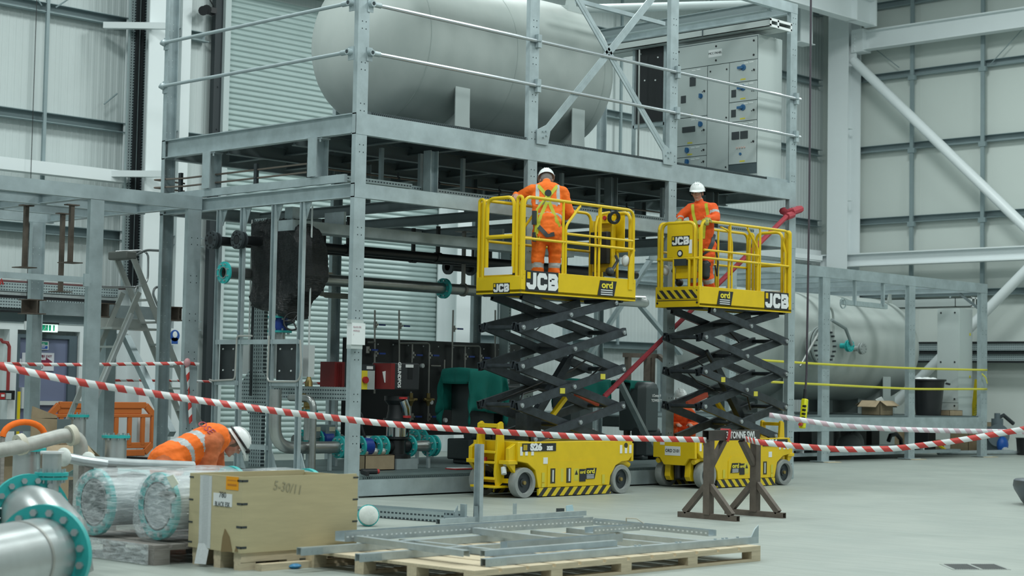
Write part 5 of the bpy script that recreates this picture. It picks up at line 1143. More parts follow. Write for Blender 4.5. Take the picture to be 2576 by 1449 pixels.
# duct and vertical drop pipes under the middle deck
q = M(); q.bar((14.1, 17.9, 3.42), (19.5, 17.9, 3.42), .3, .14); q.bar((15.2, 18.2, 3.49), (15.2, 18.2, 3.7), .04, .04); q.bar((18.2, 18.2, 3.49), (18.2, 18.2, 3.7), .04, .04); q.box(15.0, 17.8, 3.48, 15.04, 18.2, 3.67); q.box(18.0, 17.8, 3.48, 18.04, 18.2, 3.67); tag(q.build('ventilation_duct', GALV), 'flat grey duct hung under the middle deck above the black pipes', 'duct')
# black film wrapped valve
WRAP = mat('black_stretch_film', (.010, .012, .013), .22, bump=1.0, sc=22, stretch=(1, 1, 3), spec=.6)
t = T('wrapped_valve', 'big valve bundled in shiny black stretch film hanging in the left bay of the platform', 'wrapped valve', (13.98, 18.05, 2.2))
out = [(607, 555), (650, 546), (705, 545), (735, 570), (750, 610), (751, 690), (740, 730), (715, 752), (703, 770), (700, 803), (680, 797), (655, 782), (625, 778), (606, 772), (600, 745), (604, 730)]
xw = 14.0; ring = [P(px, py, x=xw) for px, py in out]; c = sum((p for p in ring), V((0, 0, 0)))/len(ring); n = len(ring); q = M(); vs = []
for dx, k in ((.0, .0), (-.06, .55), (-.09, .8), (-.05, .95), (.03, 1.0), (.2, 1.0), (.32, .93), (.40, .6), (.42, 0)):
    for i, p in enumerate(ring): vs.append(c+(p-c)*max(k, .01)+X_*(dx+(.02*math.sin(i*2.3+dx*9) if 0 < k < 1 else 0))+V((.2, 0, 0)))
q.add(vs, [(j*n+i, j*n+(i+1) % n, (j+1)*n+(i+1) % n, (j+1)*n+i) for j in range(8) for i in range(n)])
o = q.build('film_wrap', WRAP, t, smooth=180, sub=4); o.modifiers['s'].subdivision_type = 'SIMPLE'
tx = bpy.data.textures.new('wr', 'CLOUDS'); tx.noise_scale = .09; dm = o.modifiers.new('d', 'DISPLACE'); dm.texture = tx; dm.strength = .03; dm.texture_coords = 'LOCAL'
tx = bpy.data.textures.new('wr2', 'STUCCI'); tx.noise_scale = .03; dm = o.modifiers.new('d2', 'DISPLACE'); dm.texture = tx; dm.strength = .012; dm.texture_coords = 'LOCAL'
q = M(); q.bar((14.3, 17.95, 3.45), (14.3, 17.95, 3.67), .16, .22); q.build('hanger', GALV, t)
# valve with handwheel below it
t = T('gate_valve', 'teal and blue butterfly valve with a black handwheel below the wrapped valve', 'valve', P(712, 815, x=14.2))
c = P(704, 816, x=14.3); q = M(); q.cyl(c-Z_*.09, c+Z_*.09, .1, 20); q.build('body', BLUEP, t)
for s in (-1, 1): flange(t, c+Z_*s*.095, Z_, .16, .08, .028)
q = M(); q.cyl(c-Z_*.7, c-Z_*.11, .075, 18); q.cyl(c+Z_*.11, c+Z_*.3, .075, 18); q.build('pipe', STAIN, t)
h = P(737, 808, x=14.15); q = M(); d_ = V((-.75, -.55, .3)).normalized(); q.tube([h+(frame(d_)[1]*math.cos(a)+frame(d_)[2]*math.sin(a))*.12 for a in [2*math.pi*i/20 for i in range(21)]], .013, 8)
for i in range(3): a = 2.1*i; q.cyl(h, h+(frame(d_)[1]*math.cos(a)+frame(d_)[2]*math.sin(a))*.12, .01, 6)
q.cyl(h, c+V((0, -.1, 0)), .03, 8); q.build('handwheel', BLACK, t)
# strut rack with black panels on the left face
t = T('strut_rack', 'galvanised strut rack with two black panels on the left face of the platform', 'rack', (13.9, 18.2, FZ))
for y in (19.02, 18.5, 17.84, 17.26):
    q = M(); q.chan((13.9, y, FZ+.01), (13.9, y, 3.66), .05, .075, .008, up=(0, 1, 0)); q.poly([(13.9, y-.04, FZ+.01), (13.9, y-.15, FZ+.01), (13.9, y-.04, FZ+.25)], (.01, 0, 0)); q.poly([(13.9, y-.04, 3.66), (13.9, y-.13, 3.66), (13.9, y-.04, 3.45)], (.01, 0, 0)); q.build('post', GALV, t)
for y0, y1, z in ((17.26, 19.02, 1.905), (17.26, 17.84, 1.37), (18.5, 19.02, 1.37), (17.84, 18.5, .55)): q = M(); q.bar((13.88, y0, z), (13.88, y1, z), .04, .06); q.build('rail', GALV, t)
def ypan(pl, pr_, pt, pb, x, mt, nm, par, th=.02):
    a, b = P(pl, pt, x=x), P(pr_, pb, x=x); q = M(); q.box(x, a.y, b.z, x+th, b.y, a.z); return q.build(nm, mt, par)
p_ = ypan(554, 597, 861, 957, 13.95, mat('slate_black_panel', (.03, .037, .04), .5, var=.3, sc=3), 'panel', t); ypan(697, 747, 861, 957, 13.95, MATS['slate_black_panel'], 'panel', t)
q = M()
for px, py in ((562, 878), (588, 878), (562, 931), (588, 931), (706, 878), (735, 878), (704, 933), (733, 933)): c = P(px, py, x=13.95); q.cyl(c-X_*.012, c, .012, 8)
q.build('screws', WHT, p_)
q = M(); q.tube([P(634, 845, x=13.85), P(596, 845, x=13.85), P(591, 955, x=13.85), P(535, 958, x=13.85), P(527, 955, x=13.85)], .013, 8, bend=.06); q.tube([P(677, 845, x=13.85), P(672, 960, x=13.85), P(752, 960, x=13.85), P(758, 930, x=13.85), P(755, 855, x=13.85)], .013, 8, bend=.08); q.build('conduit', mat('pale_conduit', (.5, .5, .47), .35, .5), t)
# perforated cable tray cross inside the left bay
t = T('cable_tray', 'perforated galvanised cable tray cross in the left bay of the platform', 'cable tray', (14.6, 18.2, FZ))
a, b = P(633, 900, x=14.5), P(661, 900, x=14.5); yc = (a.y+b.y)/2; w = abs(a.y-b.y)+.02; z_ = P(645, 985, x=14.5).z
tray('tray_sheet', (14.5, yc, FZ), (14.5, yc, 3.6), w, .06, (1, 0, 0), '', parent=t); tray('tray_sheet', (14.48, 17.0, z_), (14.48, 19.4, z_), .17, .05, (1, 0, 0), '', parent=t)
q = M(); q.poly([(14.47, yc+math.cos(math.pi*(i+.5)/4)*.32, z_+math.sin(math.pi*(i+.5)/4)*.32) for i in range(8)], (.02, 0, 0)); uvplane(q.build('junction_plate', PERF, t), (0, 1, 0), (0, 0, 1))
q = M(); q.tube([(14.42, yc+.02, 3.4), (14.42, yc+.02, 1.2)], .02, 6); q.build('cable_bundle', DARK, t)
for px0, px1, pt, pb, x, lab in ((608, 625, 868, 941, 14.9, 'narrow grey junction box left of the perforated tray cross'), (759, 775, 868, 948, 14.2, 'white junction box with loose wires right of the strut rack')):
    a, b = P(px0, pt, x=x), P(px1, pb, x=x); q = M(); q.box(x, a.y, b.z, x+.1, b.y, a.z); m_ = (a+b)/2; q.cyl((x+.06, m_.y, a.z), (x+.06, m_.y, 3.66), .012, 6); tag(q.build('junction_box', GREYL), lab, 'junction box')
# thin service pipes hanging in bays
q = M(); 
for i, px in enumerate((784, 794, 805, 816)): p = P(px, 600, y=19.5); q.tube([(p.x, 19.5, 3.66), (p.x, 19.5, P(px, 735+i*4, y=19.5).z), (p.x+.9-.1*i, 19.5, P(px, 735+i*4, y=19.5).z)], .013, 8, bend=.06)
q.bar(P(770, 684, y=19.53), P(835, 690, y=19.53), .03, .05); q.bar(P(770, 575, y=19.53), P(835, 580, y=19.53), .03, .05); tag(q.build('service_pipe_bundle', mat('dull_stainless', (.38, .37, .34), .35, .7)), 'four thin parallel steel pipes dropping behind the corner column', 'pipes')
# ---- pump line
ly, lz = 17.55, .56
pu = T('pipe_line', 'low steel pipe line with teal flanges and blue valve feeding the pump', 'pipe line', (15.5, ly, FZ))
def lx(px, py=1125): return P(px, py, y=ly).x
q = M(); e0 = lx(690); q.tube([(e0, ly, 1.3), (e0, ly, lz), (lx(848), ly, lz)], .078, 20, bend=.3); q.cyl((lx(945), ly, lz), (lx(962), ly, lz), .07, 16); q.lathe((lx(1032), ly, lz), X_, [(.06, 0), (.08, lx(1075)-lx(1032))], 20); q.build('pipe', STAIN, pu)
for px in (852, 862, 903, 943, 962, 1030, 1078, 1090): flange(pu, (lx(px), ly, lz), X_, .145, .07, .03)
q = M(); q.lathe((lx(905), ly, lz), X_, [(.08, 0), (.115, .03), (.12, .1), (.115, .17), (.08, .2)], 24); q.build('blue_valve', BLUEP, pu)
q = M(); q.lathe((lx(1093), ly, lz), X_, [(.1, 0), (.1, .03), (.06, .07), (0, .08)], 20); q.build('end_cap', DARK, pu)
q = M(); [q.bar((lx(px), ly, FZ), (lx(px), ly, lz-.08), .04, .04) for px in (775, 830, 1078)]; q.build('support', GALV, pu)
c = V((lx(862)+.1, ly-.1, lz+.38)); q = M(); q.tube([c+(V((.7, -.7, 0))*math.cos(a)+Z_*math.sin(a))*.11 for a in [2*math.pi*i/18 for i in range(19)]], .013, 8); q.cyl(c, c-Z_*.28+Y_*.08, .02, 8)
for i in range(3): a = 2.1*i; q.cyl(c, c+(V((.7, -.7, 0))*math.cos(a)+Z_*math.sin(a))*.11, .01, 6)
q.build('handwheel', BLACK, pu)
# second line behind
l2y = 18.5
pu2 = T('pipe_line', 'second low pipe line with teal flanges and blue valve behind the first', 'pipe line', (15.8, l2y, FZ))
def mx(px): return P(px, 1103, y=l2y).x
q = M(); q.cyl((mx(740), l2y, .62), (mx(860), l2y, .62), .07, 18); q.cyl((mx(1030), l2y, .62), (mx(1075), l2y, .62), .07, 18); q.build('pipe', STAIN, pu2)
for px in (757, 776, 798, 840, 1040, 1060): flange(pu2, (mx(px), l2y, .62), X_, .14, .07, .03)
q = M(); q.lathe((mx(805), l2y, .62), X_, [(.08, 0), (.115, .03), (.115, .17), (.08, .2)], 24); q.build('blue_valve', BLUEP, pu2)
q = M()
for px in (785, 822): c = P(px, 1085, y=l2y); q.box(c.x-.085, l2y-.08, c.z-.09, c.x+.085, l2y+.08, c.z+.09); q.cyl((c.x, l2y, .68), (c.x, l2y, c.z), .03, 8)
q.build('actuator', mat('grey_actuator', (.18, .24, .25), .5), pu2); q = M()
for px in (789, 826): c = P(px, 1079, y=l2y); q.box(c.x-.05, l2y-.085, c.z-.03, c.x+.05, l2y-.08, c.z+.03)
q.build('actuator_label', mat('pale_label', (.6, .6, .45), .5), pu2); q = M(); [q.bar((mx(px), l2y, FZ), (mx(px), l2y, .55), .04, .04) for px in (760, 845, 1050)]; q.build('support', GALV, pu2)
# brass relief valve on its pipe
t = T('relief_valve', 'brass safety relief valve on a teal flange above the pipe line', 'valve', P(775, 1030, y=17.9))
c = P(775, 1030, y=17.9); q = M(); q.lathe(c, Z_, [(.1, 0), (.1, .02), (.06, .04), (.06, .1), (.08, .12), (.08, .2), (.055, .24), (.05, .36), (.03, .4), (.02, .46)], 16); q.cyl(c+Z_*.15, c+Z_*.15-X_*.17, .06, 12); q.build('body', BRASS, t)
flange(t, c-Z_*.02, Z_, .13, .05, .03); q = M(); q.cyl(c-Z_*.04, (c.x, c.y, .64), .05, 12); q.build('pipe', STAIN, t)
q = M(); s_ = c-X_*.2+Z_*.15; q.tube([s_, s_-X_*.12, (s_.x-.12, s_.y-.5, s_.z), (s_.x-.12, s_.y-.5, FZ)], .045, 14, bend=.16); q.build('drain_pipe', STAIN, t)
# GRUNDFOS pump
pc = V((lx(996), ly, FZ)); t = T('pump', 'upright pump with black GRUNDFOS motor drive and stainless body', 'pump', pc)
q = M(); q.box(pc.x-.16, ly-.2, FZ, pc.x+.22, ly+.2, .40); q.build('plinth', GALV, t)
q = M(); q.lathe((pc.x, ly, .40), Z_, [(.2, 0), (.2, .04), (.13, .06), (.13, .24), (.17, .26), (.17, .29)], 24); q.cyl((pc.x-.2, ly, lz), (pc.x+.2, ly, lz), .09, 18); q.build('cast_base', BLACK, t)
zt = P(968, 1062, y=ly).z; q = M(); q.cyl((pc.x, ly, .69), (pc.x, ly, zt), .135, 28); q.build('stainless_sleeve', mat('polished_stainless', (.62, .64, .64), .16, 1.), t)
q = M(); [q.cyl((pc.x+dx, ly+dy, .66), (pc.x+dx, ly+dy, zt+.05), .011, 6) for dx, dy in ((-.13, -.1), (.13, -.1), (.13, .1))]; q.cyl((pc.x, ly, zt), (pc.x, ly, zt+.05), .18, 20); q.lathe((pc.x, ly, zt+.05), Z_, [(.14, 0), (.12, .1), (.12, .18), (.17, .24), (.17, .3)], 20); q.build('motor_stool', BLACK, t)
q = M(); q.tube([(pc.x+.06, ly-.13, zt+.1), (pc.x+.02, ly-.16, zt+.2), (pc.x-.03, ly-.15, zt+.3)], .06, 12); q.build('coupling_guard', MATS['polished_stainless'], t); q = M(); q.cyl((pc.x+.06, ly-.13, zt+.06), (pc.x+.06, ly-.13, zt+.09), .065, 12); q.cyl((pc.x-.03, ly-.15, zt+.31), (pc.x-.03, ly-.15, zt+.34), .065, 12); q.build('red_band', RED, t)
a, b = P(985, 912, y=ly-.2), P(1055, 982, y=ly-.2); q = M(); q.box(a.x, ly-.2, b.z, b.x, ly+.2, a.z); mo = q.build('motor_drive', mat('charcoal_motor', (.03, .033, .037), .4), t, bevel=.02)
q = M(); q.box(a.x-.012, ly-.205, b.z+.01, a.x+.06, ly+.15, a.z-.01); q.build('red_side', mat('dark_red', (.20, .02, .02), .45), mo)
txt('maker_lettering', 'GRUNDFOS', .075, OFFW, mo, (a.x+.14, ly-.203, (a.z+b.z)/2+.02), (0, 0, -1), (1, 0, 0), .001, .003, .85)
q = M(); q.box(b.x-.26, ly-.204, a.z-.06, b.x-.12, ly-.2, a.z-.02); q.build('white_label', OFFW, mo); q = M(); q.box(b.x-.22, ly-.204, b.z+.15, b.x-.13, ly-.2, b.z+.3); q.build('display', BLACK, mo)
q = M(); q.poly([P(963, 935, y=ly-.1), P(983, 930, y=ly-.1), P(983, 972, y=ly-.1), P(968, 962, y=ly-.1)], (.0, .01, 0)); q.build('paper_tag', WHT, t)
# red drive cabinet and isolator box left of it
t = T('isolator_box', 'grey isolator box with red rotary switch on yellow plate beside the corner column', 'switch box', P(928, 985, y=17.6))
a, b = P(910, 932, y=17.6), P(942, 980, y=17.6); q = M(); q.box(a.x, 17.6, b.z, b.x, 17.8, a.z); q.build('body', GREY, t); q = M(); q.box(a.x+.0, 17.597, b.z, a.x+.1, 17.6, a.z); q.build('yellow_plate', MATS['decal_yellow'], t); q = M(); q.cyl((a.x+.05, 17.56, (a.z+b.z)/2), (a.x+.05, 17.6, (a.z+b.z)/2), .045, 16); q.build('rotary_switch', RED, t)
q = M(); q.box(a.x-.02, 17.62, a.z, b.x+.02, 17.8, a.z+.08); q.build('hood', DARK, t); q = M(); q.box(b.x-.13, 17.615, a.z+.02, b.x-.02, 17.62, a.z+.06); q.build('white_label', OFFW, t)
q = M(); q.bar(((a.x+b.x)/2, 17.85, FZ), ((a.x+b.x)/2, 17.85, a.z+.1), .08, .08); q.build('post', GALV, t)
q = M(); q.tube([((a.x+b.x)/2, 17.75, b.z), ((a.x+b.x)/2-.05, 17.7, b.z-.4), ((a.x+b.x)/2+.02, 17.6, b.z-.75), ((a.x+b.x)/2+.2, 17.55, lz+.1)], .02, 8); q.tube([((a.x+b.x)/2-.08, 17.75, b.z), ((a.x+b.x)/2-.1, 17.7, b.z-.8)], .012, 6); q.build('cable', BLACK, t)
t = T('motor_drive', 'dark red ribbed motor drive box left of the corner column', 'drive box', P(855, 985, y=18.3))
a, b = P(842, 910, y=18.3), P(866, 984, y=18.3); q = M(); q.box(a.x, 18.3, b.z, b.x, 18.6, a.z); [q.box(a.x+.05+i*.022, 18.285, b.z+.02, a.x+.06+i*.022, 18.3, a.z-.02) for i in range(4)]; q.build('red_heatsink', MATS['dark_red'], t)
q = M(); q.box(b.x, 18.32, b.z+.05, b.x+.3, 18.6, a.z); q.tube([(b.x+.05, 18.3, b.z+.1), (b.x+.15, 18.25, b.z+.05), (b.x+.1, 18.28, b.z-.5)], .02, 8); q.build('housing', DARK, t); q = M(); q.bar((b.x+.1, 18.62, FZ), (b.x+.1, 18.62, a.z), .07, .05); q.build('post', GALV, t)
# black board with tubing and valves
bx0, bx1, bzt = 17.09, 20.91, 2.08
t = T('instrument_board', 'wide black instrument board with thin steel tubing and blue-handled valves behind the pump', 'instrument board', (19, 20.2, FZ))
q = M(); q.box(bx0, 20.2, .6, bx1, 20.24, bzt); q.build('board', BLACK, t); q = M(); [q.bar((x, 20.27, FZ), (x, 20.27, bzt-.05), .05, .05) for x in (17.2, 19.0, 20.8)]; q.build('post', GALV, t)
def B(px, py): return P(px, py, y=20.12)
TUB = MATS['dull_stainless']
runs = [[(943, 780), (942, 990)], [(925, 862), (943, 862)], [(1004, 780), (1004, 912)], [(1005, 864), (1080, 864), (1078, 985), (1077, 1060)], [(1037, 866), (1036, 912)], [(1034, 985), (1032, 1060)], [(1140, 780), (1136, 935)], [(1137, 870), (1208, 871), (1208, 920)], [(1170, 871), (1169, 935)], [(1118, 905), (1117, 970), (1130, 972)], [(1246, 780), (1245, 930)], [(1083, 920), (1108, 921)]]
for r_ in runs: q = M(); q.tube([B(*p) for p in r_], .014, 8, bend=.05); q.build('tubing', TUB, t)
for px, py in ((944, 817), (1006, 820), (1141, 827), (944, 889), (1038, 893), (1080, 894), (1170, 897), (1036, 1048), (1078, 1048), (925, 880), (1209, 900)):
    c = B(px, py); q = M(); q.cyl(c-Z_*.05, c+Z_*.05, .028, 8); q.cyl(c-Y_*.06, c, .016, 8); v_ = q.build('valve', TUB, t); q = M(); q.bar(c-Y_*.06+X_*.03, c-Y_*.06+X_*.15, .02, .025); q.build('lever', BLUEP, v_)
for px, py in ((1034, 1005), (1077, 1005)):
    c = B(px, py); q = M(); q.lathe(c-Z_*.1, Z_, [(.02, 0), (.035, .05), (.06, .08), (.06, .1), (.03, .13), (.03, .2)], 12); q.cyl(c-X_*.09, c+X_*.12, .022, 8); q.build('regulator', BRASS, t)
for px, py in ((1125, 938), (1082, 1012), (1118, 1057), (1060, 920)):
    c = B(px, py); q = M(); q.cyl(c-Y_*.04, c, .035, 12); q.build('gauge', WHT, t)
q = M(); [q.cyl(P(px, py, y=20.195), P(px, py, y=20.205), .012, 6) for px in range(875, 1300, 38) for py in (862+int((px-860)*.045),)]; q.build('screws', WHT, t)
# compressors with dust sheet
CMP = mat('anthracite_compressor', (.026, .036, .038), .42); CMP2 = mat('slate_compressor', (.055, .075, .078), .45)
CLOTH = mat('green_dust_sheet', (.0, .165, .135), .85, var=.1, sc=3, bump=.3)
def compressor(cx, cy, label, zt=1.48, mt=CMP2, group='compressor towers'):
    t = T('compressor', label, 'compressor', (cx, cy, FZ)); w, d = .52, .5
    oc = [(-w/2, -d/2+.1), (-w/2+.1, -d/2), (w/2-.12, -d/2), (w/2, -d/2+.12), (w/2, d/2), (-w/2, d/2)]
    q = M(); q.poly([(cx+x*1.12, cy+y*1.12, FZ+.06) for x, y in oc], (0, 0, .30)); q.box(cx-.25, cy-.26, FZ, cx-.1, cy+.2, FZ+.07); q.box(cx+.1, cy-.26, FZ, cx+.25, cy+.2, FZ+.07); q.build('base_tank', CMP, t, bevel=.02)
    q = M(); q.cyl((cx-.26, cy-.12, FZ+.42), (cx+.26, cy-.12, FZ+.42), .09, 16); q.build('pressure_cylinder', CMP, t)
    q = M(); vs = []
    for z, k in ((FZ+.45, .98), (zt-.12, 1.0), (zt-.04, .9), (zt, .7)): vs += [(cx+x*k, cy+y*k, z) for x, y in oc]
    n = 6; q.add(vs, [(j*n+i, j*n+(i+1) % n, (j+1)*n+(i+1) % n, (j+1)*n+i) for j in range(3) for i in range(n)]+[tuple(range(n))[::-1], tuple(range(3*n, 4*n))]); h = q.build('housing', mt, t, bevel=.02)
    txt('name_lettering', 'i.Comp 9', .058, OFFW, h, (cx+.09, cy-d/2-.004, zt-.22), (1, 0, 0), (0, 0, 1), .002, .002); txt('name_lettering', 'TOWER T', .058, OFFW, h, (cx+.09, cy-d/2-.004, zt-.30), (1, 0, 0), (0, 0, 1), .002, .002); return t
def sheet(name, label, cx, cy, zt, drop=.5, w=.62, d=.6, rz=0.):
    q = M(); n = 26; vs = []
    for i in range(n+1):
        for j in range(n+1):
            u, v_ = (i/n-.5)*(w+2*drop*.35), (j/n-.5)*(d+2*drop)
            x = max(-w/2, min(w/2, u)); y = max(-d/2, min(d/2, v_)); dz = abs(u-x)+abs(v_-y)
            k = 1+.10*math.sin(u*17+v_*3)*min(1, dz*3)
            vs.append((cx+x*k+(.02 if u > x else -.02 if u < x else 0)+.015*math.sin(v_*21), cy+y*k+.02*math.sin(u*23)*min(1, dz*4), zt+.012-dz-.02*math.sin(u*6)*math.cos(v_*7)))
    q.add(vs, [(i*(n+1)+j, (i+1)*(n+1)+j, (i+1)*(n+1)+j+1, i*(n+1)+j+1) for i in range(n) for j in range(n)])
    o = q.build(name, CLOTH, smooth=180); s = o.modifiers.new('s', 'SOLIDIFY'); s.thickness = .006; return tag(o, label, 'dust sheet')
cxs = [P(1190, 1000, y=18.2).x, P(1447, 1000, y=18.3).x, P(1612, 1000, y=18.3).x]
zt_ = P(1190, 930, y=18.0).z
compressor(cxs[0]+.1, 18.25, 'dark compressor tower left of the front scissor lift, draped with a green sheet', zt_, CMP)
compressor(cxs[1], 18.3, 'dark compressor tower seen through the arms of the front scissor lift', 1.5); compressor(cxs[2], 18.3, 'dark compressor tower between the two scissor lifts', 1.5)
sheet('dust_sheet', 'green dust sheet draped over the compressor left of the front lift', cxs[0]+.02, 18.22, zt_, .62, .7, .62)
sheet('dust_sheet', 'green dust sheet over the compressor seen through the front lift', cxs[1]+.18, 18.3, 1.5, .35); sheet('dust_sheet', 'green dust sheet on top of the compressor between the two lifts', cxs[2]-.1, 18.42, 1.5, .12, .5, .4)
q = M(); q.box(cxs[0]+.55, 18.1, FZ, cxs[0]+1.15, 18.9, 1.42); tag(q.build('dark_housing', CMP, bevel=.05), 'plain dark housing immediately right of the green-draped compressor', 'equipment housing')
# small things on the floor deck
p = P(958, 1183, z=FZ); carton('cardboard_box', 'open cardboard box of packing behind the corner column', p.x, p.y+.18, FZ, .52, .32, .2, False)
q = M(); [q.sph((p.x+dx, p.y+.18, FZ+.24), .1, .08, .05, 8, 6) for dx in (-.15, .02, .16)]; tag(q.build('packing_bag', mat('clear_bag', (.55, .58, .55), .2)), 'crumpled clear bag on the cardboard box behind the corner column', 'bag')
p = P(925, 1188, z=FZ+.04); t = T('cordless_drill', 'black cordless drill lying on the platform edge beside the corner column', 'drill', (p.x, p.y, FZ))
q = M(); q.cyl((p.x-.1, p.y, FZ+.05), (p.x+.1, p.y-.05, FZ+.05), .035, 12); q.bar((p.x-.08, p.y, FZ+.04), (p.x-.12, p.y-.14, FZ+.03), .04, .05); q.build('body', BLACK, t); q = M(); q.cyl((p.x+.1, p.y-.05, FZ+.05), (p.x+.13, p.y-.057, FZ+.05), .03, 10); q.build('red_collar', RED, t)
p = P(1160, 1178, z=FZ+.01); t = T('clipboard', 'red and white clipboard lying on the platform floor', 'clipboard', (p.x, p.y, FZ)); q = M(); q.box(p.x-.2, p.y-.12, FZ, p.x+.2, p.y+.1, FZ+.012); q.build('board', RED, t); q = M(); q.box(p.x-.19, p.y-.08, FZ+.012, p.x+.12, p.y+.09, FZ+.02); q.build('paper', WHT, t)
# label box on the corner column
t = T('document_box', 'white document box strapped to the corner column', 'document box', P(902, 875, y=YF-.02)); a, b = P(886, 812, y=YF-.1), P(918, 868, y=YF-.1); q = M(); q.box(a.x, YF-.1, b.z, b.x, YF-.004, a.z); q.build('box', WHT, t)
q = M(); q.box(a.x-.01, YF-.09, a.z, b.x-.02, YF-.003, a.z+.04); q.box(a.x, YF-.09, b.z-.05, b.x-.03, YF-.003, b.z); q.build('cap', GREY, t)
for i, s in enumerate(('BLACK ESK', 'MODULE', '1')): txt('lettering', s, .03, mat('faint_red_ink', (.55, .38, .42), .7), t, (a.x+.02, YF-.103, a.z-.05-i*.045), (1, 0, 0), (0, 0, 1), .001, 0, .85, 'LEFT')
# braces and strut ladder in the right bays
q = M(); yb_ = 20.3
for a, b in (((1645, 640), (1478, 900)), ((1590, 745), (1712, 890))): q.bar(P(*a, y=yb_), P(*b, y=yb_), .1, .06)
q.build('brace', GALV, plat)
q = M(); q.bar(P(1556, 955, y=17.0), P(1648, 1140, y=17.0), .1, .05); q.build('brace', GALV, plat)
q = M(); a = P(1563, 757, y=19.2); q.cyl(a-X_*1.2, P(1618, 758, y=19.2), .1, 20); tag(q.build('pipe_stub', STAIN), 'blunt end of a large grey pipe sticking out between the two lifts', 'pipe')
o = ptray((20.3, 20.0, FZ), (20.3, 20.0, 3.6), .2, .05, 'cable_ladder', None); tag(o, 'upright perforated tray behind the right end of the front scissor lift', 'cable tray')
t = T('steel_trestle', 'raw brown steel table frame behind the gap between the two lifts', 'frame', P(1630, 960, y=24)); y = 23.0
q = M(); q.bar(P(1570, 893, y=y), P(1658, 896, y=y), .08, .09); q.bar(P(1658, 896, y=y), P(1675, 910, y=y-.6), .08, .09); q.build('top_rail', RUST, t)
for px in (1580, 1628, 1640): a = P(px, 897, y=y); q = M(); q.bar((a.x, y, 0), a, .1, .1); q.build('leg', RUST, t)
# background uprights seen through the right bays
for px in (1253, 1283): 
    p = P(px, 800, y=20.6); q = M(); q.cyl((p.x, 20.6, 0), (p.x, 20.6, 3.66), .02, 8); tag(q.build('drop_pipe', GALV), 'thin upright pipe behind the front lift, %s of two' % ('left' if px == 1253 else 'right'), 'pipe')
# red ratchet strap tied round the right column
t = T('ratchet_strap', 'red strap knotted round the right platform column and stretched down to the front lift', 'strap', P(1990, 520, y=16.1))
RS = mat('red_webbing', (.42, .05, .07), .75, var=.1, sc=14)
a = P(1978, 545, y=16.15); b = P(1516, 1002, y=16.5); sd = V((.03, 0, .03))
q = M(); q.tube([a, a.lerp(b, .2), a.lerp(b, .45)], .04, 8); q.tube([a.lerp(b, .4), a.lerp(b, .7)+sd*.5, b+sd], .032, 8); q.tube([a.lerp(b, .4), a.lerp(b, .7)-sd*.5, b-sd], .032, 8); q.build('webbing', RS, t)
q = M(); q.tube([(22.93, 16.25, a.z+.1), (22.93, 16.2, a.z+.1), (23.15, 16.2, a.z+.16), (23.17, 16.35, a.z+.16), (22.93, 16.38, a.z+.12), (22.93, 16.2, a.z+.05), a], .06, 8); q.build('knot', RS, t)
# hoist pendant
t = T('hoist_pendant', 'yellow crane pendant control hanging on a long dark cable', 'pendant control', P(2020, 1080, y=15)); x_ = P(2024, 1003, y=15).x
a, b = P(2025, 1003, y=15), P(2018, 1078, y=15); q = M(); q.bar(a, b, .085, .085, up=(0, 1, 0)); bx = q.build('box', mat('pendant_yellow', (.72, .70, .01), .4), t, bevel=.02)
q = M(); [q.cyl(a.lerp(b, k)-V((.04, .05, 0)), a.lerp(b, k)-V((.03, .0, 0)), .018, 10) for k in (.25, .38, .51, .64, .77)]; q.build('buttons', BLACK, bx); q = M(); k = a.lerp(b, .86); q.cyl(k-V((.13, .04, 0)), k, .024, 10); q.build('stop_button', RED, bx)
q = M(); q.tube([a, P(2029, 940, y=15), P(2036, 500, y=15), P(2040, 0, y=15), (P(2041, 0, y=15).x, 15, 12.98)], .016, 8); q.build('cable', mat('dark_cable', (.06, .05, .065), .6), t); q = M(); q.tube([a-Z_*.02, a+Z_*.14], [.035, .022], 10); q.build('cable_gland', BLACK, t)
# barrier tapes
TAPE = stripes('red_white_tape', (.62, .06, .05), (.78, .8, .8), 'U', 5.3, .9, 'Y', .5, .4)
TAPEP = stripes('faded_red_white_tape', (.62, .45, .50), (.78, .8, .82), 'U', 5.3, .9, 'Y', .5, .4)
TAPEY = mat('yellow_warning_tape', (.66, .62, .06), .45)
def tape(name, label, pts, w=.07, mt=TAPE, twist=0., sub=14, cat='barrier tape'):
    pts = [V(p) for p in pts]; ps = []
    for i in range(len(pts)-1): ps += [pts[i].lerp(pts[i+1], k/sub) for k in range(sub)]
    ps.append(pts[-1]); k = len(ps); vs = []; us = []; L = 0
    # smooth the sag
    for _ in range(8): ps = [ps[0]]+[(ps[i-1]+ps[i]*2+ps[i+1])/4 for i in range(1, k-1)]+[ps[-1]]
    for i, p in enumerate(ps):
        if i: L += (p-ps[i-1]).length
        tg = (ps[min(i+1, k-1)]-ps[max(i-1, 0)]).normalized(); a = twist*math.sin(i*.23); sd = tg.cross(Z_).normalized(); u = (sd.cross(tg)*math.cos(a)+sd*math.sin(a)).normalized()
        vs += [p-u*w/2, p+u*w/2]; us.append(L)
    q = M(); q.add(vs, [(2*i, 2*i+2, 2*i+3, 2*i+1) for i in range(k-1)]); me_off = None
    lo = q.v[0].copy(); o = q.build(name, mt, origin=lo, smooth=180); l = o.data.uv_layers.new(name='m')
    from mathutils import kdtree
    kd = kdtree.KDTree(2*k)
    for i, p in enumerate(vs): kd.insert(V(p)-lo, i)
    kd.balance()
    for lp in o.data.loops: i = kd.find(o.data.vertices[lp.vertex_index].co)[1]; l.data[lp.index].uv = (us[i//2], (i % 2)*w)
    s = o.modifiers.new('s', 'SOLIDIFY'); s.thickness = .0015; return tag(o, label, cat)
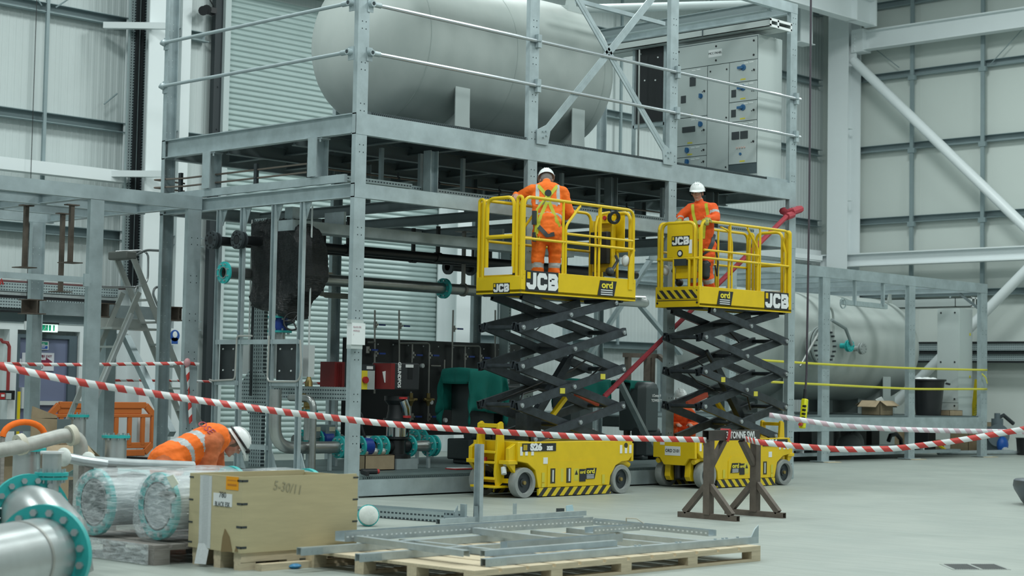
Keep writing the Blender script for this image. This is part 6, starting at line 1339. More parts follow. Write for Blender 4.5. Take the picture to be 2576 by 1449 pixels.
def D(px, py, dist):
    d = _w+_r*((px-1288)/F)-_u*((py-724.5)/F); return CO+d*dist
tape('barrier_tape', 'red and white barrier tape sweeping from the left edge down to the steel trestle', [D(-60, 905, 14), D(0, 921, 14.1), D(200, 962, 14.6), D(450, 1000, 15.3), D(700, 1035, 16.2), D(950, 1064, 17), D(1180, 1082, 17.6), D(1500, 1101, 18.2), D(1758, 1106, 18.75), (15.05, 11.72, P(1770, 1108, y=11.7).z)], .062, twist=.25)
tape('barrier_tape', 'red and white barrier tape sagging from the steel trestle to the right edge', [P(1870, 1103, y=11.72), D(1905, 1112, 18.6), D(2000, 1122, 18.6), D(2120, 1131, 18.6), D(2250, 1129, 18.6), D(2400, 1110, 18.6), D(2576, 1080, 18.6), D(2700, 1050, 18.6)], .062, twist=.12)
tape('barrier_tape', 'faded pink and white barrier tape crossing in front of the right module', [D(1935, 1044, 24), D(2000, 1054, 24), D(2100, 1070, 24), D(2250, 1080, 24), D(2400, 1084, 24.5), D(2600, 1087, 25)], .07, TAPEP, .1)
tape('barrier_tape', 'thin red and white tape tied level across the left frame columns', [D(-40, 914, 22.5), D(100, 917, 22.7), D(250, 917, 22.9), D(400, 915, 23.1), P(470, 913, y=19.35), P(502, 917, y=19.35)], .045, TAPE, .3)
tape('barrier_tape', 'short red and white tape remnant hanging down the column of the left frame', [P(470, 908, y=19.33), P(473, 950, y=19.33), P(477, 1010, y=19.33), P(480, 1066, y=19.33)], .05, TAPE, .5)
tape('barrier_tape', 'thin red and white tape across the back of the left platform bay', [D(290, 957, 26), D(470, 958, 26), D(560, 961, 26), D(850, 965, 26)], .035, TAPE, .1)
q = M(); q.sph(P(471, 912, y=19.33), .05, .04, .06, 8, 6); tag(q.build('tape_knot', mat('pink_tape', (.6, .3, .32), .5)), 'knotted tape on the column of the left frame', 'barrier tape')
tape('warning_tape', 'upper yellow warning tape across the front of the right module', [P(1895, 905, y=19.72), P(2080, 917, y=19.72), P(2300, 927, y=19.72), P(2484, 931, y=19.72)], .045, TAPEY)
tape('warning_tape', 'lower yellow warning tape across the front of the right module', [P(1940, 961, y=19.72), P(2080, 968, y=19.72), P(2300, 979, y=19.72), P(2484, 979, y=19.72)], .045, TAPEY)
tape('warning_tape', 'yellow warning tape end trailing from the last column of the right module', [P(2470, 940, y=19.7), P(2480, 950, y=19.7), P(2484, 965, y=19.7)], .04, TAPEY)
# ------------------------------------------------------------------ foreground
# steel trestle
t = T('steel_trestle', 'raw brown steel trestle lettered 3 TONNE SWL standing on the floor before the lifts', 'trestle', (15.45, 11.75, 0))
x0, x1, yt, zt = 15.05, 15.95, 11.72, .955
for x in (x0, x1-.06):
    s = x-.0; q = M(); q.bar((x+.04, yt, .05), (x+.04, yt, zt-.1), .085, .085, up=(0, 1, 0)); q.build('leg', RUST, t)
    q = M(); q.hollow((x+.04, yt-.4, .03), (x+.04, yt+.4, .03), .06, .06, .006); q.build('foot', RUST, t)
    for sg in (-1, 1): q = M(); q.bar((x+.04, yt+sg*.32, .06), (x+.04, yt+sg*.03, .36), .06, .06, up=(1, 0, 0)); q.build('strut', RUST, t)
q = M(); q.hollow((x0-.02, yt, zt-.055), (x1+.0, yt, zt-.055), .09, .11, .006); bm_ = q.build('top_beam', mat('dark_rolled_steel', (.075, .068, .062), .5, .4, var=.2, sc=8), t)
for a, b in ((x0+.08, x0+.3), (x1-.06, x1-.28)): q = M(); q.bar((a, yt, .58), (b, yt, zt-.11), .06, .06, up=(0, 1, 0)); q.build('knee_brace', RUST, t)
txt('stencil_lettering', '3 TONNE SWL', .105, OFFW, bm_, ((x0+x1)/2+.1, yt-.047, zt-.055), (1, 0, 0), (0, 0, 1), .001, .003, .78)
q = M(); q.tube([(15.38, yt-.06, zt+.005), (15.37, yt-.06, zt-.06), (15.34, yt-.06, zt-.12)], .016, 6); q.tube([(15.38, yt-.06, zt+.004), (15.38, yt+.06, zt+.004)], .016, 6); tag(q.build('tied_tape', RED), 'red end of barrier tape tied over the top beam of the lettered trestle', 'barrier tape')
# crate
CX0, CX1, CYa, CYb, CZa, CZb = 7.91, 9.03, 10.47, 11.13, .13, .69
t = T('wooden_crate', 'open pale plywood crate with black metal clips and a BLACK ESK label', 'crate', ((CX0+CX1)/2, (CYa+CYb)/2, 0))
k = .014
for nm, b in (('side_panel', (CX0, CYa, CZa, CX0+k, CYb, CZb)), ('side_panel', (CX1-k, CYa, CZa, CX1, CYb, CZb-.015)), ('side_panel', (CX0+k, CYa, CZa, CX1-k, CYa+k, CZb)), ('side_panel', (CX0+k, CYb-k, CZa, CX1-k, CYb, CZb)), ('base_panel', (CX0+k, CYa+k, CZa, CX1-k, CYb-k, CZa+.015))):
    q = M(); q.box(*b); q.build(nm, WOODP, t)
q = M(); q.box(CX0+k+.02, CYa+k+.02, CZa+.016, CX1-.05, CYb-.05, CZb-.05); q.build('contents', mat('crate_contents', (.3, .27, .18), .8), t)
for y in (CYa+.02, CYa+.27, CYb-.12):
    q = M(); q.box(CX0+.02, y, .06, CX1-.02, y+.09, CZa-.001); q.box(CX0+.02, y+.005, 0, CX0+.16, y+.085, .06); q.box(CX1-.2, y, 0, CX1-.06, y+.09, .06); q.box(CX0+.45, y, 0, CX0+.57, y+.09, .06); q.build('skid', PINE, t)
q = M(); q.box(CX0+.12, CYa-.1, 0, CX1-.1, CYa-.02, .05); q.build('loose_batten', PINE, t)
for z in (CZb-.03, CZb-.2, CZb-.37, CZa+.04):
    q = M(); q.box(CX0-.003, CYa-.003, z-.008, CX0, CYa+.06, z+.008); q.box(CX0-.003, CYa-.003, z-.008, CX0+.05, CYa, z+.008); q.build('corner_clip', DARK, t)
    q = M(); q.box(CX0-.003, CYb-.05, z-.006, CX0, CYb+.003, z+.006); q.build('corner_clip', DARK, t); q = M(); q.box(CX1-.05, CYa-.003, z-.006, CX1+.003, CYa, z+.006); q.build('corner_clip', DARK, t)
def cp_(px, py): p = P(px, py, x=CX0-.003); return p
def onface(nm, pl, pt, pr_, pb, mt):
    a, b = cp_(pl, pt), cp_(pr_, pb); q = M(); q.box(CX0-.003, b.y, b.z, CX0, a.y, a.z); return q.build(nm, mt, t), a, b
o, a, b = onface('paper_strip', 504, 1195, 528, 1380, mat('printed_paper', (.60, .63, .64), .7, var=.06, sc=60))
q = M(); q.prof((CX0-.004, (a.y+b.y)/2, .17), (CX0-.05, (a.y+b.y)/2-.02, .02), [(-.05, -.001), (.05, -.001), (.05, .001), (-.05, .001)]); q.build('strip_tail', MATS['printed_paper'], o)
q = M(); [q.box(CX0-.0035, (a.y+b.y)/2-.04, b.z+.03+i*.012, CX0-.003, (a.y+b.y)/2+.035, b.z+.033+i*.012) for i in range(44)]; q.build('print_lines', mat('grey_print', (.4, .43, .45), .7), o)
o, a, b = onface('orange_label', 569, 1198, 599, 1234, mat('orange_label', (.85, .34, .0), .6)); q = M(); [q.box(CX0-.0045, b.y+.02, z_, CX0-.0035, a.y-.02, z_+.006) for z_ in (a.z-.03, a.z-.06, b.z+.03)]; q.build('handwriting', mat('orange_ink', (.55, .2, .02), .7), o)
o, a, b = onface('white_label', 537, 1239, 583, 1276, OFFW); c = (a+b)/2
txt('label_lettering', '780', .06, DARK, o, (CX0-.005, c.y, c.z+.035), (0, -1, 0), (0, 0, 1), .0005); txt('label_lettering', 'BLACK ESK', .052, DARK, o, (CX0-.005, c.y, c.z-.035), (0, -1, 0), (0, 0, 1), .0005, 0, .72)
txt('handwriting', '5-30/11', .10, mat('pencil', (.36, .33, .22), .8), t, P(725, 1228, y=CYa-.004), (1, 0, -.18), (.1, 0, 1), .0005, 0, .9)
q = M(); q.poly([cp_(556, 1388), cp_(560, 1352), cp_(566, 1330), cp_(577, 1350), cp_(584, 1388)], (-.003, 0, 0)); q.poly([cp_(590, 1388), cp_(594, 1376), cp_(599, 1388)], (-.003, 0, 0)); q.build('splintered_patch', mat('torn_ply', (.24, .17, .08), .9), t)
# pallet
PX0, PX1, PY0, PY1, PH = 8.5, 11.8, 8.62, 10.44, .125
t = T('timber_pallet', 'very large pale timber pallet carrying galvanised steel frames in the foreground', 'pallet', ((PX0+PX1)/2, (PY0+PY1)/2, 0))
n = 12; w = (PX1-PX0)/n
for i in range(n): q = M(); x = PX0+i*w; q.box(x+.004, PY0, PH-.022, x+w-(.03 if i < n-1 else .0), PY1, PH); q.build('deck_board', PINE, t)
for y in (PY0, PY0+.58, PY0+1.15, PY1-.1):
    q = M(); q.box(PX0, y, PH-.042, PX1, y+.1, PH-.0225); q.build('stringer_board', PINE, t); q = M(); q.box(PX0, y, 0, PX1, y+.1, .02); q.build('bottom_board', PINE, t)
    for x in (PX0, PX0+.78, PX0+1.55, PX0+2.35, PX1-.12): q = M(); q.box(x, y, .0205, x+.12, y+.1, PH-.0425); q.build('block', PINE, t)
# galvanised frames on the pallet
GB = mat('bright_galvanised', (.46, .525, .545), .36, .5, var=.12, sc=9)
def rail(par, a, b, w=.06, h=.06, nm='rail', flip=False, slots=False, mt=None):
    a, b = V(a), V(b); q = M(); d, s, u = frame(b-a); tt = .004
    q.prof(a, b, [(-w/2, 0), (w/2, 0), (w/2, h), (w/2-tt, h), (w/2-tt, tt), (-w/2+tt, tt), (-w/2+tt, h), (-w/2, h)] if not flip else [(-w/2, h), (-w/2, 0), (-w/2+tt, 0), (-w/2+tt, h-tt), (w/2-tt, h-tt), (w/2-tt, 0), (w/2, 0), (w/2, h)])
    o = q.build(nm, mt or GB, par)
    if slots:
        q = M(); L = (b-a).length; nn = min(95, int(L/.05))
        for i in range(nn):
            p = a+d*(L*(i+.5)/nn)+u*h*.5
            sd_ = s if (s.dot(CO-p) > 0) else -s
            c = p+sd_*(w/2+.001); q.prof(c-d*.010, c+d*.010, [(-.001, -.006), (.001, -.006), (.001, .006), (-.001, .006)], u)
        h_ = q.build('slots', mat('pale_slot', (.72, .78, .8), .6), o); h_['kind'] = 'stuff'
    return o
z0 = PH+.002
fa = T('ladder_frame', 'galvanised ladder-shaped frame lying flat on the big timber pallet', 'steel frame', (10, 9.5, z0))
for y, xa, xb in ((8.78, 8.75, 11.95), (9.55, 8.25, 10.2), (10.15, 8.2, 10.4)): rail(fa, (xa, y, z0), (xb, y, z0), .06, .055, 'long_rail', True)
for x in (9.35, 10.35, 10.85, 11.3): rail(fa, (x, 8.82, z0+.0), (x, 10.3, z0), .06, .05, 'cross_rail', True)
q = M()
for x, y in ((8.25, 9.55), (8.2, 10.15), (8.75, 8.78)): q.box(x-.01, y-.035, z0-.002, x+.2, y-.03, z0+.05); [q.cyl((x+.05+i*.05, y-.036, z0+.025), (x+.05+i*.05, y-.033, z0+.025), .008, 6) for i in range(3)]
q.build('end_bracket', GALV, fa)
q = M(); q.poly([(11.85, 8.75, z0+.055), (11.95, 8.75, z0+.055), (11.95, 8.75, z0+.15), (11.9, 8.75, z0+.12)], (0, .01, 0)); [q.cyl((xx, 8.78, z0+.055), (xx, 8.78, z0+.065), .012, 6) for xx in (10.4, 10.45, 10.9, 10.95, 11.4, 11.5, 11.55, 11.7)]; q.build('gusset', GALV, fa)
z1 = z0+.058
ca = T('steel_channel', 'long slotted galvanised channel lying along the back of the pallet frame', 'steel channel', (10.3, 10.35, z1)); rail(ca, (8.75, 10.34, z1), (11.6, 10.34, z1), .12, .075, 'web', False, True)
cb2 = T('steel_channel', 'galvanised channel laid crosswise at the right rear of the pallet frame', 'steel channel', (11.75, 9.8, z1)); rail(cb2, (11.72, 10.42, z1), (11.62, 8.98, z1), .10, .05, 'web', False, True); 
q = M(); q.tube([(11.66, 9.95, z1+.05), (11.6, 9.9, z1+.09), (11.62, 9.8, z1+.09), (11.66, 9.75, z1+.05)], .006, 6); q.build('wire_loop', mat('pale_wire', (.5, .48, .4), .5), cb2)
cc = T('steel_channel', 'short galvanised channel with a square cut end in the middle of the pallet', 'steel channel', (9.9, 9.2, z1)); rail(cc, (9.3, 9.12, z1), (10.6, 9.12, z1), .08, .06, 'web')
cd_ = T('steel_channel', 'galvanised channel along the front edge on top of the pallet frame', 'steel channel', (9.6, 8.85, z1)); rail(cd_, (8.82, 8.86, z1), (10.25, 8.86, z1), .05, .045, 'web', True)
ce_ = T('steel_channel', 'galvanised channel lying across the left half of the pallet frame', 'steel channel', (9.0, 9.5, z1)); rail(ce_, (8.85, 10.25, z1), (8.72, 8.92, z1), .06, .045, 'web', True)
cf_ = T('steel_channel', 'galvanised channel laid crosswise in the middle of the pallet frame', 'steel channel', (10.1, 9.7, z1)); rail(cf_, (10.12, 10.25, z1), (9.98, 9.2, z1), .07, .05, 'web', True)
cg_ = T('steel_channel', 'short slotted channel lying on top at the rear right of the pallet', 'steel channel', (11.0, 9.9, z1)); rail(cg_, (10.95, 9.75, z1), (11.55, 9.75, z1), .1, .05, 'web', False, True)
q = M(); c = P(741, 1424, z=.02); q.sph((c.x, c.y, .02), .06, .04, .02, 10, 6); tag(q.build('blue_strap_end', mat('blue_plastic', (.02, .2, .4), .4)), 'blue plastic scrap on the floor at the left corner of the big pallet', 'scrap')
# frames on the floor behind the pallet
t = T('floor_frame', 'galvanised frame with an upright post lying on the floor behind the pallet', 'steel frame', (12.7, 12.9, 0))
p = P(1212, 1312, z=0); pz = P(1210, 1117, y=p.y).z
q = M(); q.chan((p.x-.03, p.y, 0), (p.x-.03, p.y, pz), .05, .09, .006, up=(0, 1, 0)); q.poly([(p.x-.08, p.y-.04, 0), (p.x-.08, p.y-.02, .16), (p.x-.08, p.y+.04, .16), (p.x-.08, p.y+.05, 0)], (.012, 0, 0)); q.build('upright_post', GB, t)
rail(t, (p.x-.6, p.y+.02, 0), (p.x+1.6, p.y+.02, 0), .06, .05, 'floor_rail', True); rail(t, (p.x-.5, p.y+.6, 0), (p.x+.2, p.y+.6, 0), .06, .05, 'floor_rail', True); rail(t, (p.x-.1, p.y+.7, 0), (p.x-.1, p.y+.06, 0), .06, .05, 'floor_rail', True)
q = M(); a = P(1152, 1290, y=p.y+.1); q.poly([(a.x-.03, p.y+.1, 0), (a.x-.05, p.y+.1, .1), (a.x, p.y+.1, .17), (a.x+.0, p.y+.1, .08), (a.x+.05, p.y+.1, .0)], (0, .012, 0)); q.box(a.x+.05, p.y+.05, 0, a.x+.08, p.y+.12, .18); q.build('hook_bracket', GALV, t)
q = M(); a = P(1295, 1290, z=0.02); q.box(a.x, a.y, 0, a.x+.03, a.y+.03, .12); tag(q.build('bracket', GB), 'small upright bracket on the floor right of the upright post', 'bracket')
q = M(); a = P(1402, 1290, z=0); q.box(a.x-.02, a.y-.05, 0, a.x+.06, a.y, .05); q.m = 1; q.poly([(a.x+.07, a.y-.08, .0), (a.x+.17, a.y-.1, .0), (a.x+.14, a.y-.1, .09), (a.x+.06, a.y-.08, .08)], (0, .01, 0)); tag(q.build('tool_and_card', [DARK, mat('pale_blue_card', (.5, .68, .75), .5)]), 'small dark tool with a pale blue card on the floor behind the pallet', 'tool')
o = ptray((12.25, 14.2, 0.005), (12.45, 12.95, .005), .3, .1, 'cable_tray', None); tag(o, 'perforated galvanised cable tray lying on the floor right of the crate', 'cable tray')
o = ptray((11.6, 13.6, 0.005), (12.2, 13.0, .005), .16, .06, 'cable_tray', None) if 0 else None
q = M(); a = P(926, 1324, z=.0); q.lathe((a.x, a.y, .105), (-.5, -.8, .25), [(0, .06), (.06, .055), (.095, .03), (.1, 0), (.07, -.04), (.06, -.16)], 20)
o = q.build('wrapped_flange', mat('white_foam_wrap', (.68, .72, .68), .7, var=.12, sc=9, bump=.4)); tag(o, 'white wrapped pipe end with a teal rim on the floor right of the crate', 'wrapped pipe')
q = M(); q.ring((a.x, a.y, .105), (-.5, -.8, .25), .107, .08, .02, 24); q.build('teal_rim', TEAL, o)
# wrapped pipe spools on a small pallet
WP = mat('wrapped_pipe_steel', (.52, .56, .57), .3, .5, var=.1, sc=6)
t = T('timber_pallet', 'weathered pallet under the film-wrapped pipe spools left of the crate', 'pallet', (8.6, 11.8, 0))
OLD = mat('weathered_timber', (.26, .24, .22), .8, var=.2, sc=5, stretch=(1, 9, 9))
for x in [7.62+i*.16 for i in range(11)]: q = M(); q.box(x, 11.15, .13, x+.13, 12.45, .15); q.build('deck_board', OLD, t)
for y in (11.15, 11.75, 12.35): 
    q = M(); q.box(7.62, y, .11, 9.35, y+.1, .129); q.build('stringer_board', OLD, t)
    for x in (7.62, 8.4, 9.2): q = M(); q.box(x, y, .0, x+.14, y+.1, .109); q.build('block', OLD, t)
def spool(name, label, c, L, R, r):
    t = T(name, label, 'pipe spool', c); q = M(); q.lathe(c, X_, [(r-.02, .0), (r-.02, L), (r, L), (r, 0), (r-.02, 0)], 36); q.build('pipe', WP, t); c = V(c)
    flange(t, c+X_*.02, X_, R, r-.015, .04, k=12); flange(t, c+X_*(L-.02), X_, R, r-.015, .04, k=12)
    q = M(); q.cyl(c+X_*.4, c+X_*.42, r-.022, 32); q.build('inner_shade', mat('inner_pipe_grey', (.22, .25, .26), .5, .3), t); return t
s1 = spool('pipe_spool', 'left film-wrapped steel pipe spool with teal flanges on the weathered pallet', (7.66, 12.06, .42), 1.35, .26, .19); s2 = spool('pipe_spool', 'right film-wrapped pipe spool with a white tag, beside the crate', (7.84, 11.45, .42), 1.5, .26, .19)
q = M(); a = P(421, 1245, x=7.835); q.sph(a, .012, .125, .03, 16, 8); q.build('slot', mat('dark_slot', (.10, .11, .10), .7), s2)
q = M(); q.cyl((7.855, 11.45, .42), (7.87, 11.45, .42), .172, 32); q.build('blank_lid', mat('grey_lid', (.40, .44, .46), .4, .3), s2)
q = M(); a, b = P(421, 1196, x=7.80), P(446, 1222, x=7.80); q.poly([P(420, 1200, x=7.8), P(436, 1194, x=7.8), P(450, 1216, x=7.8), P(434, 1228, x=7.8)], (-.004, 0, 0)); q.build('white_tag', mat('tag_white', (.75, .76, .62), .6), s2)
film = bpy.data.materials.new('clear_stretch_film'); film.use_nodes = True; nt = film.node_tree; pb = nt.nodes['Principled BSDF']
pb.inputs['Base Color'].default_value = (.85, .9, .92, 1); pb.inputs['Roughness'].default_value = .12; pb.inputs['Alpha'].default_value = .2; pb.inputs['Specular IOR Level'].default_value = .8
tc_ = nt.nodes.new('ShaderNodeTexCoord'); mp_ = nt.nodes.new('ShaderNodeMapping'); mp_.inputs['Scale'].default_value = (3, 9, 26); mp_.inputs['Rotation'].default_value = (.5, .2, .3); nz_ = nt.nodes.new('ShaderNodeTexNoise'); nz_.inputs['Scale'].default_value = 1.6; nz_.inputs['Detail'].default_value = 8; nz_.inputs['Distortion'].default_value = .6
bp_ = nt.nodes.new('ShaderNodeBump'); bp_.inputs['Strength'].default_value = .9; bp_.inputs['Distance'].default_value = .03
nt.links.new(tc_.outputs['Object'], mp_.inputs[0]); nt.links.new(mp_.outputs[0], nz_.inputs['Vector']); nt.links.new(nz_.outputs['Fac'], bp_.inputs['Height']); nt.links.new(bp_.outputs[0], pb.inputs['Normal'])
rp = nt.nodes.new('ShaderNodeMapRange'); rp.inputs[1].default_value = .35; rp.inputs[2].default_value = .75; rp.inputs[3].default_value = .14; rp.inputs[4].default_value = .6; nt.links.new(nz_.outputs['Fac'], rp.inputs[0]); nt.links.new(rp.outputs[0], pb.inputs['Alpha'])
def filmshell(name, label, yc, x0, x1, zc, R):
    q = M(); n = 20; vs = []; xs = [x0-.05, x0-.03, x0, x0+.3, x0+.7, x1, x1+.03]; ks = [.0, .7, 1, .97, .97, 1, .6]
    for x, k in zip(xs, ks):
        for i in range(n):
            a = 2*math.pi*i/n; yy = math.cos(a)*(R+.012)*k; zz = math.sin(a)*(R+.012)*k
            if zz < -.05*k: zz = zz*1.02; yy = yy*(1+.22*min(1, -zz/R))
            vs.append((x-(.13 if zz < -.1 and x < x0+.01 else 0)*(-zz-.1)/R, yc+yy, max(.152, zc+zz)))
    m = len(xs); q.add(vs, [(j*n+i, j*n+(i+1) % n, (j+1)*n+(i+1) % n, (j+1)*n+i) for j in range(m-1) for i in range(n)])
    o = q.build(name, film, smooth=180, sub=2); tx = bpy.data.textures.new('fw', 'CLOUDS'); tx.noise_scale = .12; dm = o.modifiers.new('d', 'DISPLACE'); dm.texture = tx; dm.strength = .02; dm.texture_coords = 'LOCAL'; return tag(o, label, 'stretch film')
filmshell('stretch_film', 'clear stretch film around the left wrapped pipe spool', 12.06, 7.62, 9.05, .42, .27); filmshell('stretch_film', 'clear stretch film around the right wrapped pipe spool, with a white tag beneath', 11.45, 7.79, 9.38, .42, .27)
q = M(); q.prof((7.6, 11.2, .155), (7.58, 12.4, .155), [(-.02, -.15), (0, -.15), (0, 0), (-.02, 0)]); o = q.build('stretch_film', film); tag(o, 'clear stretch film hanging over the front edge of the weathered pallet', 'stretch film')
# big steel pipe spools in the corner
BP = mat('blasted_pipe_steel', (.47, .50, .50), .34, .7, var=.08, sc=4)
t = T('pipe_spool', 'nearest big grey steel pipe with a broad teal flange at lower left', 'pipe spool', (5.5, 9.2, 0))
c = D(108, 1396, 10.4); d_ = V((math.cos(math.radians(34)), math.sin(math.radians(34)), 0)); c.z = .36; c = P(108, 1396, z=.345); R = .300; r = .222
q = M(); n_ = c-d_*1.6; q.tube([c+d_*.02, c-d_*.35, n_], r, 40); q.build('pipe', BP, t)
flange(t, c, d_, R, r-.02, .05, k=16); q = M(); q.ring(c-d_*.33, d_, r+.004, r-.01, .03, 40); q.build('weld_seam', mat('heat_tinted_weld', (.36, .36, .34), .4, .6), t)
q = M(); [q.bar((c.x-d_.x*s-.3*d_.y, c.y-d_.y*s+.3*d_.x, .03), (c.x-d_.x*s+.3*d_.y, c.y-d_.y*s-.3*d_.x, .03), .1, .06) for s in (.3, 1.1)]; q.build('timber_bearer', OLD, t)
t = T('pipe_spool', 'second big steel pipe behind it with a teal flange and an upright branch', 'pipe spool', (6.0, 10.9, 0))
c2 = P(72, 1294, z=.40); d2 = V((math.cos(math.radians(74)), math.sin(math.radians(74)), 0)); R2, r2 = .295, .215
q = M(); q.tube([c2, c2-d2*.34, c2-d2*.58+V((.06, 0, -.1)), c2-d2*.66+V((.09, 0, -.38))], r2, 36); q.build('pipe', BP, t); flange(t, c2, d2, R2, r2-.02, .05, k=16)
b0 = P(128, 1192, z=.66); b0 = c2-d2*.28+V((.06, -.02, .0)); b0 = D(128, 1240, (c2-CO).length*.965); q = M(); q.cyl((b0.x, b0.y, .40), (b0.x, b0.y, P(128, 1137, x=b0.x).z), .068, 20); q.build('branch_pipe', BP, t)
zf = P(126, 1192, x=b0.x).z; flange(t, (b0.x, b0.y, zf), Z_, .122, .06, .025, k=8); flange(t, (b0.x, b0.y, zf-.03), Z_, .118, .06, .02, k=8)
q = M(); q.ring((b0.x, b0.y, P(133, 1138, x=b0.x).z), Z_, .085, .05, .015, 28); q.build('white_rim', OFFW, t)
c3 = D(-6, 1290, (c2-CO).length*.95); d3 = V((math.sin(1.03), -math.cos(1.03), 0)); flange(t, c3, d3, .11, .02, .03, k=6); q = M(); q.cyl(c3, c3+d3*.2, .03, 12); q.build('stub', BP, t)
q = M(); [q.bar((c2.x-.3, c2.y-s, .1), (c2.x+.35, c2.y-s, .1), .1, .2) for s in (.05,)]; q.build('timber_bearer', OLD, t)
# pipe pieces further back on the left
def upright(name, label, px, ptop, pbot, yv, r, R, top=True, extra=None):
    a = P(px, ptop, y=yv); t = T(name, label, 'pipe spool', (a.x, yv, 0)); zb = max(0, P(px, pbot, y=yv).z); zb = 0
    q = M(); q.lathe((a.x, yv, zb), Z_, [(r, 0), (r, a.z-zb), (r-.012, a.z-zb), (r-.012, a.z-zb-.3), (0, a.z-zb-.3)], 24); q.build('pipe', BP, t)
    flange(t, (a.x, yv, a.z-.01), Z_, R, r-.01, .03, k=8); flange(t, (a.x, yv, zb+.03), Z_, R, r-.01, .03, k=8); return t
upright('pipe_spool', 'upright steel pipe with a teal flange on top beside the orange barrier', 292, 1096, 1160, 17.6, .125, .165)
upright('pipe_spool', 'short upright steel pipe between teal flanges behind the wrapped bent pipe', 68, 1128, 1175, 15.2, .13, .18)
upright('pipe_spool', 'upright pipe with teal flange and yellow tag just left of the frame column', 198, 1044, 1100, 18.4, .09, .125)
t = T('pipe_spool', 'long bent steel pipe bound with cream foam rings at the left edge', 'pipe spool', (7.5, 15, .3)); y = 14.6
pts = [P(-30, 1138, y=y-.3), P(60, 1122, y=y), P(165, 1093, y=y), P(203, 1105, y=y), P(206, 1180, y=y)]; pts[-1].z = .02
q = M(); q.tube(pts, .068, 18, bend=.2); q.build('pipe', mat('wrapped_dull_pipe', (.42, .43, .40), .5, .3, var=.15, sc=9), t)
q = M(); q.ring(P(52, 1118, y=y), (pts[2]-pts[1]), .1, .06, .06, 20); q.ring(P(180, 1095, y=y), (pts[2]-pts[1]), .1, .06, .06, 20); q.build('foam_ring', mat('cream_foam', (.62, .60, .50), .8), t)
for px, py, lab in ((222, 1160, 'round wrapped pipe end with cream foam rim above the film-wrapped spools'), (160, 1150, 'smaller wrapped pipe end with cream foam rim at left')):
    a = P(px, py, y=12.9); t = T('wrapped_pipe', lab, 'wrapped pipe', (a.x, 12.9, a.z)); L_ = 1.0 if px > 200 else .35; q = M(); q.tube([a, a+V((.4*L_, -.05, -.03)), a+V((L_, -.1, -.06))], .045, 14); q.build('pipe', WP, t); q = M(); q.sph(a, .06, .08, .08); q.build('foam_wrap', MATS['white_foam_wrap'], t)
    q = M(); q.bar((a.x+.2, 12.87, 0), (a.x+.2, 12.87, a.z-.06), .09, .09); q.build('timber_bearer', OLD, t)
# sheet of teal film over low things behind the worker
q = M(); n = 14; vs = []
for i in range(n+1):
    for j in range(n+1): u, v_ = i/n, j/n; vs.append((9.2+1.7*u, 14.4+.8*v_, .50+.06*math.sin(u*9+v_*5)-.25*max(0, abs(v_-.5)-.3)+.02*math.sin(u*31)))
q.add(vs, [(i*(n+1)+j, (i+1)*(n+1)+j, (i+1)*(n+1)+j+1, i*(n+1)+j+1) for i in range(n) for j in range(n)]); o = q.build('plastic_sheet', mat('teal_plastic_sheet', (.22, .38, .38), .35), smooth=180); s = o.modifiers.new('s', 'SOLIDIFY'); s.thickness = .004; tag(o, 'crumpled teal plastic sheet over low pipework left of the bending worker', 'sheet')
q = M(); q.box(9.3, 14.5, 0, 10.8, 15.1, .40); tag(q.build('pipe_crate', OLD), 'low timber crate under the crumpled teal plastic sheet', 'crate')
# cardboard sheets and orange ring by the lower beam
q = M(); y = 18.6; q.poly([P(80, 1052, y=y), P(83, 1022, y=y), P(144, 1046, y=y), P(144, 1054, y=y)], (0, .02, 0)); q.box(P(80, 1052, y=y).x, y, 0, P(144, 1052, y=y).x, y+.02, P(100, 1052, y=y).z); tag(q.build('cardboard_sheet', CARD), 'brown cardboard sheet standing behind the lower beam of the left frame', 'cardboard')
p = P(60, 1110, y=18.0); carton('cardboard_box', 'open brown cardboard box under the lower beam of the left frame', p.x, 18.0, 0, 1.3, .6, .62, True)
q = M(); c = P(60, 1098, y=17.5); q.tube([c+X_*math.cos(a)*.26+Z_*math.sin(a)*.16 for a in [math.pi*i/12 for i in range(13)]], .035, 10); q.m = 1; q.bar(c+X_*.26, (c.x+.26, 17.5, .02), .04, .04); q.bar(c-X_*.26, (c.x-.26, 17.5, .02), .04, .04); tag(q.build('orange_hoop', [ORANGE, OLD]), 'orange hoop standing below the lower beam of the left frame', 'hoop')
q = M(); y = 26.3; q.box(P(47, 990, y=y).x, y, 0, P(52, 990, y=y).x, y+.04, P(50, 985, y=y).z); tag(q.build('yellow_stake', mat('tool_yellow', (.75, .58, .01))), 'thin yellow upright beneath the alarm call point', 'stake')
# orange pedestrian barrier
ORB = mat('orange_barrier_plastic', (.62, .16, .03), .5)
ya = 25.9; bl, br = P(118, 1050, y=ya).x, P(392, 1050, y=ya).x; bt = P(300, 1012, y=ya).z
t = T('pedestrian_barrier', 'orange plastic pedestrian barrier with slotted panel by the blue door', 'barrier', ((bl+br)/2, ya, 0))
def hs_(a, b, w=.1): q.bar(a, b, .06, w)
q = M(); c_ = .22
pts = [(bl+c_, bt-.05), (br-c_, bt-.05), (br-.05, bt-c_), (br-.05, .28), (br-c_, .12), (bl+c_, .12), (bl+.05, .28), (bl+.05, bt-c_), (bl+c_, bt-.05)]
for a, b in zip(pts, pts[1:]): q.bar((a[0], ya, a[1]), (b[0], ya, b[1]), .06, .11)
q.box(bl+.1, ya-.03, bt-.26, br-.12, ya+.03, bt-.2); q.box(bl+.1, ya-.02, .2, br-.12, ya+.02, .3); q.box(bl+.2, ya-.015, bt-.2, br-.3, ya+.015, bt-.1)
n = 8
for i in range(1, n): x = bl+(br-bl)*i/n; q.box(x-.04, ya-.025, .25, x+.04, ya+.025, bt-.22)
